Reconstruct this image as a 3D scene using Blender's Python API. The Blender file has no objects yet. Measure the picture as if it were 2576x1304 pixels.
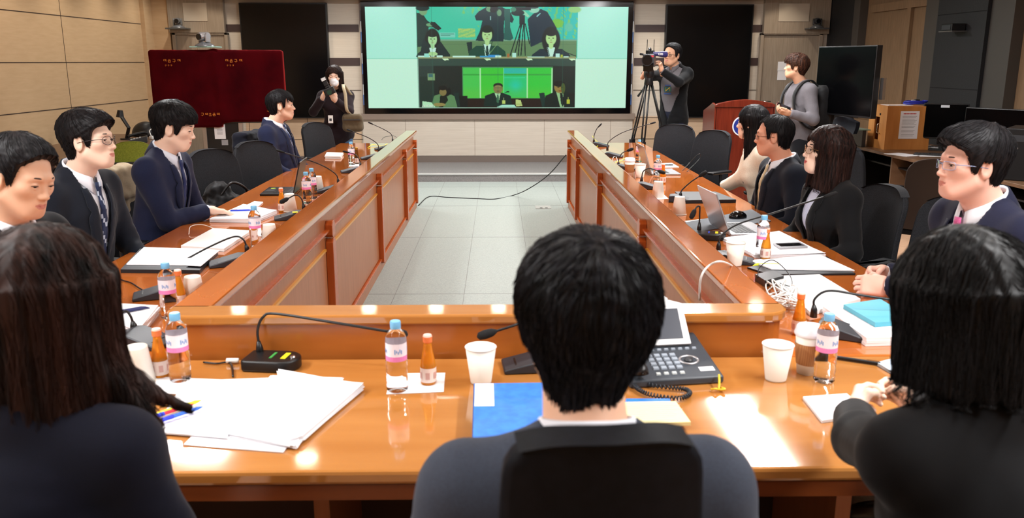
import bpy, math, random
import numpy as np
from mathutils import Vector, Matrix, Euler
R = math.radians; PI = math.pi
sc = bpy.context.scene
COL = sc.collection
# ---------------------------------------------------------------- camera
cam = bpy.data.cameras.new('camera'); camo = bpy.data.objects.new('camera', cam); COL.objects.link(camo)
FPX = 2115.0; TH = math.atan(497/FPX); YAW = math.atan(36/FPX*math.cos(TH)); CH = 1.65
camo.location = (0, 0, CH); camo.rotation_euler = (PI/2-TH, 0, -YAW)
cam.sensor_fit = 'HORIZONTAL'; cam.sensor_width = 36.0; cam.lens = 36.0*FPX/2576
cam.clip_start = .05; cam.clip_end = 60
cam.dof.use_dof = True; cam.dof.focus_distance = 6.3; cam.dof.aperture_fstop = 5.0
sc.camera = camo
# ---------------------------------------------------------------- world, exposure, ceiling lights
w = bpy.data.worlds.new('room_world'); sc.world = w; w.use_nodes = True
w.node_tree.nodes['Background'].inputs[0].default_value = (.96, .98, 1.0, 1)
w.node_tree.nodes['Background'].inputs[1].default_value = .50
sc.view_settings.view_transform = 'Standard'; sc.view_settings.look = 'None'
sc.view_settings.exposure = -0.12; sc.view_settings.gamma = 1.0; sc.view_settings.use_curve_mapping = False
ZC = 2.82   # ceiling height
def area(name, loc, sx, sy, power, col=(.98, .99, 1.0), rot=(0, 0, 0), spread=180):
    l = bpy.data.lights.new(name, 'AREA'); l.shape = 'RECTANGLE'; l.size = sx; l.size_y = sy
    l.energy = power; l.color = col; l.spread = R(spread)
    o = bpy.data.objects.new(name, l); COL.objects.link(o); o.location = loc; o.rotation_euler = rot
    return o
def spot(name, loc, target, power, col, ang=60, blend=.5, rad=.04):
    l = bpy.data.lights.new(name, 'SPOT'); l.energy = power; l.color = col; l.spot_size = R(ang); l.spot_blend = blend; l.shadow_soft_size = rad
    o = bpy.data.objects.new(name, l); COL.objects.link(o); o.location = loc
    o.rotation_euler = (Vector(target)-Vector(loc)).to_track_quat('-Z', 'Y').to_euler()
    return o
STRIPS = [(2.05, 7.2, .26, 3.6), (-2.4, 6.32, .42, .42), (2.05, 1.2, .26, 3.0), (-2.35, 1.2, .26, 3.0)]
for i, (x, y, a, b) in enumerate(STRIPS): area('strip_light_source', (x, y, ZC-.03), a, b, 46*max(b, 1.6))
for x_, y_, p_, w_ in ((0, 10.9, 80, 1.8), (-2.15, 10.9, 50, .8), (2.15, 10.9, 50, .8)): area('strip_light_source', (x_, y_, ZC-.03), w_, .2, p_)  # added fill lamps, brighten the back wall and stage
DOWN = [(-1.48, 5.97), (-.3, 4.4), (.9, 5.97), (-2.9, 9.06), (-1.45, 9.06), (-.7, 9.06), (0, 9.06), (.8, 9.06), (2.3, 9.06), (2.9, 9.06), (-.3, 1.8), (-1.4, 2.6), (1.2, 2.6), (-4.2, 5.5), (4.1, 5.5)]
for x, y in DOWN: spot('downlight_source', (x, y, ZC-.03), (x, y, 0), 60, (1, .97, .93), 130, .8, .09)
for y in (8.2, 9.3, 10.4, 11.5, 12.6): spot('wallwash_source', (-4.55, y, ZC-.04), (-5.25, y, 1.2), 30, (1, .93, .82), 120, 1.)
for x in (-4.2, -3.0, -2.3, 2.3, 3.0, 4.2): spot('wallwash_source', (x, 12.5, ZC-.04), (x, 13.2, 1.0), 26, (1, .86, .68), 95, .9)
# ---------------------------------------------------------------- helpers
def at(px, py, z=.75):
    th, ya = TH, YAW
    fw = Vector((math.sin(ya)*math.cos(th), math.cos(ya)*math.cos(th), -math.sin(th))); rt = Vector((math.cos(ya), -math.sin(ya), 0)); up = rt.cross(fw)
    d = fw*FPX + rt*(px-1288) + up*(652-py)
    return Vector((0, 0, CH)) + d*((z-CH)/d.z)
def aty(px, py, y):
    th, ya = TH, YAW
    fw = Vector((math.sin(ya)*math.cos(th), math.cos(ya)*math.cos(th), -math.sin(th))); rt = Vector((math.cos(ya), -math.sin(ya), 0)); up = rt.cross(fw)
    d = fw*FPX + rt*(px-1288) + up*(652-py)
    return Vector((0, 0, CH)) + d*(y/d.y)
def sl(c):  # sRGB 0..255 -> linear
    return tuple(((v/255+.055)/1.055)**2.4 if v > 10 else v/255/12.92 for v in c)
MATS = {}
def mat(name, col=None, rough=.5, metal=0., spec=.5, coat=0., emit=None, es=1., trans=0., ior=1.45, sheen=0., alpha=1.):
    if name in MATS: return MATS[name]
    m = bpy.data.materials.new(name); m.use_nodes = True; b = m.node_tree.nodes['Principled BSDF']; I = b.inputs
    if col is not None: I['Base Color'].default_value = (*sl(col), 1)
    I['Roughness'].default_value = rough; I['Metallic'].default_value = metal; I['Specular IOR Level'].default_value = spec
    I['Coat Weight'].default_value = coat; I['Coat Roughness'].default_value = .06; I['IOR'].default_value = ior
    I['Transmission Weight'].default_value = trans; I['Sheen Weight'].default_value = sheen; I['Alpha'].default_value = alpha
    if emit: I['Emission Color'].default_value = (*sl(emit), 1); I['Emission Strength'].default_value = es
    MATS[name] = m; return m
def nz(m, kind='noise', scale=(10, 10, 10), c0=None, c1=None, bump=0., dist=.002, lo=.35, hi=.65, detail=4., coord='Object', rough=None):
    """procedural variation: noise/wave mixing two colours + bump"""
    nt = m.node_tree; N = nt.nodes; L = nt.links; b = N['Principled BSDF']
    tc = N.new('ShaderNodeTexCoord'); mp = N.new('ShaderNodeMapping'); mp.inputs['Scale'].default_value = scale
    L.new(tc.outputs[coord], mp.inputs[0])
    if kind == 'noise':
        t = N.new('ShaderNodeTexNoise'); t.inputs['Scale'].default_value = 1; t.inputs['Detail'].default_value = detail
    elif kind == 'wave':
        t = N.new('ShaderNodeTexWave'); t.inputs['Scale'].default_value = 1; t.inputs['Distortion'].default_value = 3; t.inputs['Detail'].default_value = 3
    elif kind == 'voronoi':
        t = N.new('ShaderNodeTexVoronoi'); t.inputs['Scale'].default_value = 1
    L.new(mp.outputs[0], t.inputs[0]); out = t.outputs['Distance'] if kind == 'voronoi' else (t.outputs['Fac'] if 'Fac' in t.outputs else t.outputs[0])
    if c0 is not None:
        r = N.new('ShaderNodeValToRGB'); r.color_ramp.elements[0].position = lo; r.color_ramp.elements[1].position = hi
        r.color_ramp.elements[0].color = (*sl(c0), 1); r.color_ramp.elements[1].color = (*sl(c1), 1)
        L.new(out, r.inputs[0]); L.new(r.outputs[0], b.inputs['Base Color'])
    if bump:
        bp = N.new('ShaderNodeBump'); bp.inputs['Strength'].default_value = bump; bp.inputs['Distance'].default_value = dist
        L.new(out, bp.inputs['Height']); L.new(bp.outputs[0], b.inputs['Normal'])
    return m
def tag(o, label=None, cat=None, group=None, kind=None):
    if label: o['label'] = label
    if cat: o['category'] = cat
    if group: o['group'] = group
    if kind: o['kind'] = kind
    return o
def empty(name, loc=(0, 0, 0), rz=0., label=None, cat=None, group=None, rot=None):
    o = bpy.data.objects.new(name, None); COL.objects.link(o); o.empty_display_size = .05
    o.location = loc; o.rotation_euler = rot if rot else (0, 0, rz)
    return tag(o, label, cat, group)
class MB:
    def __init__(s): s.v = []; s.f = []; s.mi = []; s.M = Matrix.Identity(4); s.cur = 0
    def add(s, vs, fs):
        n = len(s.v); s.v += [tuple(s.M @ Vector(v)) for v in vs]; s.f += [tuple(n+i for i in f) for f in fs]; s.mi += [s.cur]*len(fs); return s
    def box(s, x0, x1, y0, y1, z0, z1):
        return s.add([(x0,y0,z0),(x1,y0,z0),(x1,y1,z0),(x0,y1,z0),(x0,y0,z1),(x1,y0,z1),(x1,y1,z1),(x0,y1,z1)],
                     [(0,3,2,1),(4,5,6,7),(0,1,5,4),(1,2,6,5),(2,3,7,6),(3,0,4,7)])
    def cbox(s, c, d): return s.box(c[0]-d[0]/2, c[0]+d[0]/2, c[1]-d[1]/2, c[1]+d[1]/2, c[2]-d[2]/2, c[2]+d[2]/2)
    def lathe(s, prof, n=24, c=(0, 0, 0), caps=True):
        vs = []; fs = []; m = len(prof)
        for r, z in prof:
            for i in range(n): a = 2*PI*i/n; vs.append((c[0]+r*math.cos(a), c[1]+r*math.sin(a), c[2]+z))
        for j in range(m-1):
            for i in range(n): k = (i+1) % n; fs.append((j*n+i, j*n+k, (j+1)*n+k, (j+1)*n+i))
        if caps and prof[0][0] > 1e-6: fs.append(tuple(reversed(range(n))))
        if caps and prof[-1][0] > 1e-6: fs.append(tuple((m-1)*n+i for i in range(n)))
        return s.add(vs, fs)
    def prism(s, pts, h0, h1, axis='z'):
        n = len(pts)
        def P(a, b, h): return {'z': (a, b, h), 'y': (a, h, b), 'x': (h, a, b)}[axis]
        vs = [P(a, b, h0) for a, b in pts]+[P(a, b, h1) for a, b in pts]
        fs = [tuple(reversed(range(n))), tuple(range(n, 2*n))]+[(i, (i+1) % n, n+(i+1) % n, n+i) for i in range(n)]
        return s.add(vs, fs)
    def tube(s, pts, r, n=8, cap=True):
        pts = [Vector(p) for p in pts]; m = len(pts); rs = r if isinstance(r, (list, tuple)) else [r]*m
        vs = []; fs = []; t0 = (pts[1]-pts[0]).normalized(); a = t0.orthogonal().normalized()
        for i, p in enumerate(pts):
            t = (pts[min(i+1, m-1)]-pts[max(i-1, 0)]).normalized(); a = (a - t*a.dot(t)).normalized(); b = t.cross(a)
            for k in range(n): g = 2*PI*k/n; q = p+(a*math.cos(g)+b*math.sin(g))*rs[i]; vs.append(tuple(q))
        for i in range(m-1):
            for k in range(n): l = (k+1) % n; fs.append((i*n+k, i*n+l, (i+1)*n+l, (i+1)*n+k))
        if cap: fs += [tuple(reversed(range(n))), tuple((m-1)*n+k for k in range(n))]
        return s.add(vs, fs)
    def grid(s, P, thick=None):
        """P[i][j] 3D points, optional closed"""
        a = len(P); b = len(P[0]); vs = [p for row in P for p in row]
        return s.add(vs, [(i*b+j, i*b+j+1, (i+1)*b+j+1, (i+1)*b+j) for i in range(a-1) for j in range(b-1)])
    def build(s, name, material, parent=None, bevel=0., smooth=False, seg=2, solid=0., sub=0, auto=None):
        me = bpy.data.meshes.new(name); me.from_pydata(s.v, [], s.f); me.update()
        for m in (material if isinstance(material, (list, tuple)) else [material]): me.materials.append(m)
        if isinstance(material, (list, tuple)): me.polygons.foreach_set('material_index', s.mi)
        if smooth: me.polygons.foreach_set('use_smooth', [True]*len(me.polygons))
        o = bpy.data.objects.new(name, me); COL.objects.link(o)
        if parent: o.parent = parent
        if solid: d = o.modifiers.new('s', 'SOLIDIFY'); d.thickness = solid; d.offset = 0
        if bevel: d = o.modifiers.new('b', 'BEVEL'); d.width = bevel; d.segments = seg; d.limit_method = 'ANGLE'; d.angle_limit = R(40); d.harden_normals = False
        if sub: d = o.modifiers.new('u', 'SUBSURF'); d.levels = d.render_levels = sub
        if auto is not None and hasattr(me, 'set_sharp_from_angle'):
            me.polygons.foreach_set('use_smooth', [True]*len(me.polygons)); me.set_sharp_from_angle(angle=R(auto))
        return o
def bez(pts, n=8):
    """Catmull-Rom through pts"""
    P = [Vector(p) for p in pts]; P = [P[0]*2-P[1]]+P+[P[-1]*2-P[-2]]; out = []
    for i in range(1, len(P)-2):
        for k in range(n):
            t = k/n; a, b, c, d = P[i-1:i+3]
            out.append(.5*((2*b)+(c-a)*t+(2*a-5*b+4*c-d)*t*t+(3*b-a-3*c+d)*t**3))
    out.append(P[-2]); return out
KIDS = {}
def copy_tree(o, parent=None, **kw):
    c = o.copy(); COL.objects.link(c)
    if parent: c.parent = parent
    for ch in list(o.children): copy_tree(ch, c)
    return c
def struct(o): o['kind'] = 'structure'; return o
# ---------------------------------------------------------------- room materials
def wood(name, a, b, scale, rough=.45, spec=.35, bump=.05, lo=.3, hi=.7):
    return nz(mat(name, a, rough, spec=spec), 'noise', scale, a, b, bump, .001, lo, hi, 6)
m_wallL = wood('wall_panel_tan', (200, 170, 134), (192, 161, 125), (4, 4, 30), .5)
m_back = wood('wall_panel_light', (206, 196, 182), (196, 185, 171), (3, 3, 90), .5)
m_backw = wood('wall_panel_warm', (208, 180, 150), (198, 169, 140), (3, 3, 90), .5)
m_grey = wood('wall_panel_greywood', (160, 146, 130), (142, 128, 112), (60, 60, 3), .5)
m_stripe = mat('dark_stripe', (66, 50, 48), .5)
m_joint = mat('joint', (60, 44, 34), .9)
m_black = nz(mat('column_black', (22, 23, 27), .6), 'noise', (60, 60, 60), (18, 19, 22), (26, 27, 31), .2)
m_rwood = wood('wall_panel_brown', (134, 108, 82), (116, 92, 68), (50, 50, 4), .5)
m_trimg = mat('trim_grey', (66, 62, 58), .5)
m_floor = nz(mat('floor_tile_grey', (176, 176, 172), .5, spec=.3), 'noise', (120, 120, 120), (138, 144, 140), (160, 166, 161), .1, .001, .3, .7, 3)
m_floort = nz(mat('floor_tan', (188, 150, 122), .5, spec=.3), 'noise', (20, 20, 20), (184, 148, 120), (192, 156, 128))
m_carp = nz(mat('carpet_grey', (124, 120, 118), .9), 'noise', (200, 200, 200), (104, 100, 100), (140, 136, 134), .3, .002)
m_ceil = mat('ceiling_white', (226, 224, 220), .8)
m_metal = mat('brushed_metal', (190, 190, 192), .3, 1.)
m_chrome = mat('chrome', (210, 210, 212), .12, 1.)
m_plast = mat('black_plastic', (20, 20, 22), .38)
m_plast2 = mat('dark_grey_plastic', (52, 54, 58), .4)
m_gloss = mat('gloss_black', (7, 7, 9), .12)
m_white = mat('white_paint', (235, 235, 233), .5)
# ---------------------------------------------------------------- room shell
XL, XR, YB, YF, ZS, YS = -5.23, 5.04, 13.22, -2.2, .118, 11.77
b = MB(); b.box(XL-.2, XR+.2, YF, YB+.2, -.1, 0); struct(b.build('floor', m_floort))
# grey access-floor tiles between the tables (inlaid, 1 mm proud) with dark seams
b = MB(); b.box(-2.0, 2.0, 1.9, YS, 0, .004); struct(b.build('floor_tiles', m_floor))
b = MB()
for i in range(-3, 4):
    x = -.25+i*.5
    b.box(x-.0015, x+.0015, 1.9, YS, .004, .0052)
for y in (7.93, 9.72, 11.25, 5.9): b.box(-2.0, 2.0, y-.0015, y+.0015, .004, .0052)
struct(b.build('floor_seams', mat('floor_seam', (120, 120, 116), .8)))
b = MB(); b.box(XL, XR, YS, YB, 0, ZS); struct(b.build('stage_floor', m_carp))
b = MB(); b.box(XL, XR, YS-.02, YS+.04, ZS-.018, ZS+.006); struct(b.build('trim_1', mat('step_nosing', (214, 214, 214), .3, .6), bevel=.004))
b = MB(); b.box(XL, XR, YS-.012, YS-.002, 0.002, ZS-.018); struct(b.build('trim_2', m_carp))
b = MB(); b.box(XL-.2, XR+.2, YF, YB+.2, ZC, ZC+.1); struct(b.build('ceiling', m_ceil))
b = MB(); b.box(XL-.2, XR+.2, YF-.1, YF, 0, ZC); struct(b.build('wall_front', m_wallL))
# back wall : light wood panels with joints and two dark stripes
b = MB(); b.box(XL-.2, XR+.2, YB, YB+.2, 0, ZC); struct(b.build('wall_back', m_back))
b = MB()  # dropped soffit above the panels
pts = [(-4.25, 2.82), (4.25, 2.82), (4.25, 2.66)]+[(4.25-8.5*k/20, 2.56+.0*k) for k in range(1, 20)]+[(-4.25, 2.66)]
b.prism(pts, YB-.5, YB-.001, 'y'); struct(b.build('ceiling_soffit', mat('soffit_brown', (70, 50, 38), .6)))
b = MB(); c = MB()
for x0, x1 in ((-2.56, -2.12), (2.10, 2.56), (-3.9, -2.56), (2.56, 3.9)):
    c.box(x0, x1, YB-.004, YB, ZS, .82)
for x0, x1 in ((-2.56, -2.28), (3.83, 4.1), (2.28, 2.56), (-4.12, -3.83)): pass
struct(c.build('wall_back_lower', m_backw))
for x0, x1 in ((-4.12, -2.10), (2.09, 4.12)):
    b.box(x0, x1, YB-.012, YB-.005, 2.088, 2.196)
    b.box(x0, x1, YB-.012, YB-.005, 1.590, 1.704)
struct(b.build('trim_3', m_stripe))
b = MB()
for x0, x1, zs in ((-5.2, -2.10, (.47, .80, 1.22)), (2.09, 5.0, (.47, .80, 1.22))):
    for z in zs: b.box(x0, x1, YB-.007, YB-.0045, z-.004, z+.004)
for x in (-3.85, -3.4, -2.95, 2.95, 3.4, 3.85): b.box(x-.003, x+.003, YB-.007, YB-.0045, ZS, .80)
struct(b.build('trim_4', m_joint))
b = MB(); b.box(-2.09, 2.09, YB-.05, YB, ZS+.1, .775); struct(b.build('wall_back_dado', m_back))
b = MB()
for x in (-1.43, -.36, .72, 1.75): b.box(x-.002, x+.002, YB-.0525, YB-.05, ZS+.1, .775)
struct(b.build('trim_5', mat('joint_soft', (130, 110, 92), .9)))
b = MB(); b.box(XL, XR, YB-.07, YB-.005, ZS, ZS+.095); struct(b.build('baseboard_back', mat('baseboard_grey', (112, 100, 92), .6)))
b = MB(); b.box(-2.12, 2.12, YB-.09, YB-.002, .775, .868); struct(b.build('trim_6', mat('ledge_grey', (134, 118, 106), .5), bevel=.004))
# corner returns and doors of the back wall
b = MB()
b.box(-4.92, -4.09, YB-.10, YB-.001, 2.072, ZC); b.box(4.03, 5.03, YB-.10, YB-.001, 2.06, ZC); struct(b.build('wall_back_lintel', m_grey, bevel=.003))
for k, (x0, x1) in enumerate(((-4.68, -4.33), (4.24, 4.70))):
    b = MB(); b.box(x0, x1, YB-.112, YB-.1, 2.24, 2.50); struct(b.build('trim_%d' % (7+k), mat('panel_pale', (186, 174, 158), .5)))
for k, (x0, x1) in enumerate(((-4.84, -4.11), (4.05, 4.90))):
    r = empty('door_%d' % (k+1), (0, 0, 0)); struct(r)
    b = MB(); b.box(x0, x1, YB-.05, YB-.008, ZS, 2.035); b.build('door_leaf', m_grey, r)
    b = MB(); e = .05; b.box(x0-e, x0, YB-.08, YB-.002, ZS, 2.07); b.box(x1, x1+e, YB-.08, YB-.002, ZS, 2.07); b.box(x0-e, x1+e, YB-.08, YB-.002, 2.04, 2.07); b.build('door_frame', m_grey, r, bevel=.003)
    hx = x1-.07 if k == 0 else x0+.05
    b = MB(); b.tube([(hx, YB-.05, 1.05), (hx, YB-.10, 1.05), (hx+.11, YB-.10, 1.05)], .009); b.build('door_handle', m_chrome, r, smooth=True)
# left wall : tan acoustic panels with joints
b = MB(); b.box(XL-.2, XL, YF, YB+.2, 0, ZC); struct(b.build('wall_left', m_wallL))
b = MB()
for z in (.56, 1.10, 1.64, 2.185): b.box(XL-.001, XL+.003, YF, YB-.35, z-.005, z+.005)
for y in (2.3, 5.05, 7.8, 10.55): b.box(XL-.001, XL+.0035, y-.003, y+.003, 0, ZC)
struct(b.build('trim_9', m_joint))
b = MB(); b.box(XL, XL+.06, YB-.34, YB, ZS, ZC); b.box(XL, -4.92, YB-.06, YB, ZS, ZC); struct(b.build('wall_left_return', m_wallL))
b = MB(); b.box(XL, XL+.02, YF, YS, 0, .09); struct(b.build('baseboard_left', m_joint))
# right wall : black columns, grey trims, recessed brown wood panels
b = MB(); b.box(XR+.12, XR+.3, YF, YB+.2, 0, ZC); struct(b.build('wall_right', m_rwood))
b = MB(); b.box(XR, XR+.12, 12.3, YB+.1, 0, ZC); b.box(XR-.04, XR+.12, 8.85, 9.85, 0, ZC); b.box(XR-.04, XR+.12, 4.6, 5.6, 0, ZC); struct(b.build('wall_right_column', m_black))
b = MB()
for y0, y1 in ((12.1, 12.3), (9.85, 10.22), (8.45, 8.85), (5.6, 5.9), (4.3, 4.6)): b.box(XR+.0, XR+.12, y0, y1, 0, ZC)
struct(b.build('trim_10', m_trimg, bevel=.004))
b = MB(); b.box(XR+.06, XR+.12, YF, 12.1, .0, .86); b.box(XR+.075, XR+.12, 10.75, 10.85, .86, ZC); b.box(XR+.07, XR+.12, 10.22, 11.9, 2.30, 2.4)
struct(b.build('trim_11', m_rwood))
b = MB()
for z in (.62, 1.36, 2.16): b.box(XR-.0425, XR-.0395, 8.86, 9.84, z-.004, z+.004)
for z in (1.36, 2.16): b.box(XR-.0425, XR-.0395, 4.61, 5.59, z-.004, z+.004)
struct(b.build('trim_12', mat('seam_black', (6, 6, 7), .9)))
# ceiling fittings
m_glow = mat('lamp_glow', (255, 252, 245), emit=(255, 250, 240), es=9.)
for i, (x, y, a, bb) in enumerate(STRIPS):
    r = empty('ceiling_light', (x, y, ZC), 0, ['long linear ceiling light over the right table row, far half', 'square ceiling light panel over the left table row', 'long linear ceiling light over the right table row, near half', 'long linear ceiling light over the left table row, near half'][i], 'ceiling light')
    q = MB(); q.box(-a/2-.02, a/2+.02, -bb/2-.02, bb/2+.02, -.02, 0); q.build('frame', m_white, r)
    q = MB(); q.box(-a/2, a/2, -bb/2, bb/2, -.026, -.02); q.build('diffuser', m_glow, r)
proto = None
for x, y in DOWN:
    if proto is None:
        proto = empty('downlight', (x, y, ZC), 0, 'small round recessed downlight in the white ceiling', 'downlight', 'recessed ceiling downlights')
        q = MB(); q.lathe([(.085, -.012), (.11, -.012), (.11, 0), (.085, 0)], 24, caps=False); q.build('ring', m_white, proto, smooth=False)
        q = MB(); q.lathe([(0, -.007), (.085, -.007)], 24); q.build('lens', mat('downlight_glow', (255, 250, 240), emit=(255, 246, 230), es=12.), proto)
    else:
        o = copy_tree(proto); o.location = (x, y, ZC)
for k_, (x, y) in enumerate(((0, 10.9), (-2.15, 10.9), (2.15, 10.9))):  # made-up fittings for the added fill lamps near the back wall
    hw = (.9, .4, .4)[k_]
    r = empty('ceiling_light', (x, y, ZC), 0, ['wide fill light added to the ceiling in front of the screen', 'shorter fill light added to the ceiling in front of the left black panel', 'shorter fill light added to the ceiling in front of the right black panel'][k_], 'ceiling light')
    q = MB(); q.box(-hw-.02, hw+.02, -.12, .12, -.02, 0); q.build('frame', m_white, r); q = MB(); q.box(-hw, hw, -.1, .1, -.026, -.02); q.build('diffuser', m_glow, r)
# floor boxes
for k, (px, py) in enumerate(((1366, 523), (1387, 606))):
    p = at(px, py, 0); r = empty('floor_outlet_box', (p.x, p.y, .0052), 0, ['square outlet hatch in the grey floor, the farther of two', 'square outlet hatch in the grey floor, the nearer of two'][k], 'floor outlet')
    q = MB(); q.box(-.09, .09, -.10, .10, 0, .004); q.build('lid', mat('outlet_lid', (166, 166, 162), .4), r, bevel=.001)
    q = MB(); q.box(-.04, -.01, -.085, -.055, .004, .007); q.build('cable_opening', m_plast, r); q = MB(); q.box(.02, .05, -.085, -.055, .004, .007); q.build('cable_opening', m_plast, r)
# ---------------------------------------------------------------- tables
m_top = wood('table_wood_gloss', (190, 106, 44), (172, 90, 33), (9, 1.6, 30), .08, .6, .0)
m_top.node_tree.nodes['Principled BSDF'].inputs['Coat Weight'].default_value = .6
m_topn = wood('table_wood_gloss_cross', (184, 124, 64), (170, 109, 50), (1.6, 12, 30), .08, .6, .0)
m_topn.node_tree.nodes['Principled BSDF'].inputs['Coat Weight'].default_value = .6
m_face = wood('table_face_veneer', (166, 106, 70), (152, 93, 58), (40, 40, 3), .3, .25, .0)
m_post = wood('table_post_wood', (176, 84, 34), (158, 70, 26), (40, 40, 3), .25, .5, .0)
m_gold = mat('gold_inlay', (216, 150, 50), .3, .3)
m_under = mat('table_under', (60, 34, 20), .7)
ZT, ZR = .745, .885
def arc(cx, cy, r, a0, a1, n=6): return [(cx+r*math.cos(R(a0+(a1-a0)*k/n)), cy+r*math.sin(R(a0+(a1-a0)*k/n))) for k in range(n+1)]
def side_table(s, label, name):
    # s=-1 left, +1 right ; inner face x at xi, outer desk edge at xo
    xi = -.933 if s < 0 else .800; xo = -1.80 if s < 0 else 1.655; xr = xi+s*.115; y0, y1 = 2.62, 9.66
    r = empty(name, ((xi+xo)/2, 6.1, 0), 0, label, 'conference table')
    r_ = Matrix.Translation((-(xi+xo)/2, -6.1, 0))
    def mb(): q = MB(); q.M = r_; return q
    q = mb(); q.box(min(xr-s*.02, xo), max(xr-s*.02, xo), y0-.12, y1, ZT-.035, ZT); q.build('tabletop', m_top, r, bevel=.008)
    q = mb(); q.box(min(xi+s*.03, xr-s*.03), max(xi+s*.03, xr-s*.03), y0, y1-.01, .0, ZR-.03); q.build('front_panel', m_face, r)
    q = mb(); q.box(min(xi-s*.008, xr), max(xi-s*.008, xr), y0-.02, y1+.01, ZR-.032, ZR); q.build('rim_cap', m_top, r, bevel=.007)
    q = mb(); q.box(min(xr-s*.028, xr-s*.012), max(xr-s*.028, xr-s*.012), y0, y1, ZT, ZR-.03); q.build('riser', m_top, r)
    q = mb(); xx = xi+s*.012; q.box(min(xx, xx+s*.04), max(xx, xx+s*.04), y0, y1-.005, 0.0, .085); q.build('plinth', m_face, r)
    # frieze + panels (face surface at xi+.012)
    q = mb()
    for z0, z1 in ((.842, .853), (.728, .742), (.085, .10)):
        q.box(min(xi+s*.004, xi+s*.05), max(xi+s*.004, xi+s*.05), y0, y1, z0, z1)
    q.build('moulding', m_post, r, bevel=.003)
    ys = [4.64, 6.66, 8.54, 9.60]; yp = 2.7
    q = mb(); g = mb()
    for y in ys:
        g.box(min(xi+s*.016, xi+s*.05), max(xi+s*.016, xi+s*.05), yp+.09, y-.09, .628, .640)
        q.box(min(xi+s*.022, xi+s*.05), max(xi+s*.022, xi+s*.05), yp+.09, y-.09, .11, .628)
        yp = y
    q.build('panel_field', m_face, r); g.build('gold_line', m_gold, r)
    for y in ys:
        q = mb()
        def tp(z0, z1, wd):
            xa, xb = xi-s*.012, xi+s*.03
            q.prism([(y-wd, z0+.015), (y-wd*.5, z0), (y+wd*.5, z0), (y+wd, z0+.015), (y+wd, z1-.018), (y+wd*.45, z1), (y-wd*.45, z1), (y-wd, z1-.018)], min(xa, xb), max(xa, xb), 'x')
        tp(.695, .785, .045); tp(.06, .685, .045)
        q.build('pilaster', m_post, r, bevel=.004)
    for y in (3.2, 5.6, 7.8, 9.5):
        q = mb(); q.box(min(xo-s*.10, xi+s*.06), max(xo-s*.10, xi+s*.06), y-.02, y+.02, 0, ZT-.036); q.build('support_panel', m_face, r)
    return r
side_table(-1, 'long glossy orange wood conference table on the left with panelled front', 'conference_table')
side_table(1, 'long glossy orange wood conference table on the right with panelled front', 'conference_table')
r = empty('conference_table', (-.07, 2.2, 0), 0, 'glossy orange wood table closing the near end, papers and videophone on it', 'conference table')
def mb(): q = MB(); q.M = Matrix.Translation((.07, -2.2, 0)); return q
q = mb(); q.box(-1.80, 1.655, 1.75, 2.497, ZT-.035, ZT); q.build('tabletop', m_topn, r, bevel=.009)
q = mb(); q.box(-1.79, 1.645, 1.757, 2.49, ZT-.075, ZT-.036); q.build('apron', wood('apron_wood', (120, 60, 26), (100, 48, 20), (3, 30, 30), .3), r)
o_ = arc(-.965, 2.585, .085, 180, 270)+arc(.835, 2.585, .085, 270, 360)+[(.92, 2.62), (-1.05, 2.62)]
q = mb(); q.prism(o_, ZR-.032, ZR, 'z'); q.build('rim_cap', m_topn, r, bevel=.007)
i_ = arc(-.962, 2.59, .075, 180, 270)+arc(.832, 2.59, .075, 270, 360)+[(.907, 2.618), (-1.037, 2.618)]
q = mb(); q.prism(i_, ZT-.03, ZR-.03, 'z'); q.build('riser', wood('riser_wood', (176, 104, 44), (160, 88, 34), (1.5, 12, 12), .2, .5, 0), r)
q = mb(); q.box(-.93, .80, 2.55, 2.615, 0, ZT-.036); q.build('front_panel', m_face, r)
for x in (-1.2, -.46, .9): q = mb(); q.box(x-.02, x+.02, 1.98, 2.5, 0, ZT-.076); q.build('support_panel', m_face, r)
q = mb(); q.box(-1.05, .92, 2.44, 2.5, .1, ZT-.076); q.build('modesty_panel', m_under, r)
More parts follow.
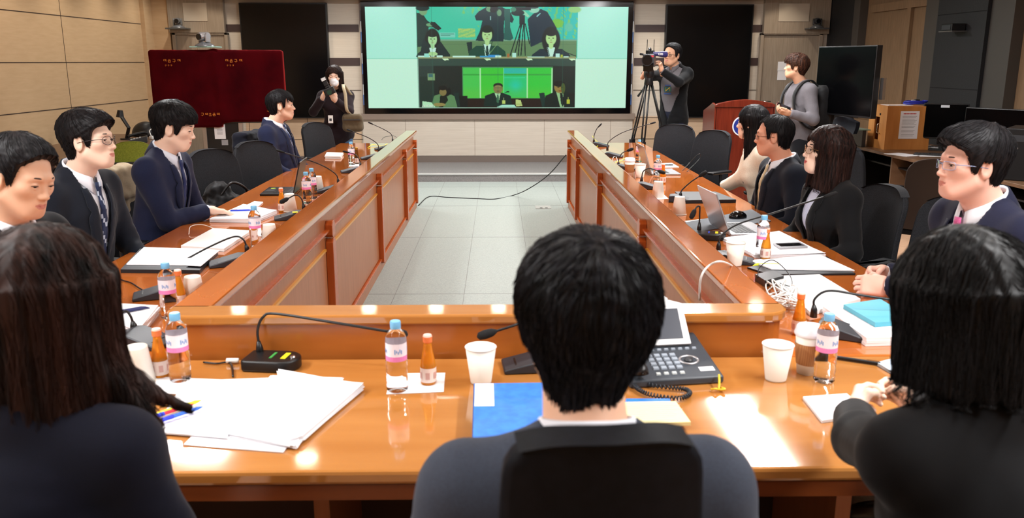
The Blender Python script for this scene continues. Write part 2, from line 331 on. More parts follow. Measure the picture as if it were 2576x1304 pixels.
# ---------------------------------------------------------------- implicit-surface toolkit (numpy surface nets)
def snets(f, lo, hi, h):
    ax = [np.arange(lo[i], hi[i]+h, h, dtype=np.float32) for i in range(3)]
    X, Y, Z = np.meshgrid(*ax, indexing='ij'); V = f(X, Y, Z).astype(np.float32)
    V[0], V[-1], V[:, 0], V[:, -1], V[:, :, 0], V[:, :, -1] = [np.maximum(a, 1e-3) for a in (V[0], V[-1], V[:, 0], V[:, -1], V[:, :, 0], V[:, :, -1])]
    S = V < 0; n = [s-1 for s in V.shape]
    acc = np.zeros((*n, 3), np.float32); cnt = np.zeros(n, np.float32)
    def sub(A, o): return A[o[0]:o[0]+n[0], o[1]:o[1]+n[1], o[2]:o[2]+n[2]]
    for a in range(3):
        b, c = [(1, 2), (0, 2), (0, 1)][a]
        for u in (0, 1):
            for v in (0, 1):
                o = [0, 0, 0]; o[b] = u; o[c] = v; p = list(o); p[a] = 1
                va, vb = sub(V, o), sub(V, p); m = sub(S, o) != sub(S, p)
                t = np.where(m, va/np.where(m, va-vb, 1), 0)
                acc[..., a] += np.where(m, t, 0); acc[..., b] += np.where(m, u, 0); acc[..., c] += np.where(m, v, 0); cnt += m
    act = cnt > 0; idx = np.full(n, -1, np.int64); idx[act] = np.arange(act.sum())
    ijk = np.argwhere(act).astype(np.float32); P = (ijk+acc[act]/cnt[act][:, None])*h+np.array(lo, np.float32)
    F = []
    for a in range(3):
        b, c = [(1, 2), (2, 0), (0, 1)][a]
        s0 = [slice(None)]*3; s1 = [slice(None)]*3; s0[a] = slice(0, -1); s1[a] = slice(1, None)
        m = S[tuple(s0)] != S[tuple(s1)]; q = np.argwhere(m)
        q = q[(q[:, b] > 0) & (q[:, c] > 0) & (q[:, b] < n[b]) & (q[:, c] < n[c])]
        if not len(q): continue
        d = S[q[:, 0], q[:, 1], q[:, 2]]
        def g(db, dc): w_ = q.copy(); w_[:, b] -= db; w_[:, c] -= dc; return idx[w_[:, 0], w_[:, 1], w_[:, 2]]
        quad = np.stack([g(1, 1), g(0, 1), g(0, 0), g(1, 0)], 1); quad[~d] = quad[~d][:, ::-1]; F.append(quad)
    return P, np.concatenate(F)
def smin(a, b, k):
    h = np.maximum(k-np.abs(a-b), 0)/k; return np.minimum(a, b)-h*h*k*.25
def smax(a, b, k): return -smin(-a, -b, k)
def ell(P, c, r):
    x, y, z = (P[0]-c[0])/r[0], (P[1]-c[1])/r[1], (P[2]-c[2])/r[2]
    k0 = np.sqrt(x*x+y*y+z*z)+1e-9; k1 = np.sqrt((x/r[0])**2+(y/r[1])**2+(z/r[2])**2)+1e-9
    return k0*(k0-1)/k1
def cap(P, a, b, r0, r1=None):
    r1 = r0 if r1 is None else r1; a = np.array(a, float); b = np.array(b, float); d = b-a; L = float(d@d)+1e-12
    px, py, pz = P[0]-a[0], P[1]-a[1], P[2]-a[2]; t = np.clip((px*d[0]+py*d[1]+pz*d[2])/L, 0, 1)
    return np.sqrt((px-t*d[0])**2+(py-t*d[1])**2+(pz-t*d[2])**2)-(r0+(r1-r0)*t)
def rbox(P, c, hs, r):
    q = [np.abs(P[i]-c[i])-hs[i]+r for i in range(3)]
    return np.sqrt(sum(np.maximum(a, 0)**2 for a in q))+np.minimum(np.maximum(q[0], np.maximum(q[1], q[2])), 0)-r
def xf(P, M):   # grid coords through a 4x4 (to local frame)
    M = np.array(M); return [M[i, 0]*P[0]+M[i, 1]*P[1]+M[i, 2]*P[2]+M[i, 3] for i in range(3)]
def fold(P, s, seed=0):
    r = np.random.RandomState(seed); o = 0
    for i in range(6):
        k = r.normal(size=3)*s*(1+.5*i); o = o+np.sin(P[0]*k[0]+P[1]*k[1]+P[2]*k[2]+r.uniform(0, 6.3))/(1+.5*i)
    return o/3
def build_np(name, parts, mats, parent, smooth=True, mi=None):
    """parts: list of (P, F, Matrix or None, material index)"""
    vs = []; fs = []; ms = []; n = 0
    for P, F, M, k in parts:
        P = np.asarray(P, float)
        if M is not None: M = np.array(M); P = P@M[:3, :3].T+M[:3, 3]
        vs.append(P); fs.append(np.asarray(F)+n); n += len(P); ms.append(np.full(len(F), k) if np.isscalar(k) else k)
    V = np.concatenate(vs); F = np.concatenate(fs); K = np.concatenate(ms)
    me = bpy.data.meshes.new(name); me.vertices.add(len(V)); me.vertices.foreach_set('co', V.astype(np.float32).ravel())
    me.loops.add(F.size); me.loops.foreach_set('vertex_index', F.astype(np.int32).ravel()); me.polygons.add(len(F))
    me.polygons.foreach_set('loop_start', np.arange(0, F.size, 4, dtype=np.int32)); me.polygons.foreach_set('loop_total', np.full(len(F), 4, np.int32))
    for m in mats: me.materials.append(m)
    me.polygons.foreach_set('material_index', K.astype(np.int32)); me.update(calc_edges=True); me.validate()
    me.polygons.foreach_set('use_smooth', [smooth]*len(me.polygons))
    o = bpy.data.objects.new(name, me); COL.objects.link(o)
    if parent: o.parent = parent
    return o
def relax(P, F, n=1, lam=.5):
    for _ in range(n):
        A = np.zeros_like(P); c = np.zeros(len(P))
        for i in range(4):
            for j in (1, 3):
                np.add.at(A, F[:, i], P[F[:, (i+j) % 4]]); np.add.at(c, F[:, i], 1)
        P = P*(1-lam)+lam*A/c[:, None]
    return P
# ---------------------------------------------------------------- people
def skin(name, c):
    m = mat('skin_'+name, c, .5, spec=.35); b = m.node_tree.nodes['Principled BSDF'].inputs
    b['Subsurface Weight'].default_value = .12; b['Subsurface Radius'].default_value = (.02, .008, .005); b['Subsurface Scale'].default_value = .4
    return m
SK = skin('light', (232, 192, 168)); SKT = skin('tan', (214, 164, 134)); SKF = skin('fair', (238, 204, 184)); SKW = skin('warm', (226, 180, 152))
LIP = mat('lip', (204, 134, 122), .45); LIPR = mat('lip_red', (200, 92, 92), .4)
EYEW = mat('eye_white', (222, 214, 208), .25); EYED = mat('eye_dark', (22, 14, 12), .12); BROW = mat('eyebrow_black', (62, 48, 44), .8)
def hairmat(name, a, b_, rough=.42, scale=(90, 90, 7)):
    m = nz(mat('hair_'+name, a, rough+.12, spec=.22), 'noise', scale, a, b_, .25, .002, .35, .7, 5); return m
HB = hairmat('black', (14, 13, 15), (30, 28, 31)); HBR = hairmat('black_brown', (14, 10, 10), (58, 34, 28)); HBW = hairmat('brown_shine', (20, 13, 12), (84, 50, 34))
HFG = hairmat('near_black', (9, 9, 11), (26, 27, 34), .34, (60, 60, 25)); HLG = hairmat('long_brown_black', (10, 8, 9), (60, 34, 26), .45, (26, 26, 2.2)); HBB = hairmat('bob_black', (9, 9, 10), (24, 23, 25), .38, (50, 50, 2.5))
def cloth(name, c, rough=.85, sheen=.15):
    if 'shirt' in name: return mat('cloth_'+name, c, .75, spec=.2)
    return nz(mat('cloth_'+name, c, rough, spec=.2, sheen=sheen*.5), 'noise', (260, 260, 260), tuple(int(v*.96) for v in c), tuple(min(255, int(v*1.05)+1) for v in c), .04, .0006)
def headsdf(P, fem=0, jaw=1., nose=1.):
    s = ell(P, (0, -.014, .034), (.0755, .094, .082))
    s = smin(s, ell(P, (0, .024, -.030), (.0570*jaw, .064, .080)), .03)
    s = smin(s, ell(P, (0, .050, -.085), (.030*jaw, .030, .026)), .035)
    for q in (-1, 1):
        s = smin(s, cap(P, (q*.050*jaw, .004, -.052), (q*.022*jaw, .058, -.092), .018, .014), .028)
        s = smin(s, ell(P, (q*.040, .054, -.012), (.021, .021, .017)), .03)
        s = smin(s, cap(P, (q*.014, .0805, .026), (q*.044, .066, .022), .0105, .008), .018)
    for q in (-1, 1): s = smax(s, -ell(P, (q*.0315, .0945, .003), (.0175, .014, .0125)), .014)
    s = smin(s, cap(P, (0, .079, .010), (0, .0970, -.026*nose), .0060, .0086*nose), .011)
    s = smin(s, ell(P, (0, .0985, -.030), (.0105, .0100, .0085)), .008)
    for q in (-1, 1): s = smin(s, ell(P, (q*.0125, .090, -.032), (.0085, .011, .008)), .006)
    s = smin(s, ell(P, (0, .072, -.060), (.026, .018, .022)), .016)
    P0 = P; P = (P[0], P[1], P[2]-9*P[0]**2)
    s = smin(s, cap(P, (-.017, .0815, -.0585), (.017, .0815, -.0585), .0052), .006)
    s = smin(s, cap(P, (-.014, .082, -.0665), (.014, .082, -.0665), .0062), .005)
    s = smax(s, -cap(P, (-.021, .0885, -.0622), (.021, .0885, -.0622), .0016), .003)
    P = P0
    for q in (-1, 1):   # ears
        e = ell(P, (q*.0785, -.010, -.006), (.0085, .019, .033)); e = smax(e, -ell(P, (q*.0865, -.004, -.002), (.006, .011, .020)), .006)
        s = smin(s, e, .010)
    return s
def lids(P):
    s = None
    for q in (-1, 1):
        for z0, r in ((.0075, .0042), (-.0052, .0032)):
            a = cap(P, (q*.018, .0775, z0*.35), (q*.031, .0840, z0), r); b = cap(P, (q*.031, .0840, z0), (q*.0455, .0735, z0*.4+.001), r)
            c = np.minimum(a, b); s = c if s is None else np.minimum(s, c)
    return s
def handmesh(curl=.6, spread=.012, thumb='out', side=1, h=.003, scale=1.):
    """wrist at origin, fingers +Y, palm faces -Z, thumb towards side*X"""
    def seg(p, d, L): return (p[0]+d[0]*L, p[1]+d[1]*L, p[2]+d[2]*L)
    fingers = []
    for i, (bx, L, rr) in enumerate(((.030, .072, .0085), (.010, .080, .0088), (-.011, .075, .0084), (-.030, .060, .0076))):
        p = (side*bx, .086-.004*abs(i-1.3), 0); ang = 0; pts = [p]; dx = side*bx*spread*20
        for k, fr in enumerate((.42, .32, .26)):
            ang += curl*(.9 if k == 0 else 1.15); d = (dx*.1 if k == 0 else 0, math.cos(ang), -math.sin(ang)); p = seg(p, d, L*fr); pts.append(p)
        fingers.append((pts, rr))
    tb = (side*.028, .022, -.004)
    if thumb == 'out': tp = [tb, (side*.052, .048, -.012), (side*.062, .074, -.016), (side*.064, .094, -.020)]
    elif thumb == 'in': tp = [tb, (side*.046, .048, -.022), (side*.034, .072, -.036), (side*.018, .084, -.044)]
    else: tp = [tb, (side*.044, .050, -.008), (side*.046, .076, -.012), (side*.045, .096, -.016)]
    def f(X, Y, Z):
        P = (X, Y, Z); s = rbox(P, (0, .050, 0), (.040, .046, .0135), .013); s = smin(s, cap(P, (0, -.05, 0), (0, .02, 0), .026, .027), .03)
        s = smin(s, cap(P, (side*.024, .03, -.006), tp[1], .017, .0125), .012)
        for a, b, r0, r1 in ((tp[1], tp[2], .0115, .0105), (tp[2], tp[3], .0105, .0085)): s = smin(s, cap(P, a, b, r0, r1), .004)
        for pts, rr in fingers:
            g = cap(P, pts[0], pts[1], rr*1.08, rr); g = smin(g, cap(P, pts[1], pts[2], rr*1.02, rr*.95), .002); g = smin(g, cap(P, pts[2], pts[3], rr*.95, rr*.8), .002)
            g = smin(g, cap(P, (pts[0][0]*.85, .045, .003), pts[0], .009, rr*1.1), .005)
            s = smin(s, g, .0035)
        return s
    P, F = snets(f, (-.085, -.07, -.105), (.085, .185, .03), h)
    return relax(P, F, 1, .4)*scale, F
def handM(W, d, pn):
    """matrix for hand: wrist W, finger direction d, palm-facing direction pn"""
    y = Vector(d).normalized(); z = -Vector(pn); z = (z-y*z.dot(y)).normalized(); x = y.cross(z)
    return Matrix(((x.x, y.x, z.x, W[0]), (x.y, y.y, z.y, W[1]), (x.z, y.z, z.z, W[2]), (0, 0, 0, 1)))
def ik(S, W, L1, L2, hint):
    S, W = Vector(S), Vector(W); d = W-S; D = min(d.length, (L1+L2)*.995); n = d.normalized(); a = (L1*L1-L2*L2+D*D)/(2*D); hh = math.sqrt(max(L1*L1-a*a, 1e-6))
    hv = Vector(hint); hv = (hv-n*hv.dot(n)).normalized(); return S+n*a+hv*hh, S+n*D
class Fig: pass
def person(name, label, x, y, heading, top, head=(0, 0, 0), lean=11, seated=True, sk=SK, jaw=1., nose=1., fem=False, hs=1.,
           jacket=None, vneck=.2, shirt=None, tie=None, tie_stripe=None, lapel=True, hair=None, hairm=None, brow=True, eyes=True,
           LW=None, RW=None, Ld=(0, 1, 0), Rd=(0, 1, 0), Lp=(0, 0, -1), Rp=(0, 0, -1), curl=.35, thumb='side', Lh=(-.6, -.3, -1), Rh=(.6, -.3, -1),
           trousers=None, glasses=None, lipred=False, headfwd=0.045, bulk=1.0, headside=0., h_head=.0036, h_cl=.0105, seed=0, group=None, lidclosed=False, skirt=False, hem=-.04, nstr=1800, flare=0., vw=1.):
    """heading = world azimuth of the body's facing direction in degrees (0=+X, 90=+Y).  head=(yaw,pitch,roll) degrees, yaw + = to the person's left"""
    r = empty('person', (0, 0, 0), R(heading-90), label, 'person', group)
    g = Fig(); g.root = r
    zh = .54 if seated else .47*top+.06     # hip joint height
    zn = top-.285                            # neck base
    ln = R(lean); Ls = (zn-zh)/math.cos(ln); ws = Ls/.50
    hip = Vector((0, -.02, zh)); U = Vector((0, math.sin(ln), math.cos(ln))); Vf = Vector((0, math.cos(ln), -math.sin(ln)))
    def T(u, v, w): return Vector((u, 0, 0))+hip+Vf*v+U*(w*ws)
    inv = Matrix(((1, 0, 0, 0), (0, Vf.y, Vf.z, -(Vf.dot(hip))), (0, U.y/ws, U.z/ws, -(U.dot(hip))/ws), (0, 0, 0, 1)))
    g.T = T; bw = bulk
    sw = (.158 if fem else .190)*bw
    neck = T(0, 0, .50)
    hc = Vector((headside, neck.y+.025+headfwd, top-.122*hs))   # head centre
    Hm = Matrix.Translation(hc) @ Matrix.Rotation(R(head[0]), 4, 'Z') @ Matrix.Rotation(R(head[1]), 4, 'X') @ Matrix.Rotation(R(head[2]), 4, 'Y') @ Matrix.Scale(hs, 4)
    Hi = Hm.inverted(); g.Hm = Hm; g.r = r
    # x, y are where the head is in the room; the root sits below the hips
    Rz = Matrix.Rotation(R(heading-90), 3, 'Z'); off = Rz @ Vector((hc.x, hc.y, 0)); loc = Vector((x-off.x, y-off.y, 0)); r.location = loc; g.loc = loc; g.Rz = Rz
    def wl(p): return Rz.inverted() @ (p-loc) if isinstance(p, Vector) else p
    def wd(p): return Rz.inverted() @ p if isinstance(p, Vector) else p
    LW, RW = wl(LW), wl(RW); Ld, Rd, Lp, Rp = wd(Ld), wd(Rd), wd(Lp), wd(Rp)
    # --- arms
    SL, SR_ = T(-sw+.010, -.008, .425), T(sw-.010, -.008, .425); L1, L2 = (.265, .235) if fem else (.29, .255)
    if LW is None: LW = (-.17, .22 if seated else .06, .60 if seated else .78)
    if RW is None: RW = (.17, .22 if seated else .06, .60 if seated else .78)
    EL, LWr = ik(SL, LW, L1, L2, Lh); ER, RWr = ik(SR_, RW, L1, L2, Rh)
    g.LW, g.RW = LWr, RWr
    # --- legs
    legs = []
    for q in (-1, 1):
        if seated: K = Vector((q*.12, .40, .50)); A = Vector((q*.13, .42, .09)); H0 = Vector((q*.09, .02, zh-.02))
        else: H0 = Vector((q*.09, 0, zh-.04)); K = Vector((q*.095, .015, .48*zh)); A = Vector((q*.10, -.01, .08))
        legs.append((H0, K, A))
    def legsdf(P, e):
        s = None
        for H0, K, A in legs:
            l = smin(cap(P, H0, K, .082*bw+e, .058+e), cap(P, K, A, .056+e, .042+e), .02); s = l if s is None else smin(s, l, .015)
        return s
    def torso(P, e=0., narrow=0.):
        Q = xf(P, inv)
        s = ell(Q, (0, 0, .04), (.165*bw+e, .125*bw+e, .14+e)); s = smin(s, ell(Q, (0, .012, .20), ((.128 if fem else .160)*bw+e, (.10 if fem else .122)*bw+e, .17+e)), .06)
        s = smin(s, ell(Q, (0, .008, .345), ((.146 if fem else .180)*bw+e, .116*bw+e, .14+e)), .05)
        s = smin(s, cap(Q, (-sw+.010, -.01, .436), (sw-.010, -.01, .436), .054*bw+e), .045)
        if fem:
            for q in (-1, 1): s = smin(s, ell(Q, (q*.065, .085, .315), (.055+e, .05+e, .055+e)), .04)
        s = smin(s, cap(Q, (-.10, -.02, .458), (0, -.025, .505), .035*bw+e, .045+e), .04); s = smin(s, cap(Q, (.10, -.02, .458), (0, -.025, .505), .035*bw+e, .045+e), .04)
        return s
    def arms(P, e=0., full=True, k=.0):
        s = None
        for S, E_, W in ((SL, EL, LWr), (SR_, ER, RWr)):
            a = cap(P, S, E_, (.048 if fem else .056)*bw+e, (.040 if fem else .046)*bw+e); a = smin(a, cap(P, E_, W, .040*bw+e, .026+e if not k else .026+e+k), .02)
            if e > .008:  # sleeve folds near the elbow
                pass
            s = a if s is None else np.minimum(s, a)
        return s
    # --- body : one mesh (head+neck fine, torso+limbs coarse, hands fine)
    parts = []
    nk0 = (0, -.022, -.060); nkr = (.046 if fem else .058)*(1 if fem else bw**.5)
    nb = Hi @ T(0, -.022, .475)
    def fh(X, Y, Z):
        P = (X, Y, Z); s = headsdf(P, fem, jaw, nose); s = smin(s, lids(P), .004)
        return smin(s, cap(P, nk0, tuple(nb), nkr, nkr*1.1), .028)
    lo = (min(-.092, nb.x-.07), min(-.115, nb.y-.07), min(-.13, nb.z-.02)); hi = (max(.092, nb.x+.07), .118, .122)
    P, F = snets(fh, lo, hi, h_head); P = relax(P, F, 1, .35)
    fc = P[F].mean(1); lip = ((fc[:, 0]/.0215)**2+((fc[:, 2]-9*fc[:, 0]**2+.0628)/.0082)**2 < 1) & (fc[:, 1] > .076)
    parts.append((P, F, Hm, np.where(lip, 1, 0)))
    def fb(X, Y, Z):
        P = (X, Y, Z); return smin(smin(torso(P, -.006), arms(P, -.004), .03), legsdf(P, -.006), .04)
    pts = np.array([list(v) for v in (SL, EL, LWr, SR_, ER, RWr, T(0, 0, -.1), T(0, 0, .56))]+[list(v) for l in legs for v in l])
    blo = pts.min(0)-.16; bhi = pts.max(0)+.16; blo[2] = max(blo[2], .02)
    P, F = snets(fb, blo, bhi, .016); parts.append((P, F, None, 0))
    for k, (W, E_, d, pn) in enumerate(((LWr, EL, Ld, Lp), (RWr, ER, Rd, Rp))):
        if d is None: continue
        if d == 'fore': d = (W-E_).normalized()
        P, F = handmesh(curl, side=1 if k == 0 else -1, thumb=thumb, scale=.92 if fem else 1.0)
        parts.append((P, F, handM(W, d, pn), 0))
    build_np('body', parts, [sk, LIPR if lipred else LIP], r)
    # --- eyes and brows
    if eyes:
        for q in (-1, 1):
            e = MB(); e.M = Hm @ Matrix.Translation((q*.031, .0715, .0012)); e.cur = 0
            e.lathe([(0, -.0115)]+[(.0115*math.cos(R(a)), .0115*math.sin(R(a))) for a in range(-75, 76, 15)]+[(0, .0115)], 16)
            e.cur = 1; dq = .0 ; c0 = Vector((0, .0085, 0))
            e.M = e.M @ Matrix.Rotation(-PI/2, 4, 'X'); e.lathe([(.0064, .0092), (.0055, .0110), (.003, .0121), (0, .0124)], 14)
            e.build('eye', [EYEW, EYED], r, smooth=True)
            l = MB(); l.M = Hm; zl = .0038 if lidclosed else .0062
            l.tube([(q*.0185, .0818, zl*.3), (q*.025, .0862, zl*.85), (q*.032, .0872, zl), (q*.040, .0832, zl*.85), (q*.0465, .0770, zl*.5)], [.0006, .0013, .0016, .0014, .0005], 6)
            l.build('eyelash', BROW, r, smooth=True)
            if brow:
                l = MB(); l.M = Hm
                l.tube([(q*.015, .0895, .0262), (q*.025, .0872, .0282), (q*.036, .0808, .0280), (q*.047, .0705, .0240)], [.0014, .0026, .0024, .0010], 6)
                l.build('eyebrow', BROW, r, smooth=True)
    # --- hair
    if hair:
        def fhr(X, Y, Z): return hair(X, Y, Z)
        lo_, hi_ = hair.box; P, F = snets(fhr, lo_, hi_, getattr(hair, 'h', .004)); P = relax(P, F, 1, .3)
        SP, SF = strands(hair, P, F, nstr, seed, hair.flow)
        build_np('hair', [(P, F, Hm, 0), (SP, SF, Hm, 0)], [hairm or HB], r)
    # --- clothes
    jm = jacket; E0 = .010
    arm_lo = blo; up = bhi.copy(); zb = (T(0, 0, hem)).z
    lo2 = pts[:8].min(0)-.15; hi2 = pts[:8].max(0)+.12; lo2[2] = max(min(zb, min(EL.z, ER.z, LWr.z, RWr.z)-.08), .02); hi2[2] = T(0, 0, .60).z
    if jm is not None:
        def fj(X, Y, Z):
            P = (X, Y, Z); Q = xf(P, inv); s = torso(P, E0+.004)-flare*np.clip((.14-Q[2])/.25, 0, 1)
            if vneck is not None:
                wd = np.clip((Q[2]-vneck)/(.47-vneck)*vw, 0, 1.3)*.062*max(1, vw*.75)
                s = np.maximum(s, -np.maximum(np.abs(Q[0])-wd, -(Q[1]-.02)))
            s = smin(s, arms(P, E0+.002, k=.008), .04)
            s = s+(.0035*fold(Q, 26, seed)+.007*(np.abs(fold((P[0], P[1], P[2]*1.6), 15, seed+4))-.3))*np.clip((.46-Q[2])*6, 0, 1)
            s = np.maximum(s, -(Q[2]*1.0-hem)) if False else smax(s, np.where((np.abs(Q[0]) < .25), hem-Q[2], -1.), .01)
            s = smax(s, -cap(P, T(0, -.020, .520), T(0, .004, .60), nkr+.006, nkr+.022), .008)
            # cuffs: cut at the wrist
            for W, E_ in ((LWr, EL), (RWr, ER)):
                d = (W-E_).normalized(); c0 = W-d*.012
                pl = (X-c0.x)*d.x+(Y-c0.y)*d.y+(Z-c0.z)*d.z; near = (X-c0.x)**2+(Y-c0.y)**2+(Z-c0.z)**2 < .10**2
                s = np.where(near, np.maximum(s, pl), s)
            return s
        P, F = snets(fj, lo2, hi2, h_cl); P = relax(P, F, 1, .4); build_np('jacket', [(P, F, None, 0)], [jm], r)
        if vneck is not None:
            c = MB(); rows = []
            for i in range(25):
                a = (-122+244*i/24)*PI/180; cx, cy = math.sin(a), -math.cos(a); fr = abs(a)/2.13; dz = -.055*fr**2
                rows.append([tuple(T(cx*rr, cy*rr-.012, zz+dz)) for rr, zz in ((nkr+.011, .525), (nkr+.013, .548), (nkr+.018, .550), (nkr+.030+.012*fr, .520), (nkr+.040+.02*fr, .492))])
            c.grid(rows); c.build('jacket_collar', jm, r, solid=.004, smooth=True)
        if lapel and vneck is not None:
            for q in (-1, 1):
                rows = []
                n = 16
                for i in range(n+1):
                    t = i/n; w_ = vneck-.012+(.485-vneck)*t; edge = np.clip((w_-vneck)/(.47-vneck), 0, 1.2)*.060
                    wid = .052*min(1, t*2.2)*(1 if t < .70 else (.62 if t < .76 else .86-1.6*(t-.76)))
                    row = []
                    for j in range(4):
                        u = q*(edge-.002+wid*j/3); v = front(torso, inv, T, u, w_, E0+.004)+(.0075 if j < 3 else .0035)
                        row.append(tuple(T(u, v, w_)))
                    rows.append(row)
                l = MB(); l.grid(rows); l.build('lapel', jm, r, solid=.004, smooth=True)
    if shirt is not None:
        full = jm is None
        def fs(X, Y, Z):
            P = (X, Y, Z); Q = xf(P, inv); s = torso(P, .004 if not full else .008)
            if full: s = smin(s, arms(P, .008), .03)+.003*fold(Q, 30, seed+3)
            if not full: s = np.maximum(s, np.maximum(np.abs(Q[0])-.085*(1+.7*(vw > 1)), -(Q[1]+.03))); s = np.maximum(s, (.12 if vw == 1 else -.10)-Q[2])
            else: s = np.maximum(s, np.where(np.abs(Q[0]) < .25, hem-Q[2], -1.))
            s = smax(s, -cap(P, T(0, -.022, .50), T(0, .01, .60), nkr+.004, nkr+.010), .006)
            if full:
                for W, E_ in ((LWr, EL), (RWr, ER)):
                    d = (W-E_).normalized(); c0 = W-d*.01; pl = (X-c0.x)*d.x+(Y-c0.y)*d.y+(Z-c0.z)*d.z; near = (X-c0.x)**2+(Y-c0.y)**2+(Z-c0.z)**2 < .10**2
                    s = np.where(near, np.maximum(s, pl), s)
            return s
        P, F = snets(fs, lo2, hi2, h_cl); P = relax(P, F, 1, .4); parts2 = [(P, F, None, 0)]
        so = build_np('shirt', parts2, [shirt], r)
        if not full:  # collar (stand + folded points) and cuffs
            c = MB(); rows = []
            n = 28
            for i in range(n+1):
                a = -PI*.94+2*PI*.94*i/n   # 0 = back
                fr = abs(a)/(PI*.94)
                cx = math.sin(a); cy = -math.cos(a)
                rn = nkr+.007; top_ = .553-.046*fr**1.5; bot = top_-.032-.030*max(0, fr-.7)/.3
                rr = rn+.010+.012*fr
                row = [tuple(T(cx*rn, cy*rn-.014+.012*fr, top_-.02)), tuple(T(cx*(rn+.001), cy*(rn+.001)-.014+.014*fr, top_)), tuple(T(cx*(rn+.006), cy*(rn+.006)-.012+.016*fr, top_-.002)), tuple(T(cx*rr, cy*rr-.010+.022*fr, bot))]
                rows.append(row)
            c.grid(rows); c.build('collar', shirt, so, solid=.0025, smooth=True)
            for W, E_, d_ in ((LWr, EL, Ld), (RWr, ER, Rd)):
                if d_ is None: continue
                d = (W-E_).normalized(); c = MB(); c.tube([tuple(W-d*.03), tuple(W+d*.004)], [.0325, .0325], 16, cap=False); c.build('cuff', shirt, so, solid=.002, smooth=True)
    if tie is not None:
        rows = []; n = 22
        for i in range(n+1):
            t = i/n; w_ = .492-(.492-.13)*t
            wd = (.017 if t < .04 else .019-.006*(t-.04)/.06 if t < .1 else .013+.022*(t-.1)/.9)
            row = []
            for j in range(5):
                u = wd*(j/2-1); v = front(torso, inv, T, u, w_ if w_ < .46 else .46, .004)+.009+(.010 if t < .1 else 0)-abs(j-2)*.0015
                if w_ > .46: v -= (w_-.46)*.35
                row.append(tuple(T(u, v, w_)))
            rows.append(row)
        tt = MB(); tt.grid(rows)
        if tie_stripe:
            tt.mi = [1 if ((k//4)*1.0+(k % 4)*.9) % 4.5 < 1.0 else 0 for k in range(len(tt.f))]
        tt.build('tie', [tie, tie_stripe or tie], r, solid=.003, smooth=True)
    if trousers is not None:
        def ft(X, Y, Z):
            P = (X, Y, Z); Q = xf(P, inv); s = smin(legsdf(P, .010), np.maximum(torso(P, .006), Q[2]-.10), .04)+.003*fold(P, 22, seed+5); return s
        lo3 = pts[6:].min(0)-.14; hi3 = pts[6:].max(0)+.14; lo3[2] = .075; hi3[2] = T(0, 0, .12).z
        P, F = snets(ft, lo3, hi3, .014); build_np('trousers', [(P, F, None, 0)], [trousers], r)
        for H0, K, A in legs:
            def fsh(X, Y, Z):
                P = (X, Y, Z); s = smin(ell(P, (A.x, A.y+.06, .035), (.045, .13, .045)), cap(P, (A.x, A.y-.01, .04), (A.x, A.y-.01, .10), .045, .042), .03); return np.maximum(s, .004-Z)
            P, F = snets(fsh, (A.x-.07, A.y-.09, -.01), (A.x+.07, A.y+.22, .16), .009); build_np('shoe', [(P, F, None, 0)], [mat('shoe_black', (16, 15, 16), .3)], r)
    if glasses:
        fm, shape = glasses; c = MB(); c.M = Hm; l = MB(); l.M = Hm
        for q in (-1, 1):
            ring = []
            for k in range(25):
                a = 2*PI*k/24; e = .72 if shape == 'rect' else 1.
                cx, cz = math.cos(a), math.sin(a)
                if shape == 'rect': cx = math.copysign(abs(cx)**.55, cx); cz = math.copysign(abs(cz)**.55, cz)
                ring.append((q*(.0335+.0225*cx), .1015-.020*((.0335+.0225*cx)/.056)**2, .000+.0185*e*cz))
            c.tube(ring, .0011, 6, cap=False)
            l.add(ring[:24], [tuple(range(24))])
            c.tube([(q*.0555, .0815, .006), (q*.070, .066, .006), (q*.079, .02, .003), (q*.082, -.012, -.002)], .0014, 6)
        c.tube([(-.011, .100, .004), (0, .103, .0065), (.011, .100, .004)], .0013, 6)
        go = c.build('glasses', fm, r, smooth=True)
        l.build('lens', mat('spectacle_glass', (235, 245, 250), .02, trans=1., ior=1.1, spec=.5), go)
    return g
def front(torso, inv, T, u, w_, e):
    """v coordinate of the front surface of the torso"""
    vs = np.linspace(.02, .24, 45); pts = np.array([list(T(u, v, w_)) for v in vs]); s = torso((pts[:, 0], pts[:, 1], pts[:, 2]), e)
    k = np.argmax(s > 0); return float(vs[k]) if s[k] > 0 else .12
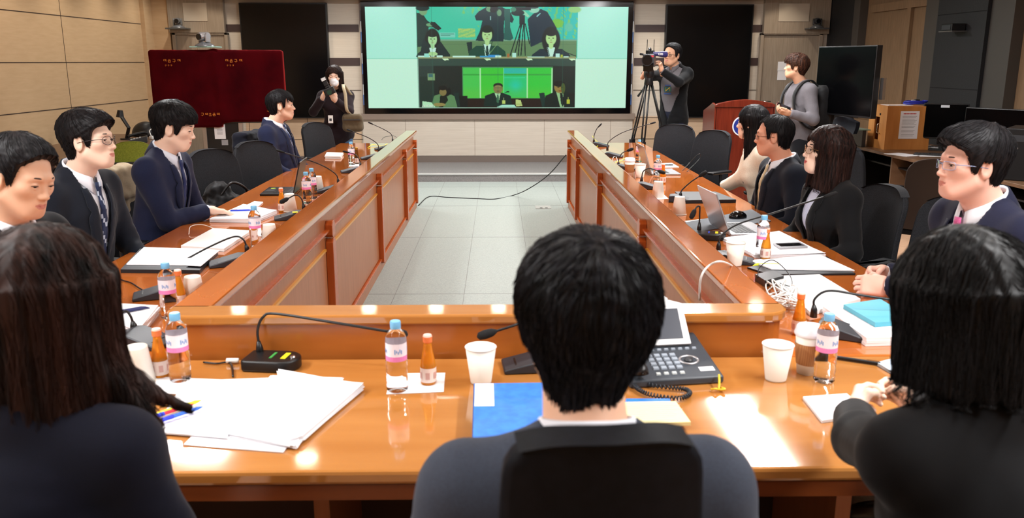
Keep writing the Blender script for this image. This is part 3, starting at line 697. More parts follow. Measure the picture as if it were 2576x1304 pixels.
def strands(f, P, F, N, seed, flow, steps=9):
    rg = np.random.RandomState(seed+77); c = P[F].mean(1); k = rg.randint(0, len(c), N); p = c[k].copy()
    def grad(p, e=.002):
        g = np.stack([f(*(p+np.eye(3)[i]*e).T)-f(*(p-np.eye(3)[i]*e).T) for i in range(3)], 1); return g/(np.linalg.norm(g, axis=1, keepdims=True)+1e-9)
    g = grad(p); outw = (g*(p-np.array([0, -.02, .02]))).sum(1) > .01; p = p[outw]; n = len(p)
    off = rg.uniform(.0004, .0030, n); L = rg.uniform(.6, 1.3, n)*flow[1]; jit = rg.normal(0, .22, (n, 3)); path = [p.copy()]
    for s_ in range(steps):
        g = grad(p); d = flow[0](p)+jit*.6; d -= g*(d*g).sum(1, keepdims=True); d /= np.linalg.norm(d, axis=1, keepdims=True)+1e-9
        p = p+d*(L/steps)[:, None]; v = f(*p.T); t = (s_+1)/steps
        p = p-grad(p)*(np.clip(v, -.004, .02)-off*(.6+1.2*t*t))[:, None]*.85; path.append(p.copy())
    path = np.stack(path, 1); m = steps+1; V = []; rad = (rg.uniform(.0007, .0013, n)*flow[2])
    tan = np.gradient(path, axis=1); tan /= np.linalg.norm(tan, axis=2, keepdims=True)+1e-9
    ref = np.array([.3, .5, .81]); a = np.cross(tan, ref); a /= np.linalg.norm(a, axis=2, keepdims=True)+1e-9; b = np.cross(tan, a)
    tap = np.sin(np.linspace(.25, PI*.985, m))**.5
    for q in range(3):
        an = 2*PI*q/3; V.append(path+(a*math.cos(an)+b*math.sin(an))*rad[:, None, None]*tap[None, :, None])
    V = np.stack(V, 2).reshape(-1, 3); idx = np.arange(n*m*3).reshape(n, m, 3); Fs = []
    for q in range(3):
        u = (q+1) % 3; Fs.append(np.stack([idx[:, :-1, q], idx[:, :-1, u], idx[:, 1:, u], idx[:, 1:, q]], -1).reshape(-1, 4))
    return V, np.concatenate(Fs)
def flow_short(fwd=.6, side=.0, crown=(0, -.055, .11)):
    C_ = np.array(crown)
    def g(p):
        d = p-C_; d = d/(np.linalg.norm(d, axis=1, keepdims=True)+1e-6); d[:, 2] -= .35; fr = np.clip((p[:, 1]+.02)/.06, 0, 1)*np.clip(p[:, 2]/.05, 0, 1); d[:, 1] += fwd*fr; d[:, 0] += side*fr; return d
    return g
def flow_long(p):
    d = np.zeros_like(p); d[:, 2] = -1; top = np.clip((p[:, 2]-.03)/.05, 0, 1); d[:, 0] = np.sign(p[:, 0]+1e-4)*.8*top; d[:, 1] = np.where(p[:, 1] < 0, -.5, .25)*top; return d
# ---------------------------------------------------------------- hair styles (head frame)
def lerpcut(Y, knots):
    ys = np.array([k[0] for k in knots]); zs = np.array([k[1] for k in knots]); return np.interp(Y, ys, zs)
def short_hair(vol=.014, cut=((-.12, -.075), (-.06, -.062), (-.035, -.04), (-.028, .028), (.012, .03), (.016, -.012), (.034, -.005), (.045, .040), (.066, .060), (.12, .066)), tuft=.003, seed=1, front=.0, topv=0., part=0., fringe=None, temple=0., side=.15, fwd=.6, jag=.006, taper=0., nape=.025):
    def f(X, Y, Z):
        P = (X, Y, Z); th = vol+topv*np.clip(Z/.09, 0, 1)+front*np.clip((Y-.03)/.05, 0, 1)*np.clip(Z/.06, 0, 1)
        s = ell(P, (0, -.016, .032), (.0755, .095, .083))-th
        if nape > .05: s = smin(s, ell(P, (0, -.050, -.080), (.060, .056, .045+nape)), .03)
        elif nape: s = smin(s, ell(P, (0, -.048, -.045), (.050, .046, .040+nape)), .04)
        s = s-tuft*.8*fold((X*1.0, Y*1.0, Z*.6), 60, seed)-tuft*.3*fold(P, 150, seed+1)
        if part: s = s+.006*np.exp(-((X-part)/.008)**2)*(Z > .05)
        z0 = lerpcut(Y, cut)+temple*np.abs(X)*0
        if fringe is not None:   # (z of the fringe at front as function of x)
            fz = fringe(X); z0 = np.where(Y > .05, fz, z0)
        z0 = z0+jag*fold((X, Y, Z*0), 95, seed+9)*(Y > -.02)
        if taper: s = smax(s, (np.abs(X)-(.094+taper*(Z+.02)))*.85, .03)
        s = smax(s, (z0-Z)*.8, .004)
        return smax(s, -(ell(P, (0, -.016, .032), (.070, .089, .077))), .002)
    f.box = ((-.115, -.14, -.22), (.115, .125, .155)); f.h = .0036; f.flow = (flow_short(fwd, side), .050, .75); return f
def long_hair(length=.3, vol=.020, face=.058, back=.03, side=.028, bang=.045, taper=1., seed=3, wave=.0, flip=0., locks=()):
    def f(X, Y, Z):
        P = (X, Y, Z); s = ell(P, (0, -.016, .034), (.0755, .095, .083))-vol
        zl = -length
        # curtain : tube around the head downwards
        t = np.clip((.03-Z)/(length+.03), 0, 1)
        cy = -.030-.01*t; rx = .0755+side-(1-taper)*.05*t+flip*np.clip(t-.75, 0, 1); ry = .070+back-(1-taper)*.03*t
        c = (np.sqrt((X/rx)**2+((Y-cy)/ry)**2)-1)*np.minimum(rx, ry)
        c = np.maximum(np.maximum(c, zl-Z-.012*fold(P, 60, seed)), Z-.05)
        s = smin(s, c, .02)
        for a, b_, r0, r1 in locks: s = smin(s, cap(P, a, b_, r0, r1), .02)
        s = s-.0028*fold((X, Y, Z*.12), 140, seed)-.004*fold((X, Y, Z*.15), 45, seed+2)+wave*np.sin(Z*30+X*20)
        # face opening
        zb = bang+.020*np.clip(np.abs(X)/.05, 0, 1)*-1+.0*X
        op = np.maximum(np.maximum(np.abs(X)-face+.10*np.clip(-Z-.0, 0, .03)*0, .018-Y), Z-zb)
        s = smax(s, -op, .010)
        s = np.where(Z < -.085, np.maximum(s, -(np.maximum(np.abs(X)-face*.9, -.03-Y))), s)
        return smax(s, -(ell(P, (0, -.012, .02), (.068, .086, .088))), .002)
    m = .0755+side+.02+abs(flip)+(.08 if locks else 0); f.box = ((-m, -.17, -length-.03), (m, .12, .155)); f.h = .0044; f.flow = (flow_long, .12, .8); return f
# ---------------------------------------------------------------- the people
V3 = Vector
C_NAVY = cloth('navy', (26, 32, 58)); C_DNAVY = cloth('dark_navy', (20, 25, 36)); C_BLK = cloth('black_suit', (15, 16, 20)); C_CHAR = cloth('charcoal', (42, 48, 58)); C_NBLUE = cloth('navy_violet', (24, 27, 48))
C_MNAVY = cloth('midnight', (17, 21, 33)); C_BLKW = cloth('black_jacket', (11, 12, 15)); C_DKB = cloth('black_blazer', (13, 14, 17)); C_SHIRT = cloth('white_shirt', (226, 229, 238), .7, .05); C_CREAM = cloth('cream_wool', (226, 220, 204)); C_GREYK = cloth('grey_knit', (100, 97, 102))
C_TR = cloth('trouser_dark', (20, 22, 28)); C_JEAN = cloth('jeans_blue', (70, 92, 122)); C_MAR = cloth('maroon_black', (32, 20, 26)); C_NVL = cloth('navy_left', (13, 16, 32)); C_GREYS = cloth('grey_suit_near', (56, 62, 76))
T_NAVY = cloth('tie_navy', (30, 42, 86), .5); T_NAVS = cloth('tie_navy_dark', (34, 44, 74), .5); T_STR = mat('tie_stripe', (176, 188, 206), .5); T_PINK = nz(mat('tie_pink', (206, 92, 152), .5), 'voronoi', (160, 160, 160), (234, 170, 200), (204, 84, 146), lo=.15, hi=.35); T_BEIGE = cloth('tie_beige', (190, 172, 138), .5); T_GREY = cloth('tie_grey', (78, 78, 72), .5)
F_DARK = mat('glasses_dark', (40, 30, 30), .3, .4); F_CLR = mat('glasses_clear', (150, 165, 200), .15, .3); F_BRN = mat('glasses_brown', (96, 60, 40), .3, .3); F_GOLD = mat('glasses_gold', (120, 92, 60), .25, .9)
def hp(px, py, Y): p = aty(px, py, Y); return p.x, Y, p.z
FOLK = {}
def put(key, name, px, ptop, Y, heading, **k):
    x, _, z = hp(px, ptop, Y); FOLK[key] = person(name, name_label[key], x, Y, heading, z, **k); return FOLK[key]
name_label = {
 'm1': 'man in dark suit looking down, cut by the left edge of the photo',
 'm2': 'young man in dark suit with round glasses and blue striped tie',
 'm3': 'young man in navy suit looking down, hand resting on open papers',
 'm4': 'man in blue suit with thinning fringe sitting back at the far left',
 'm5': 'man in navy suit with rimless glasses and pink tie, hands clasped',
 'w1': 'woman in black jacket and striped shirt with glasses and shoulder length hair',
 'm6': 'balding man in dark suit with brown glasses and beige tie',
 'w2': 'woman in cream jacket with very long straight black hair',
 'fm': 'man in grey suit seen from behind in the centre foreground',
 'fl': 'woman with long brown black hair seen from behind at lower left',
 'fr': 'woman with black bob and black jacket seen from behind at lower right',
 'ph': 'standing photographer in white mask and black cardigan holding a camera',
 'cm': 'standing cameraman in black blazer looking through a video camera',
 'by': 'standing young man in grey sweater with backpack holding a phone'}
LADY = ((-.12, -.13), (-.03, -.02), (.03, .02), (.06, .05), (.12, .06))
cutS = ((-.12, -.085), (-.06, -.07), (-.035, -.05), (-.028, .028), (.010, .03), (.014, -.016), (.032, -.010), (.042, .052), (.058, .074), (.072, .094), (.10, .135))
cutLong = ((-.12, -.10), (-.05, -.085), (-.035, -.05), (-.028, .020), (.010, .022), (.014, -.022), (.036, -.015), (.046, .034), (.062, .058), (.080, .066), (.11, .098))
cutBang = ((-.12, -.10), (-.05, -.085), (-.035, -.05), (-.028, .020), (.010, .022), (.014, -.022), (.036, -.015), (.048, .026), (.066, .040), (.12, .050))
# left row
put('m1', 'person', 40, 350, 2.72, -12, head=(-4, -16, -6), jacket=C_BLK, shirt=C_SHIRT, tie=T_GREY, jaw=1.08, nose=.95, bulk=1.08, sk=SKW, lidclosed=True, hair=short_hair(.011, cutS, .004, 4, .003, .016), LW=(-.2, .28, .70), RW=(.2, .28, .70), trousers=C_TR, hs=1.04, seed=1, h_head=.0034, h_cl=.009)
put('m2', 'person', 218, 284, 3.86, -14, head=(12, 4, -3), jacket=C_DNAVY, shirt=C_SHIRT, tie=T_NAVS, tie_stripe=T_STR, jaw=1.0, sk=SKF, hair=short_hair(.012, cutLong, .005, 7, .010, .018), glasses=(F_DARK, 'round'), LW=(-.16, .30, .66), RW=(.19, .28, .66), trousers=C_TR, vneck=.16, seed=2, hs=1.06, h_head=.0032, h_cl=.009)
put('m3', 'person', 434, 262, 4.86, -8, head=(16, -13, 2), jacket=C_NAVY, shirt=cloth('pale_shirt', (212, 218, 232)), tie=T_NAVY, jaw=.96, sk=SKF, lidclosed=True, hair=short_hair(.013, cutBang, .004, 9, .005, .016), lean=13, LW=(-.24, .32, .66), RW=at(524, 530, .80), Rd=V3((.95, .30, -.12)), Rp=(0, .1, -1), curl=.22, trousers=C_NAVY, vneck=.17, seed=3, Rh=(.9, -.3, -1), headfwd=.04, hs=1.09, h_head=.0032, h_cl=.009)
put('m4', 'person', 706, 228, 7.4, -6, head=(16, 2, 0), jacket=C_NAVY, shirt=C_SHIRT, tie=T_NAVY, tie_stripe=T_STR, jaw=.92, nose=1.05, sk=SK, lean=-3, headfwd=.05, hair=short_hair(.015, cutS, .004, 12, .004, .004, fringe=lambda X: .045+.02*np.sin(X*140)), LW=(-.2, .24, .64), RW=(.2, .24, .64), trousers=C_NAVY, vneck=.14, seed=4, hs=1.05)
# right row
put('m5', 'person', 2452, 322, 2.93, 186, head=(-4, 1, 0), jacket=C_NBLUE, shirt=C_SHIRT, tie=T_PINK, jaw=1.06, sk=skin('rosy', (232, 182, 164)), hair=short_hair(.015, cutLong, .004, 15, .010, .016), glasses=(F_CLR, 'rect'), lean=12, LW=at(2232, 722, .80), RW=at(2226, 690, .80), Ld=V3((-1, .25, .05)), Rd=V3((-1, -.28, .05)), Lp=V3((.1, .9, -.4)), Rp=V3((.1, -.9, -.3)), curl=.78, thumb='in', trousers=C_NBLUE, vneck=.16, bulk=1.1, hs=1.06, seed=5, h_head=.0032, h_cl=.009)
put('w1', 'person', 2082, 320, 4.28, 190, head=(-14, 7, 0), jacket=C_BLKW, shirt=nz(mat('cloth_striped_blouse', (198, 206, 230), .7), 'wave', (55, 0, 0), (232, 234, 244), (160, 172, 214), lo=.4, hi=.6), fem=True, sk=SKF, lipred=True, vneck=.12, lapel=True, hair=long_hair(.19, .020, .052, .035, .020, .060), hairm=HBR, glasses=(F_GOLD, 'round'), lean=6, LW=(-.2, .26, .66), RW=(.2, .26, .66), trousers=C_TR, seed=6, hs=1.02, h_head=.0034, headfwd=.015)
put('m6', 'person', 1948, 291, 5.20, 184, head=(-24, -2, 0), jacket=C_MNAVY, shirt=C_SHIRT, tie=T_BEIGE, jaw=1.06, sk=skin('flush', (222, 160, 132)), hair=short_hair(.014, ((-.12, -.085), (-.06, -.07), (-.035, -.05), (-.028, .028), (.010, .03), (.014, -.012), (.030, -.005), (.038, .060), (.052, .085), (.12, .10)), .003, 18), glasses=(F_BRN, 'rect'), lean=4, LW=(-.2, .26, .66), RW=(.2, .26, .66), trousers=C_TR, vneck=.13, bulk=1.05, seed=7, hs=1.03)
put('w2', 'person', 1893, 266, 6.10, 178, head=(-32, 0, 0), jacket=C_CREAM, vneck=None, lapel=False, fem=True, sk=SKF, hair=long_hair(.42, .016, .056, .024, .012, .060, taper=.8), hairm=HB, lean=16, LW=at(1800, 486, .66), RW=at(1850, 470, .66), Ld=None, Rd=None, trousers=C_TR, seed=8, headfwd=.01)
# foreground, seen from behind
put('fm', 'person', 1470, 618, 1.235, 91, head=(3, 0, 4), jacket=C_GREYS, shirt=C_SHIRT, tie=None, sk=SKW, hair=short_hair(.030, ((-.12, -.185), (-.07, -.16), (-.045, -.085), (-.028, .018), (.010, .02), (.014, -.03), (.034, -.01), (.048, .040), (.066, .058), (.12, .064)), .0055, 21, .004, .006, taper=.50, nape=.088), hairm=HFG, nstr=5000, LW=(-.19, .30, .72), RW=(.19, .30, .72), Ld=(.2, 1, -.2), Rd=(-.2, 1, -.2), trousers=C_TR, seed=9, hs=1.04, h_head=.0034, h_cl=.009, lean=4)
put('fl', 'person', 105, 592, 1.43, 86, head=(6, -4, -3), jacket=C_NVL, vneck=None, lapel=False, fem=True, sk=SKF, hair=long_hair(.44, .026, .056, .040, .040, .060, taper=1.0, flip=.05, locks=(((.085, -.03, -.09), (.130, -.01, -.150), .030, .022), ((.130, -.01, -.150), (.205, .0, -.192), .020, .007), ((.10, -.05, -.12), (.165, -.04, -.205), .03, .010))), hairm=HLG, nstr=5000, LW=(-.16, .24, .62), RW=(.16, .24, .62), trousers=C_TR, seed=10, h_cl=.009, lean=8, hs=1.05)
put('fr', 'person', 2432, 600, 1.42, 98, head=(-6, -4, 0), jacket=C_DKB, vneck=None, lapel=False, fem=True, sk=SKF, hair=long_hair(.118, .028, .054, .042, .034, .055, taper=1.0), hairm=HBB, nstr=5000, LW=at(2108, 1010, .80), RW=at(2226, 1000, .80), Ld=V3((.45, .9, .25)), Rd=V3((-.5, .75, .3)), Lp=V3((.9, -.4, -.1)), Rp=V3((-.9, -.3, -.2)), curl=.75, thumb='in', Lh=(-1, -.3, -.25), Rh=(.8, -.3, -.6), trousers=C_TR, seed=11, h_cl=.009, lean=16, hs=1.05)
# standing
put('ph', 'person', 840, 166, 10.1, 278, head=(-4, -6, 0), seated=False, jacket=C_MAR, vneck=None, lapel=False, fem=True, sk=SKF, hair=long_hair(.16, .018, .050, .026, .024, .055), hairm=HBR, LW=aty(843, 252, 9.86), RW=aty(811, 247, 9.86), Ld=V3((-.35, -.3, .8)), Rd=V3((.35, -.3, .8)), Lp=V3((-.3, .3, .9)), Rp=V3((.9, .2, .1)), curl=.6, Lh=(-.7, 0, -1), Rh=(.7, 0, -1), trousers=C_JEAN, seed=12, lean=2, hem=-.20, flare=.05, nstr=900)
put('cm', 'person', 1691, 109, 10.55, 226, head=(-2, 0, -4), seated=False, jacket=C_DKB, vneck=.0, lapel=False, shirt=C_GREYK, sk=SKT, jaw=1.1, hair=short_hair(.018, cutS, .004, 25), glasses=(F_DARK, 'rect'), vw=2.2, hs=1.13, LW=aty(1664, 178, 10.24), RW=aty(1612, 186, 10.2), Ld=V3((-.25, -.3, .9)), Rd=V3((.45, -.2, .85)), Lp=V3((-.8, .5, 0)), Rp=V3((.9, .3, 0)), curl=.7, Lh=(-.8, 0, -.8), Rh=(.8, 0, -.9), trousers=cloth('trouser_navy', (28, 32, 48)), seed=13, lean=3, hem=-.16, flare=.035, nstr=900, bulk=1.02)
put('by', 'person', 2003, 138, 8.8, 190, head=(-30, 6, 0), seated=False, jacket=C_GREYK, vneck=None, lapel=False, sk=SKT, jaw=.94, hair=short_hair(.026, ((-.12, -.075), (-.06, -.062), (-.035, -.04), (-.028, .018), (.010, .02), (.014, -.020), (.036, -.015), (.048, .018), (.066, .030), (.12, .034)), .006, 28, .008, .006), hairm=HBW, LW=aty(1985, 285, 8.56), RW=aty(1982, 278, 8.7), Ld=V3((-1, .05, .2)), Rd=V3((-1, 0, .2)), Lp=V3((.1, .5, .8)), Rp=V3((.1, -.5, .8)), curl=.5, Lh=(-.5, -.6, -1), Rh=(.5, -.6, -1), trousers=C_TR, seed=14, lean=2, hem=-.07, flare=.015, nstr=1200)
# ---------------------------------------------------------------- chairs
m_fab = nz(mat('chair_mesh_black', (20, 21, 25), .75, spec=.3), 'voronoi', (260, 260, 260), (12, 13, 16), (30, 32, 37), .3, .001, .2, .6)
m_fabs = nz(mat('chair_seat_black', (18, 19, 22), .85, spec=.2), 'noise', (200, 200, 200), (14, 15, 18), (24, 25, 29), .2)
m_lea = nz(mat('chair_leather_black', (12, 14, 20), .6, spec=.12), 'noise', (60, 60, 60), (8, 10, 15), (13, 15, 21), .15)
m_br = mat('chair_brown_dark', (44, 34, 30), .45)
def curved_back(w, h, z0, y0, tilt=8, curve=.04, th=.035, topr=.10, bulge=.02, n=14, m=14):
    P0 = []; P1 = []
    for i in range(m+1):
        v = i/m; rowa = []; rowb = []
        ww = w/2*(1-.10*v)*(1 if v < .8 else math.sqrt(max(1-((v-.8)/.2)**2*.35, 0)))
        for j in range(n+1):
            u = 2*j/n-1; zt = h*v-(topr*.35*(abs(u)**3)*v**4)
            y = y0-math.tan(R(tilt))*h*v+curve*(u*u)+bulge*math.sin(v*PI*.9)
            rowa.append((ww*u, y, z0+zt)); rowb.append((ww*u, y-th, z0+zt))
        P0.append(rowa); P1.append(rowb)
    q = MB(); q.grid(P0); a = len(q.v); q.grid([r_[::-1] for r_ in P1]); k = n+1
    for i in range(m): q.f += [(i*k, (i+1)*k, a+(i+1)*k+n, a+i*k+n), (i*k+n, a+i*k, a+(i+1)*k, (i+1)*k+n)]; q.mi += [0, 0]
    for j in range(n): q.f += [(j, a+n-j, a+n-j-1, j+1)[::-1], (m*k+j, a+m*k+n-j, a+m*k+n-j-1, m*k+j+1)]; q.mi += [0, 0]
    return q
def star_base(r, m, rad=.31):
    q = MB(); q.lathe([(.03, .08), (.034, .13), (.028, .14), (.028, .30), (.022, .30), (.022, .42)], 16); q.build('gas_column', m_plast, r, smooth=False, auto=40)
    for k in range(5):
        a = 2*PI*k/5+.3; d = Vector((math.cos(a), math.sin(a), 0))
        q = MB(); q.tube([tuple(d*.02+Vector((0, 0, .115))), tuple(d*rad*.6+Vector((0, 0, .098))), tuple(d*rad+Vector((0, 0, .075)))], [.024, .02, .013], 8); f = q.build('base_leg', m, r, smooth=True)
        q = MB(); nn = Vector((-d.y, d.x, 0))
        for s in (-1, 1): q.tube([tuple(d*rad+nn*s*.008+Vector((0, 0, .029))), tuple(d*rad+nn*s*.026+Vector((0, 0, .029)))], .028, 14)
        q.build('caster', m_plast, f, auto=40)
def make_chair(label, kind='mesh', arms=True, backw=.46, backh=.52, z0=.50, tilt=9):
    r = empty('conference_chair' if kind != 'office' else 'office_chair', (0, 0, 0), 0, label, 'chair')
    q = MB(); q.box(-.24, .24, -.20, .26, .425, .475); q.build('seat', m_fabs, r, bevel=.022, seg=4, auto=40)
    fm = {'mesh': m_fab, 'office': m_fab, 'brown': m_br}[kind]
    curved_back(backw, backh, z0, -.20, tilt, .035).build('backrest', fm, r, bevel=.008, seg=3, auto=50)
    q = MB(); q.tube(bez([(0, -.10, .41), (0, -.21, .41), (0, -.275, .50), (0, -.26-math.tan(R(tilt))*.15, .64)], 5), .02, 8); q.build('back_bracket', m_plast, r, smooth=True)
    if arms:
        for s in (-1, 1):
            q = MB(); q.tube(bez([(s*.20, .0, .43), (s*.275, .0, .45), (s*.285, -.01, .60), (s*.28, -.01, .655)], 5), .014, 8); f = q.build('armrest', m_plast, r, smooth=True)
            q = MB(); q.box(s*.28-.035, s*.28+.035, -.14, .14, .655, .68); q.build('arm_pad', m_plast, f, bevel=.01, seg=3, auto=40)
    star_base(r, m_plast)
    if kind == 'office':
        c = curved_back(.27, .13, z0+backh+.09, -.235-math.tan(R(tilt))*backh, -8, .045, .04); c.build('headrest', m_lea, r, bevel=.01, seg=3, auto=50)
        q = MB(); q.tube([(0, -.245-math.tan(R(tilt))*backh, z0+backh-.12), (0, -.30-math.tan(R(tilt))*backh, z0+backh+.02), (0, -.265-math.tan(R(tilt))*backh, z0+backh+.16)], .013, 8); q.build('headrest_stem', m_plast, r, smooth=True)
    return r
base_chair = make_chair('black mesh-back conference chair empty between two seated men in the left row, black bag on it')
used = [False]
def chair(x, y, heading, label, proto=None, group=None, z=1.):
    o = base_chair if (proto is None and not used[0]) else copy_tree(proto or base_chair)
    if proto is None: used[0] = True
    o.location = (x, y, 0); o.rotation_euler = (0, 0, R(heading-90)); o['label'] = label; return o
chair(-1.92, 6.1, -38, 'empty black mesh chair in the left row with a black bag on its seat')
chair(-1.74, 8.95, -35, 'empty black chair at the far end of the left row, in front of the photographer')
chair(-1.78, 6.74, -38, 'empty black chair in the left row, just nearer than the man in blue suit')
chair(1.72, 8.5, 243, 'empty black chair at the far end of the right row, its back to the podium')
chair(1.84, 7.8, 218, 'empty black chair in the right row beside the woman in cream')
chair(2.02, 3.80, 214, 'empty black chair in the right row between the striped-blouse woman and pink-tie man')
LBC = {'m1': 'black chair under the man cut by the left edge', 'm2': 'black chair under the young man with round glasses', 'm3': 'black chair under the young man in navy suit, beige coat over its back', 'm4': 'black chair under the man in blue suit, dark coat over its back', 'm5': 'black chair under the man with the pink tie', 'w1': 'black chair under the woman in striped blouse', 'm6': 'black chair under the balding man with brown glasses', 'w2': 'black chair under the woman in cream jacket', 'fl': 'black chair under the long haired woman in the foreground', 'fr': 'black chair under the black bob woman in the foreground'}
for k, lab in LBC.items():
    g = FOLK[k]; h = math.degrees(g.root.rotation_euler.z)+90; L = g.loc+g.Rz @ Vector((0, -.03, 0)); chair(L.x, L.y, h, lab)
# foreground chair with a headrest (black leather), seen from behind
g = FOLK['fm']; r = make_chair('black high-backed chair with headrest in the centre foreground, seen from behind', 'office'); L = g.loc
r.location = (L.x-.022, L.y-.02, 0); r.rotation_euler = (0, 0, R(4))
for ch in list(r.children):
    if ch.name.startswith('headrest'): bpy.data.objects.remove(ch)
P_ = []
q = curved_back(.262, .25, .985, -.205, 4, .030, .035, .05, .0); q.build('headrest', m_lea, r, bevel=.012, seg=3, auto=50)
q = MB(); q.box(-.035, .045, -.285, -.245, .88, 1.005); q.build('headrest_bracket', m_plast2, r, bevel=.01, seg=3, auto=40)
q = MB(); q.tube([(-.06, -.275, .985), (.07, -.275, .985)], .018, 12); q.build('tilt_knob', m_plast, r, auto=40)
# garments and bag on chairs
def drape(name, label, cat, m, parent_loc, rz, w, h, z1, y, th=.05, seed=0, front=.20):
    """a coat hung over a chair back: lumpy shell over the top"""
    r = empty(name, parent_loc, rz, label, cat)
    def f(X, Y, Z):
        P = (X, Y, Z); a = rbox(P, (0, y, z1-h/2), (w/2, th, h/2), .04); b = rbox(P, (0, y+.06, z1-front/2), (w/2*.92, .025, front/2), .02)
        s = smin(a, b, .03)-.010*fold(P, 24, seed); s = smin(s, cap(P, (-w/2+.03, y, z1-.06), (-w/2-.02, y-.01, z1-.35), .05, .04), .04); return s
    P, F = snets(f, (-w/2-.12, y-.16, z1-h-.06), (w/2+.12, y+.2, z1+.06), .012); build_np('cloth_shell', [(relax(P, F, 1, .4), F, None, 0)], [m], r)
    return r
def ploc(k): g = FOLK[k]; return g.loc, g.root.rotation_euler.z
L, a = ploc('m3'); drape('coat', 'beige jacket draped over the chair back behind the man in navy suit', 'coat', cloth('beige_coat', (168, 152, 126)), (L.x, L.y, 0), a, .46, .42, 1.05, -.285, seed=3)
L, a = ploc('m4'); drape('coat', 'dark navy coat draped over the chair behind the man in blue suit', 'coat', cloth('navy_coat', (18, 20, 32)), (L.x, L.y, 0), a, .50, .58, 1.06, -.30, seed=5)
r = empty('bag', (-1.98, 6.10, .475), R(-110), 'black slouched bag lying on the empty chair in the left row', 'bag')
def fbag(X, Y, Z): P = (X, Y, Z); s = smin(ell(P, (0, 0, .11), (.20, .14, .13)), ell(P, (.06, -.02, .22), (.10, .10, .12)), .06)-.014*fold(P, 26, 8); return np.maximum(s, .003-Z)
P, F = snets(fbag, (-.26, -.2, -.01), (.26, .2, .38), .009); build_np('bag_body', [(relax(P, F, 1), F, None, 0)], [cloth('bag_black', (15, 15, 18), .6)], r)
q = MB(); q.tube(bez([(-.12, .05, .16), (-.08, .12, .26), (.05, .10, .33), (.12, .04, .24)], 8), .010, 8); q.build('strap', m_plast, r, smooth=True)
q = MB(); q.tube(bez([(.02, -.12, .10), (.06, -.13, .19), (.12, -.08, .24)], 8), .0035, 6); q.build('zipper', m_chrome, r, smooth=True)
# ---------------------------------------------------------------- tableware
m_clear = mat('clear_plastic', (250, 252, 255), .03, trans=1., ior=1.25, spec=.6)
m_cap = mat('cap_blue', (120, 186, 228), .4); m_lab = mat('label_white', (240, 232, 240), .5); m_pink = mat('label_pink', (232, 132, 190), .5); m_lblu = mat('label_blue', (120, 160, 214), .5)
m_drink = mat('drink_orange', (242, 160, 50), .05, trans=.55, ior=1.3, spec=.6); m_capo = mat('cap_orange', (238, 128, 70), .4); m_paper = mat('paper_white', (240, 240, 244), .65)
m_cup = mat('paper_cup', (236, 232, 222), .55); m_lid = mat('cup_lid', (236, 236, 244), .3); m_slv = nz(mat('cup_sleeve', (166, 116, 72), .7), 'wave', (60, 60, 0), (158, 108, 66), (174, 124, 80)); m_gcap = mat('cap_gold', (200, 150, 60), .3, .8)
m_brown = mat('drink_brown', (120, 74, 30), .06, trans=.4, ior=1.3)
PR = {}
def place(key, make, loc, rz, label, cat, group=None, rot=None):
    if key not in PR: PR[key] = make(); o = PR[key]
    else: o = copy_tree(PR[key])
    o.location = loc; o.rotation_euler = rot if rot else (0, 0, rz); tag(o, label, cat, group); return o
def mk_bottle():
    r = empty('water_bottle')
    pr = [(0, .004), (.024, 0), (.030, .006), (.0305, .020), (.0285, .026), (.0305, .032), (.0305, .044), (.0285, .050), (.0305, .056), (.0305, .090), (.0290, .094), (.0290, .145), (.0305, .149), (.029, .158), (.021, .174), (.0135, .183), (.0125, .190)]
    q = MB(); q.lathe(pr, 28); q.build('bottle_body', m_clear, r, smooth=True)
    q = MB(); q.lathe([(.0298, .094), (.0298, .108)], 28, caps=False); q.cur = 1
    q.lathe([(.0298, .108), (.0298, .145)], 28, caps=False); q.cur = 2
    for a in (0, 90, 180, 270):
        for k in range(5): b_ = R(a+k*9); q.M = Matrix.Rotation(b_, 4, 'Z'); q.box(-.0015, .0015, -.0302, -.0300, .116+.004*(k % 2), .130-.003*(k % 3))
    q.M = Matrix.Identity(4); q.build('label_band', [m_pink, m_lab, m_lblu], r, smooth=False)
    q = MB(); q.lathe([(.0145, .184), (.0150, .186), (.0150, .202), (.0135, .205), (0, .205)], 24); q.build('cap', m_cap, r, auto=40); return r
def mk_drink(mc=None, mcap=None):
    r = empty('drink_bottle'); mc = mc or m_drink; mcap = mcap or m_capo
    q = MB(); q.lathe([(0, .003), (.019, 0), (.0225, .004), (.0225, .055), (.0215, .062), (.0175, .085), (.0120, .115), (.0105, .130)], 24); q.build('bottle_body', mc, r, smooth=True)
    q = MB(); q.lathe([(.0231, .010), (.0231, .052)], 24, caps=False); q.cur = 1
    for k in range(6): q.M = Matrix.Rotation(R(k*60), 4, 'Z'); q.box(-.006, .006, -.0236, -.0233, .020, .040)
    q.build('label_band', [mat('label_cream', (236, 216, 206), .5), mat('label_print', (206, 160, 150), .5)], r)
    q = MB(); q.lathe([(.0130, .126), (.0135, .128), (.0135, .143)], 20); q.cur = 1; q.lathe([(.0135, .143), (.0115, .148), (0, .149)], 20); q.build('cap', [mcap, mat('cap_pale', (244, 200, 184), .4) if mcap is m_capo else mcap], r, auto=40); return r
def mk_cup():
    r = empty('paper_cup')
    q = MB(); q.lathe([(.0300, .0), (.0305, .004), (.0440, .106), (.0425, .106), (.0292, .007), (0, .007)], 32); q.build('cup_wall', m_cup, r, smooth=True)
    q = MB(); q.tube([(.0440*math.cos(2*PI*k/32), .0440*math.sin(2*PI*k/32), .107) for k in range(33)], .0019, 8); q.build('rolled_rim', m_cup, r, smooth=True); return r
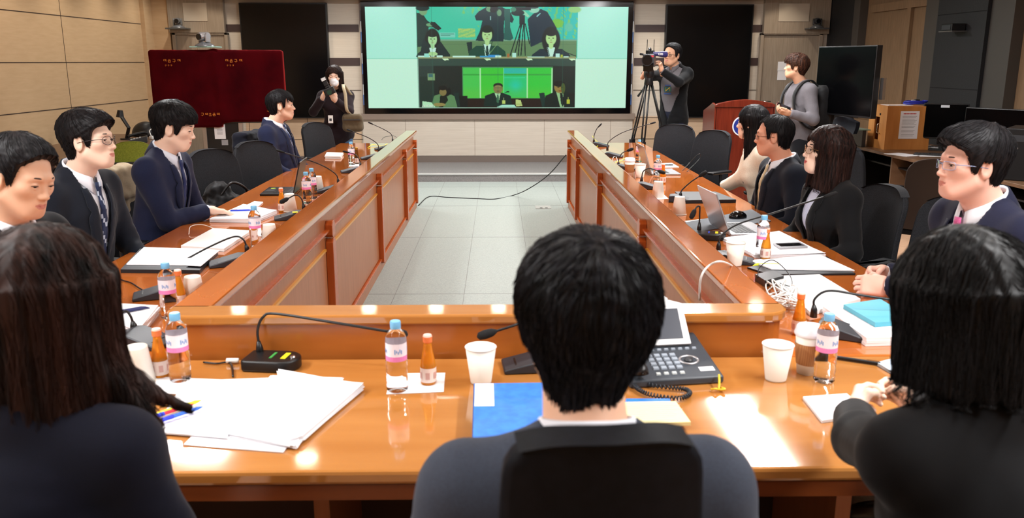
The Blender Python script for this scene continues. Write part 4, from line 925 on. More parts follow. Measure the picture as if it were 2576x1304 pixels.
def mk_coffee():
    r = empty('coffee_cup')
    q = MB(); q.lathe([(.0, .001), (.0300, .0), (.0415, .125)], 32); q.build('cup_wall', m_cup, r, smooth=True)
    q = MB(); q.lathe([(.0335, .030), (.0405, .095), (.0415, .095), (.0345, .030), (.0335, .030)], 32); q.build('sleeve', m_slv, r, auto=40)
    q = MB(); q.lathe([(.0435, .118), (.0455, .121), (.0450, .128), (.0425, .131), (.0405, .143), (.0375, .146), (.035, .141), (0, .140)], 32); q.build('lid', m_lid, r, auto=40); return r
WB = [((1000, 983), 'water bottle beside the orange drink on a napkin, centre of the near table'), ((455, 958), 'water bottle at the left end of the near table, behind the seated woman'),
      ((428, 800), 'water bottle on the left table corner, next to the wooden rim'), ((645, 620), 'water bottle on the left table beside the closed white laptop'),
      ((773, 512), 'front one of two water bottles standing together by the dark laptop'), ((787, 500), 'rear one of two water bottles standing together by the dark laptop'),
      ((885, 415), 'water bottle at the far end of the left table beside a gold-capped bottle'), ((2072, 960), 'water bottle behind the lidded coffee cup on the near table'),
      ((1916, 650), 'water bottle on the right table beside an orange drink'), ((1653, 458), 'water bottle half hidden by an upturned cup on the right table'), ((1607, 408), 'water bottle at the far end of the right table behind the open laptop')]
for k, ((px, py), lab) in enumerate(WB): p = at(px, py, ZT); place('wb', mk_bottle, (p.x, p.y, ZT+.001), .7*k, lab, 'water bottle')
for k, ((px, py), lab) in enumerate([((1078, 966), 'orange drink bottle on a white napkin, centre of the near table'), ((405, 948), 'orange drink bottle beside the upturned cup at the near left'), ((1925, 652), 'orange drink bottle on the right table in front of a water bottle'),
      ((710, 533), 'orange drink bottle on the left table beside an upturned cup'), ((455, 775), 'orange-capped drink bottle on the left table corner between bottle and cup'), ((1667, 462), 'orange-capped drink bottle behind an upturned cup on the right table'), ((2008, 842), 'orange-capped drink bottle behind the lidded coffee cup'), ((650, 605), 'orange-capped drink bottle right behind the water bottle beside the white laptop')]):
    p = at(px, py, ZT); place('or', mk_drink, (p.x, p.y, ZT+.001), .5*k, lab, 'drink bottle')
p = at(898, 412, ZT); o = mk_drink(m_brown, m_gcap); o.location = (p.x, p.y, ZT+.001); tag(o, 'small brown bottle with gold cap at the far end of the left table', 'drink bottle')
for (px, py), inv_, lab in [((1210, 962), 0, 'white paper cup standing left of the blue binder'), ((1951, 955), 0, 'white paper cup beside the lidded coffee cup on the near table'), ((1848, 668), 0, 'white paper cup by the rim of the right table, in front of drink bottles'), ((1610, 447), 0, 'white paper cup next to the sleeved coffee cup on the right table'),
      ((352, 962), 1, 'upturned white cup at the left end of the near table'), ((490, 765), 1, 'upturned white cup on the left table corner beside the rim'), ((680, 618), 1, 'upturned white cup beside the bottle near the closed white laptop'), ((730, 532), 1, 'upturned white cup beside an orange drink on the left table'), ((800, 482), 1, 'upturned white cup behind two water bottles on the left table'),
      ((1655, 497), 1, 'upturned white cup hiding a bottle on the right table'), ((1708, 540), 1, 'upturned white cup in front of the black folder on the right table')]:
    p = at(px, py, ZT)
    if inv_: place('cup', mk_cup, (p.x, p.y, ZT+.110), 0, lab, 'cup', rot=(PI, 0, 0))
    else: place('cup', mk_cup, (p.x, p.y, ZT+.001), 0, lab, 'cup')
for (px, py), lab in [((2030, 938), 'lidded coffee cup with brown sleeve on the near table'), ((1583, 443), 'lidded coffee cup with brown sleeve at the far end of the right table')]:
    p = at(px, py, ZT); place('cof', mk_coffee, (p.x, p.y, ZT+.001), 0, lab, 'coffee cup')
# ---------------------------------------------------------------- gooseneck microphones
m_wedge = mat('mic_base_grey', (44, 46, 52), .45); m_foam = nz(mat('mic_foam', (16, 16, 18), .9), 'noise', (400, 400, 400), (10, 10, 12), (26, 26, 28), .5)
m_yel = mat('sticker_yellow', (244, 228, 40), .5); m_grn = mat('print_green', (60, 150, 70), .5); m_blu = mat('sticker_blue', (40, 70, 200), .5)
def mic(label, base, conn, neck, rz, kind='wedge', yel=False, foam=False, neckoff=None):
    """base: pixel of the base centre; conn: pixel of the stalk socket; neck: [(px, py, dy)] dy = depth offset from the socket"""
    b0 = at(base[0], base[1], ZT+.02); r = empty('gooseneck_microphone', (b0.x, b0.y, ZT+.001), rz, label, 'microphone')
    Mi = (Matrix.Translation((b0.x, b0.y, ZT+.001)) @ Matrix.Rotation(rz, 4, 'Z')).inverted()
    if kind == 'wedge':
        q = MB(); pts = [(-.085, 0), (.085, 0), (.085, .040), (.05, .044), (-.085, .012)]; q.prism(pts, -.055, .055, 'y'); q.build('base', m_wedge, r, bevel=.004, auto=40)
        q = MB(); q.box(-.05, -.02, -.03, .03, .0185, .0215); q.M = Matrix.Identity(4); q.build('button', m_plast, r)
    else:
        pts = [(.075, -.055), (.085, -.045), (.085, .045), (.075, .055)]+[(-.03+.055*math.cos(R(a)), .055*math.sin(R(a))) for a in range(90, 271, 15)]
        q = MB(); q.prism(pts, 0, .034, 'z'); q.build('base', m_plast, r, bevel=.006, seg=3, auto=40)
        q = MB(); q.box(-.045, -.03, -.03, .02, .034, .0352); q.build('sticker', m_yel, r)
        q = MB(); q.box(-.002, .006, -.03, .02, .034, .0352); q.build('printed_mark', m_grn if kind == 'round' else m_blu, r)
        q = MB(); q.lathe([(.009, .034), (.007, .038), (0, .038)], 12, (-.062, 0, 0)); q.build('button', m_metal, r)
    if conn:
        zc = ZT+.045; c = at(conn[0], conn[1], zc); pts = [c]+[aty(a, b_, c.y+d) for a, b_, d in neck]
        lp = [Mi @ p for p in pts]; path = bez(lp, 8)
        q = MB(); q.tube([Mi @ (c-Vector((0, 0, .03))), Mi @ c, path[3]], [.013, .011, .006], 12); q.build('socket', m_plast, r, smooth=True)
        q = MB(); q.tube(path, .0042, 8); q.build('gooseneck', m_plast, r, smooth=True)
        e = path[-1]; d = (path[-1]-path[-3]).normalized(); q = MB(); rr = .0135 if foam else .0085
        q.tube([e-d*.012, e, e+d*.010, e+d*.028, e+d*.044, e+d*.050], [.005, rr*.85, rr, rr*1.05, rr*.85, rr*.2], 14); q.build('mic_head', m_foam, r, smooth=True)
    if yel:
        q = MB(); q.box(.02, .05, -.057, -.02, .044, .046); q.build('sticker', m_yel, r)
    return r
aL = R(15)
mic('gooseneck microphone at the very far end of the left table', (963, 372), (988, 353), [(984, 338, 0), (966, 326, 0), (936, 312, -.02)], aL)
mic('gooseneck microphone second from the far end of the left table', (930, 395), (953, 377), [(949, 362, 0), (925, 346, 0), (884, 330, -.02)], aL)
mic('short gooseneck microphone right beside the gold-capped bottle on the left table', (883, 428), (907, 415), [(903, 400, 0), (893, 389, 0), (876, 384, -.02)], aL)
mic('long gooseneck microphone with stalk crossing the two water bottles on the left table', (822, 477), (851, 456), [(843, 437, 0), (800, 412, 0), (712, 383, -.03)], aL)
mic('gooseneck microphone with yellow sticker by the papers on the left table', (727, 543), (764, 520), [(758, 500, 0), (744, 491, 0), (722, 501, -.02)], aL, yel=True, foam=True)
mic('gooseneck microphone bent down over the black folder on the left table', (574, 656), (621, 624), [(612, 603, 0), (588, 596, 0), (530, 620, -.05), (462, 656, -.12)], R(20), foam=True)
mic('dark wedge microphone base on the left table beside the corner bottle', (392, 735), None, [], R(20))
mic('gooseneck microphone at the left corner half hidden by hair', (368, 852), (336, 818), [(328, 795, .0), (315, 783, 0), (290, 800, -.03)], R(160), foam=True)
mic('gooseneck microphone with yellow sticker on the near table, stalk arching to the bottle', (688, 908), (653, 876), [(648, 832, 0), (662, 798, .0), (695, 790, 0), (840, 812, -.05), (985, 836, -.08)], R(172), 'round', foam=True)
mic('gooseneck microphone half hidden behind the foreground man', (1335, 910), (1350, 880), [(1345, 830, 0), (1320, 812, 0), (1285, 822, -.02), (1240, 836, -.03)], R(5), foam=True)
aR = R(165)
mic('upright gooseneck microphone at the very far end of the right table', (1512, 364), (1494, 353), [(1495, 340, 0), (1501, 325, 0), (1506, 319, 0)], aR)
mic('gooseneck microphone with long stalk rising to the tripod, far right table', (1545, 390), (1528, 372), [(1533, 355, 0), (1570, 332, 0), (1638, 311, -.02)], aR)
mic('short gooseneck microphone left of the open laptop on the right table', (1573, 421), (1556, 412), [(1557, 398, 0), (1566, 385, 0), (1580, 379, -.01)], aR, foam=True)
mic('gooseneck microphone beside the upturned cup and bottle, right table', (1633, 468), (1614, 452), [(1618, 432, 0), (1634, 424, 0), (1658, 431, -.02)], aR, foam=True)
mic('gooseneck microphone leaning over the black folder, right table', (1716, 500), (1712, 488), [(1716, 478, 0), (1738, 458, 0), (1762, 442, -.01)], aR, foam=True)
mic('gooseneck microphone with blue and yellow stickers by the open silver laptop', (1784, 592), (1759, 572), [(1760, 540, 0), (1760, 520, 0), (1752, 522, 0), (1747, 531, -.01)], aR, 'roundb', foam=True)
mic('gooseneck microphone with long stalk crossing the striped-blouse woman', (1850, 650), (1808, 618), [(1814, 594, 0), (1858, 564, 0), (1950, 535, -.02), (2080, 493, -.05)], aR)
mic('gooseneck microphone bent toward the pink-tie man over the teal book', (2125, 832), (2048, 778), [(2050, 752, 0), (2085, 732, 0), (2160, 742, -.02), (2262, 757, -.04)], R(150))
# ---------------------------------------------------------------- video wall
GX0, GX1, GZ0, GZ1 = -1.982, 1.967, .953, 2.448
r = empty('video_wall', (0, YB-.08, .868), 0, 'large wall-mounted video screen showing two conference rooms in green tones', 'screen')
q = MB(); q.M = Matrix.Translation((0, -(YB-.08), -.868))
q.box(-2.075, 2.07, YB-.075, YB-.002, .868, 2.56); q.build('housing', mat('bezel_grey', (120, 104, 92), .5), r, bevel=.004)
q = MB(); q.M = Matrix.Translation((0, -(YB-.08), -.868))
for x0, x1, z0, z1 in ((-2.045, GX0, .875, 2.53), (GX1, 2.04, .875, 2.53), (GX0, GX1, .875, GZ0), (GX0, GX1, GZ1, 2.53)): q.box(x0, x1, YB-.105, YB-.076, z0, z1)
q.build('bezel', m_gloss, r)
q = MB(); q.M = Matrix.Translation((0, -(YB-.08), -.868))
for s in (-2.052, 2.047):
    for i in range(9): q.cur = (0, 1, 2)[i % 3]; q.box(s-.007, s+.007, YB-.10, YB-.076, 1.0+.155*i, 1.0+.155*(i+1))
q.build('edge_strip', [mat('strip_blue', (70, 110, 170), .5), mat('strip_pale', (190, 196, 200), .5), mat('strip_dark', (60, 62, 74), .5)], r)
NX, NZ = 660, 262
U, Vv = np.meshgrid(np.linspace(0, 1, NX), np.linspace(0, 1, NZ), indexing='ij'); PX = 75+U*2410; PY = 67+Vv*928
C_ = np.zeros((NX, NZ, 3)); rs = np.random.RandomState(5)
def paint(m, c): C_[:] = C_*(1-m[..., None])+np.array(c, float)*m[..., None]
def el(cx, cy, rx, ry, c, soft=.12, rot=0):
    a = R(rot); dx, dy = PX-cx, PY-cy; x_ = dx*math.cos(a)+dy*math.sin(a); y_ = -dx*math.sin(a)+dy*math.cos(a)
    paint(np.clip((1-np.sqrt((x_/rx)**2+(y_/ry)**2))/soft+.5, 0, 1), c)
def rc(x0, x1, y0, y1, c): paint(np.clip(np.minimum(np.minimum(PX-x0, x1-PX), np.minimum(PY-y0, y1-PY))/3+.5, 0, 1), c)
def pg(pts, c):
    n = len(pts); ins = np.zeros(PX.shape, bool)
    for i in range(n):
        (x0, y0), (x1, y1) = pts[i], pts[(i+1) % n]
        cnd = ((y0 > PY) != (y1 > PY)) & (PX < (x1-x0)*(PY-y0)/((y1-y0) or 1e-9)+x0); ins ^= cnd
    paint(ins.astype(float), c)
def ln(x0, y0, x1, y1, w_, c):
    d = np.array([x1-x0, y1-y0], float); L = d@d; t = np.clip(((PX-x0)*d[0]+(PY-y0)*d[1])/L, 0, 1); paint(np.clip((w_-np.hypot(PX-x0-t*d[0], PY-y0-t*d[1]))/2+.5, 0, 1), c)
def ns(s, seed): return fold((PX/100, PY/100, PX*0), s, seed)
C_[:] = (176, 246, 224); rc(0, 3000, 536, 1100, (204, 252, 226)); rc(0, 3000, 533, 537, (120, 210, 180))
# upper picture : meeting room with a world map
rc(540, 2022, 60, 530, (58, 204, 168)); paint(np.clip((PX-1500)/500, 0, 1)*(PX < 2022)*(PY < 365)*(PX > 540), (20, 198, 188))
lm = ((ns(5, 3) > .25) & (PX > 950) & (PX < 2022) & (PY < 350) & (((PX < 1160) & (PY < 130)) | (PX > 1700) | ((PX > 1100) & (PX < 1180)) | ((PX > 620) & (PX < 700) & (PY > 160)))).astype(float); paint(lm, (110, 206, 120))
el(1835, 215, 55, 42, (120, 200, 70), .3); el(1990, 90, 60, 30, (150, 214, 130), .3); el(1940, 250, 40, 40, (90, 200, 170), .4); rc(920, 1080, 262, 342, (110, 200, 130)); paint(((ns(14, 9) > .2) & (PX > 920) & (PX < 1080) & (PY > 262) & (PY < 342)).astype(float), (170, 214, 110))
rc(750, 895, 298, 342, (120, 214, 190)); rc(760, 885, 308, 314, (70, 150, 130)); rc(760, 850, 322, 328, (70, 150, 130))
rc(540, 2015, 360, 374, (120, 170, 140)); rc(540, 2015, 374, 522, (96, 138, 92)); rc(540, 2010, 404, 407, (80, 116, 80))
DK = (12, 44, 44); DK2 = (16, 54, 48); FC = (170, 222, 150); WH = (196, 244, 224)
pg([(545, 120), (600, 128), (640, 190), (655, 240), (640, 330), (620, 420), (545, 430)], DK2); el(605, 100, 38, 44, (120, 170, 120)); el(600, 78, 62, 26, DK); pg([(600, 150), (640, 190), (700, 230), (690, 250), (630, 250)], DK2); el(665, 228, 36, 16, (110, 170, 120)); pg([(670, 200), (715, 206), (770, 262), (740, 280), (690, 250)], (10, 26, 30)); el(700, 225, 34, 18, (14, 36, 36), rot=20)
pg([(1075, 150), (1110, 110), (1180, 70), (1330, 70), (1400, 110), (1435, 180), (1420, 210), (1345, 190), (1340, 370), (1330, 380), (1080, 372), (1120, 290), (1145, 190), (1090, 190)], (14, 50, 58)); el(1210, 85, 30, 26, (110, 160, 120)); el(1300, 120, 22, 30, (110, 160, 120)); rc(1220, 1290, 66, 100, (8, 22, 28)); el(1245, 95, 30, 24, (8, 24, 30)); pg([(1345, 85), (1400, 85), (1400, 250), (1430, 350), (1400, 370), (1340, 360), (1350, 220)], (30, 96, 88)); rc(1216, 1224, 150, 186, (160, 220, 210))
pg([(1560, 180), (1610, 130), (1680, 85), (1740, 110), (1790, 190), (1830, 260), (1820, 300), (1740, 320), (1700, 380), (1590, 430), (1575, 300)], (12, 46, 62)); el(1620, 92, 48, 30, (150, 220, 190)); el(1600, 70, 60, 14, (20, 60, 60)); pg([(1490, 110), (1530, 100), (1580, 150), (1560, 160)], (150, 220, 180)); rc(1420, 1590, 68, 96, (10, 30, 38)); el(1470, 120, 60, 28, (10, 40, 44)); el(1430, 90, 26, 20, (60, 140, 110)); pg([(1640, 150), (1675, 120), (1680, 126), (1646, 158)], (140, 220, 220))
rc(1485, 1535, 140, 225, (8, 34, 40))
for x_ in ((1495, 1400), (1510, 1440), (1525, 1500), (1540, 1580), (1500, 1475), (1530, 1540)): ln(x_[0], 220, x_[1], 505 if x_[1] != 1580 else 400, 4.5, (6, 30, 36))
def seated(cx, top, w_, h_, skin_, jack, hair_, shirt_, long_=False, tie_=None, sh=520, glass=False):
    pg([(cx-w_*1.35, sh), (cx-w_*1.28, top+h_*1.75), (cx-w_*.75, top+h_*1.35), (cx+w_*.75, top+h_*1.35), (cx+w_*1.28, top+h_*1.75), (cx+w_*1.35, sh)], jack)
    if long_: el(cx, top+h_*.75, w_*.62, h_*.95, hair_)
    el(cx, top+h_*.45, w_*.46, h_*.52, hair_); pg([(cx-w_*.28, top+h_*1.25), (cx+w_*.28, top+h_*1.25), (cx+w_*.12, sh), (cx-w_*.12, sh)], shirt_); el(cx, top+h_*1.1, w_*.16, h_*.25, skin_); el(cx, top+h_*.62, w_*.36, h_*.48, skin_)
    el(cx, top+h_*.26, w_*.38, h_*.20, hair_); el(cx-w_*.14, top+h_*.60, w_*.07, h_*.03, (40, 60, 40)); el(cx+w_*.14, top+h_*.60, w_*.07, h_*.03, (40, 60, 40)); el(cx, top+h_*.88, w_*.10, h_*.03, (150, 130, 90)); el(cx, top+h_*.74, w_*.05, h_*.06, (150, 190, 120))
    if tie_: pg([(cx-8, top+h_*1.35), (cx+8, top+h_*1.35), (cx+13, sh-20), (cx, sh), (cx-13, sh-20)], tie_)
seated(685, 285, 115, 120, (170, 226, 160), DK, (8, 26, 24), WH, True); el(685, 492, 46, 18, FC); pg([(600, 350), (560, 520), (640, 520), (660, 420)], DK); pg([(760, 380), (845, 500), (845, 520), (730, 520), (725, 420)], DK)
pg([(998, 388), (1050, 380), (1050, 515), (1020, 515)], (20, 50, 50)); seated(1188, 240, 130, 130, (176, 224, 150), (16, 74, 58), (10, 34, 28), WH, False, (14, 60, 56)); ln(1150, 400, 1185, 510, 3, (10, 50, 44)); ln(1235, 380, 1195, 510, 3, (10, 50, 44)); ln(1280, 402, 1210, 490, 2.5, (120, 170, 110))
seated(1778, 270, 135, 130, (180, 230, 150), (12, 46, 56), (8, 28, 28), WH, True); ln(1745, 430, 1765, 510, 3, (10, 40, 44)); ln(1845, 450, 2010, 512, 3.5, (20, 44, 44))
rc(545, 2012, 516, 534, (150, 160, 110)); rc(548, 660, 508, 522, WH)
for x0, x1, y0, c in ((605, 650, 488, (150, 230, 210)), (720, 775, 506, WH), (868, 1080, 510, WH), (1120, 1200, 510, (60, 160, 210)), (1198, 1300, 500, (50, 150, 220)), (1262, 1318, 506, WH), (1372, 1394, 490, (170, 110, 60)), (1420, 1456, 482, (180, 240, 220)), (1560, 1720, 516, WH), (1822, 1860, 488, (190, 244, 230)), (1868, 1890, 498, (170, 190, 60)), (1896, 1942, 514, WH)): rc(x0, x1, y0, 524, c)
# lower picture : dark room with green window
rc(548, 2008, 534, 990, (38, 60, 54)); rc(690, 2008, 600, 990, (22, 38, 34)); rc(560, 690, 700, 985, (30, 52, 44)); rc(548, 2008, 534, 604, (44, 74, 64)); rc(690, 1840, 600, 606, (30, 50, 44))
for cx in (800, 1190, 1575, 1975): pg([(cx-30, 536), (cx+25, 536), (cx+34, 548), (cx-10, 552)], (210, 250, 200))
rc(955, 1798, 610, 905, (70, 150, 90)); rc(962, 1790, 620, 900, (62, 196, 62)); rc(962, 1115, 620, 900, (70, 204, 84)); rc(1130, 1335, 620, 900, (60, 204, 60)); rc(1570, 1785, 620, 900, (52, 206, 66)); rc(1340, 1555, 625, 895, (36, 204, 120)); rc(1340, 1550, 622, 672, (40, 190, 170)); rc(962, 1790, 676, 690, (52, 170, 66)); rc(1345, 1540, 708, 714, (60, 220, 160)); paint(np.clip(1-np.hypot((PX-1450)/80, (PY-790)/90), 0, 1)*.8, (30, 210, 190)); paint(np.clip((PY-780)/200, 0, .35)*((PX > 962) & (PX < 1790) & (PY > 620) & (PY < 900)), (110, 200, 60))
for x_ in (1122, 1560, 1790): rc(x_-6, x_+6, 622, 900, (180, 244, 180))
rc(1337, 1343, 622, 860, (120, 230, 170)); rc(632, 700, 672, 736, (120, 160, 110)); rc(640, 680, 676, 706, (60, 110, 110))
rc(1000, 1700, 905, 985, (34, 26, 20)); rc(900, 1000, 880, 985, (16, 26, 24))
pg([(660, 975), (690, 880), (740, 862), (850, 868), (905, 900), (905, 985), (680, 985)], (92, 140, 92)); pg([(735, 985), (745, 880), (800, 870), (820, 920), (770, 985)], (16, 34, 26)); el(790, 835, 58, 52, (14, 24, 22)); el(772, 846, 34, 34, (130, 120, 70)); el(790, 792, 42, 24, (26, 40, 34)); el(770, 806, 40, 22, (14, 24, 22)); el(735, 962, 60, 16, (150, 140, 80)); pg([(580, 930), (660, 940), (700, 985), (575, 985)], (180, 236, 190)); pg([(870, 850), (920, 850), (930, 985), (905, 985)], (20, 50, 44))
pg([(1150, 980), (1165, 880), (1240, 852), (1330, 852), (1405, 880), (1420, 980)], (14, 44, 38)); pg([(1255, 855), (1310, 855), (1290, 950)], (170, 226, 170)); pg([(1276, 870), (1292, 870), (1296, 940), (1284, 950), (1272, 935)], (60, 110, 80)); el(1287, 812, 44, 48, (132, 124, 76)); el(1287, 786, 44, 26, (30, 40, 30)); el(1287, 800, 36, 20, (140, 132, 84)); ln(1255, 806, 1320, 806, 2, (60, 60, 44)); el(1287, 836, 14, 4, (100, 60, 44)); rc(1325, 1355, 922, 955, (190, 214, 110)); ln(1340, 900, 1340, 922, 2, (190, 220, 150)); el(1378, 842, 14, 6, (16, 30, 30)); ln(1350, 852, 1380, 842, 2.5, (16, 30, 30))
pg([(1275, 985), (1320, 966), (1440, 966), (1455, 985)], (170, 236, 210)); pg([(1450, 915), (1498, 918), (1515, 975), (1455, 980)], (190, 214, 130)); rc(1455, 1512, 955, 962, (150, 170, 90))
pg([(1670, 855), (1720, 850), (1745, 985), (1700, 985)], (18, 54, 48)); pg([(1720, 985), (1730, 880), (1820, 840), (1900, 840), (2000, 860), (2005, 985)], (14, 34, 30)); pg([(1830, 840), (1895, 840), (1905, 985), (1870, 985)], (150, 200, 140)); pg([(1866, 856), (1890, 856), (1908, 950), (1895, 985), (1876, 950)], (16, 26, 26)); el(1862, 800, 50, 54, (150, 128, 66)); el(1858, 768, 52, 28, (12, 20, 18)); el(1895, 810, 20, 50, (70, 90, 40)); el(1850, 800, 12, 4, (50, 40, 24)); el(1885, 800, 10, 4, (40, 36, 22)); el(1868, 834, 16, 5, (130, 60, 40)); rc(1930, 1960, 915, 955, (190, 200, 60)); ln(1945, 895, 1945, 916, 2, (200, 220, 100)); pg([(1950, 855), (2005, 855), (2005, 985), (1990, 985)], (26, 30, 28))
for k, (a0, b0) in enumerate(((582, 968), (612, 968), (626, 964), (646, 968), (664, 968))): rc(a0, a0+(16, 8, 12, 12, 14)[k], b0, b0+14, (230, 244, 230)); rc(a0+4, a0+(10, 5, 8, 7, 9)[k], b0+4, b0+10, (60, 80, 60))
for x_ in (543, 680, 1287, 1888): rc(x_-1.2, x_+1.2, 66, 990, (40, 110, 90))
C_[:] += rs.normal(0, 2.0, C_.shape); C_[:] = np.clip(C_, 0, 255)
P3 = np.stack([GX0+U*(GX1-GX0), np.full(U.shape, -.012), GZ1-Vv*(GZ1-GZ0)-.868], -1).reshape(-1, 3)
I_ = np.arange(NX*NZ).reshape(NX, NZ); F_ = np.stack([I_[:-1, :-1], I_[:-1, 1:], I_[1:, 1:], I_[1:, :-1]], -1).reshape(-1, 4)
m_scr = mat('screen_picture', (5, 6, 6), .25); nt = m_scr.node_tree; va = nt.nodes.new('ShaderNodeVertexColor'); va.layer_name = 'picture'
nt.links.new(va.outputs[0], nt.nodes['Principled BSDF'].inputs['Emission Color']); nt.nodes['Principled BSDF'].inputs['Emission Strength'].default_value = .92
o = build_np('picture', [(P3, F_, None, 0)], [m_scr], r, smooth=False)
lin = np.where(C_ > 10, ((C_/255+.055)/1.055)**2.4, C_/255/12.92); ca = o.data.color_attributes.new('picture', 'FLOAT_COLOR', 'POINT'); ca.data.foreach_set('color', np.concatenate([lin.reshape(-1, 3), np.ones((NX*NZ, 1))], 1).astype(np.float32).ravel())
# black flanking panels
for x0, x1, z0, z1, lab in ((-3.86, -2.555, .80, 2.505, 'tall black glossy panel on the back wall left of the video screen'), (2.54, 3.865, .80, 2.49, 'tall black glossy panel on the back wall right of the video screen')):
    r = empty('wall_display', ((x0+x1)/2, YB-.02, z0), 0, lab, 'display panel'); w_ = (x1-x0)/2; h_ = z1-z0
    q = MB(); q.box(-w_, w_, -.07, .018, 0, h_); q.build('frame', m_plast, r, bevel=.006)
    q = MB(); q.box(-w_+.02, w_-.02, -.073, -.07, .02, h_-.02); q.build('screen_glass', mat('dark_glass', (6, 7, 9), .18, spec=.4), r)
# ---------------------------------------------------------------- PTZ cameras
m_sil = mat('camera_silver', (176, 176, 180), .3, .7); m_lens = mat('lens_black', (8, 8, 12), .06)
def ptz(loc, rz, label, mb_, scale=1.):
    r = empty('conference_camera', loc, rz, label, 'camera'); r.scale = (scale,)*3
    q = MB(); q.lathe([(.0, 0), (.095, 0), (.09, .012), (.06, .030), (.045, .042), (0, .042)], 28); q.build('base', mat('ptz_base', (110, 112, 116), .3, .4), r, smooth=False, auto=35)
    q = MB()
    for s in (-1, 1): q.prism([(-.028, .04), (.028, .04), (.030, .105), (.015, .128), (-.015, .128), (-.030, .105)], s*.052-.008, s*.052+.008, 'x')
    q.build('yoke', mb_, r, bevel=.004)
    q = MB(); q.tube([(0, .055, .095), (0, .045, .095), (0, -.040, .092), (0, -.06, .09)], [.03, .044, .043, .036], 24); h = q.build('head', mb_, r, auto=35)
    q = MB(); q.tube([(0, -.058, .09), (0, -.072, .0895)], .029, 24); q.build('lens', m_lens, h, auto=35); return r
for lab, px, rz, xs in (('wall bracket camera at the upper left corner of the back wall', 448, .12, -1), ('wall bracket camera at the upper right corner of the back wall', 2055, -.12, 1)):
    p = aty(px, 70, YB-.2); q = MB(); o = MB(); 
    o.box(-.15, .15, -.11, .11, -.022, 0); sh = o.build('camera_shelf', mat('shelf_metal', (96, 98, 100), .3, .6), None, bevel=.003); sh.location = (p.x, YB-.21, p.z-.002); tag(sh, 'small metal bracket shelf under the camera, %s corner' % ('left' if xs < 0 else 'right'), 'shelf')
    ptz((p.x, YB-.2, p.z), rz, lab, m_plast2 if xs > 0 else mat('ptz_grey', (120, 122, 124), .35, .5), 1.05)
# ---------------------------------------------------------------- red velvet covered twin monitors on a stand
m_vel = nz(mat('red_velvet', (60, 2, 8), .9, spec=.05, sheen=.6), 'noise', (3, 3, 3), (46, 1, 6), (68, 3, 9), .1, .002)
m_vel.node_tree.nodes['Principled BSDF'].inputs['Sheen Tint'].default_value = (1, .05, .04, 1); m_vel.node_tree.nodes['Principled BSDF'].inputs['Sheen Roughness'].default_value = .35
YR = 9.6; xm = -3.10
r = empty('monitor_stand', (xm, YR, 0), R(4), 'twin monitors on a rolling stand under a red velvet cover, left back', 'monitor')
for s in (-1, 1):
    q = MB(); q.box(s*.36-.33, s*.36+.33, -.03, .03, .98, 1.72); q.build('monitor', m_plast, r, bevel=.005)
q = MB(); q.box(-.17, .17, -.0, .06, .10, 1.2); q.build('back_panel', mat('stand_black', (24, 26, 28), .3), r, bevel=.004)
for s in (-1, 1): q = MB(); q.box(s*.20-.025, s*.20+.025, .0, .06, .06, 1.5); q.build('post', m_metal, r, bevel=.004)
q = MB(); q.box(-.42, .42, -.22, .30, .03, .07); q.build('base_plate', mat('stand_base', (120, 122, 124), .4, .6), r, bevel=.006)
q = MB(); q.box(-.09, .03, -.003, .0, .80, .965); q.cur = 1; q.box(-.075, .015, -.0045, -.003, .935, .95); q.cur = 2
for k in range(5): q.box(-.06, 0, -.0045, -.003, .85+.013*k, .854+.013*k)
q.box(-.02, .05, -.003, 0, .73, .79)
q.build('notice_paper', [m_paper, mat('print_red', (200, 60, 60), .6), mat('print_grey', (150, 150, 155), .6)], r)
def cover(X, Y, Z):
    P = (X, Y, Z); d = .05*np.clip(1-np.abs(X)/.25, 0, 1)
    s = None
    for s_, z0 in ((-1, .93), (1, .99)):
        z0_ = z0-.055*np.clip((X*s_*-1+.35)/.5, 0, 1)*(1 if s_ < 0 else .3)
        b = rbox((X, Y-.0, Z), (s_*.355, -.0, (1.775+z0)/2), (.365, .062, (1.775-z0)/2), .03)
        b = b-.004*fold((X, Y, Z*.4), 22, 3+s_); s = b if s is None else smin(s, b, .03)
    s = s-.012*np.exp(-((X-.02-.1*(1.3-Z))/.05)**2)*(Y < 0)
    return s
P, F = snets(cover, (-.80, -.16, .85), (.80, .16, 1.86), .012); cv = build_np('cloth_shell', [(relax(P, F, 1, .4), F, None, 0)], [m_vel], None)
cv.location = (xm, YR, 0); cv.rotation_euler = (0, 0, R(4)); cv.name = 'velvet_cover'; tag(cv, 'dark red velvet cover with gold lettering draped over the twin monitors', 'cover')
def glyphs(parent, m, items, y, name='gold_lettering'):
    """small block hangul-like strokes"""
    q = MB()
    for (x, z, s, pat) in items:
        for (a0, b0, a1, b1) in pat: q.box(x+a0*s, x+a1*s, y-.002, y, z+b0*s, z+b1*s)
    return q.build(name, m, parent)
RING = [(.15, .45, .75, .55), (.15, .85, .75, .95), (.15, .45, .25, .95), (.65, .45, .75, .95)]
G = {'i': RING+[(.85, .3, .95, 1)], 'm': [(.1, .0, .8, .1), (.1, .35, .8, .45), (.1, .0, .2, .45), (.7, .0, .8, .45), (.0, .5, .9, .58), (.3, .6, .4, 1), (.6, .6, .7, 1)], 'g': [(.1, .9, .8, 1), (.7, .4, .8, 1), (.0, .3, .9, .38), (.4, .0, .5, .3)], 'h': [(.35, .9, .55, 1), (.1, .78, .8, .86), (.25, .5, .65, .58), (.25, .7, .65, .76), (.0, .3, .9, .38), (.1, .0, .8, .1)]}
m_gt = mat('gold_thread', (222, 132, 50), .4, .3)
for x0 in (-.56, .10): glyphs(cv, m_gt, [(x0+.05*k, 1.64, .036, G['imgi'[k]]) for k in range(4)]+[(x0+.015+.03*k, 1.60, .018, G['g']) for k in range(3)], -.066)
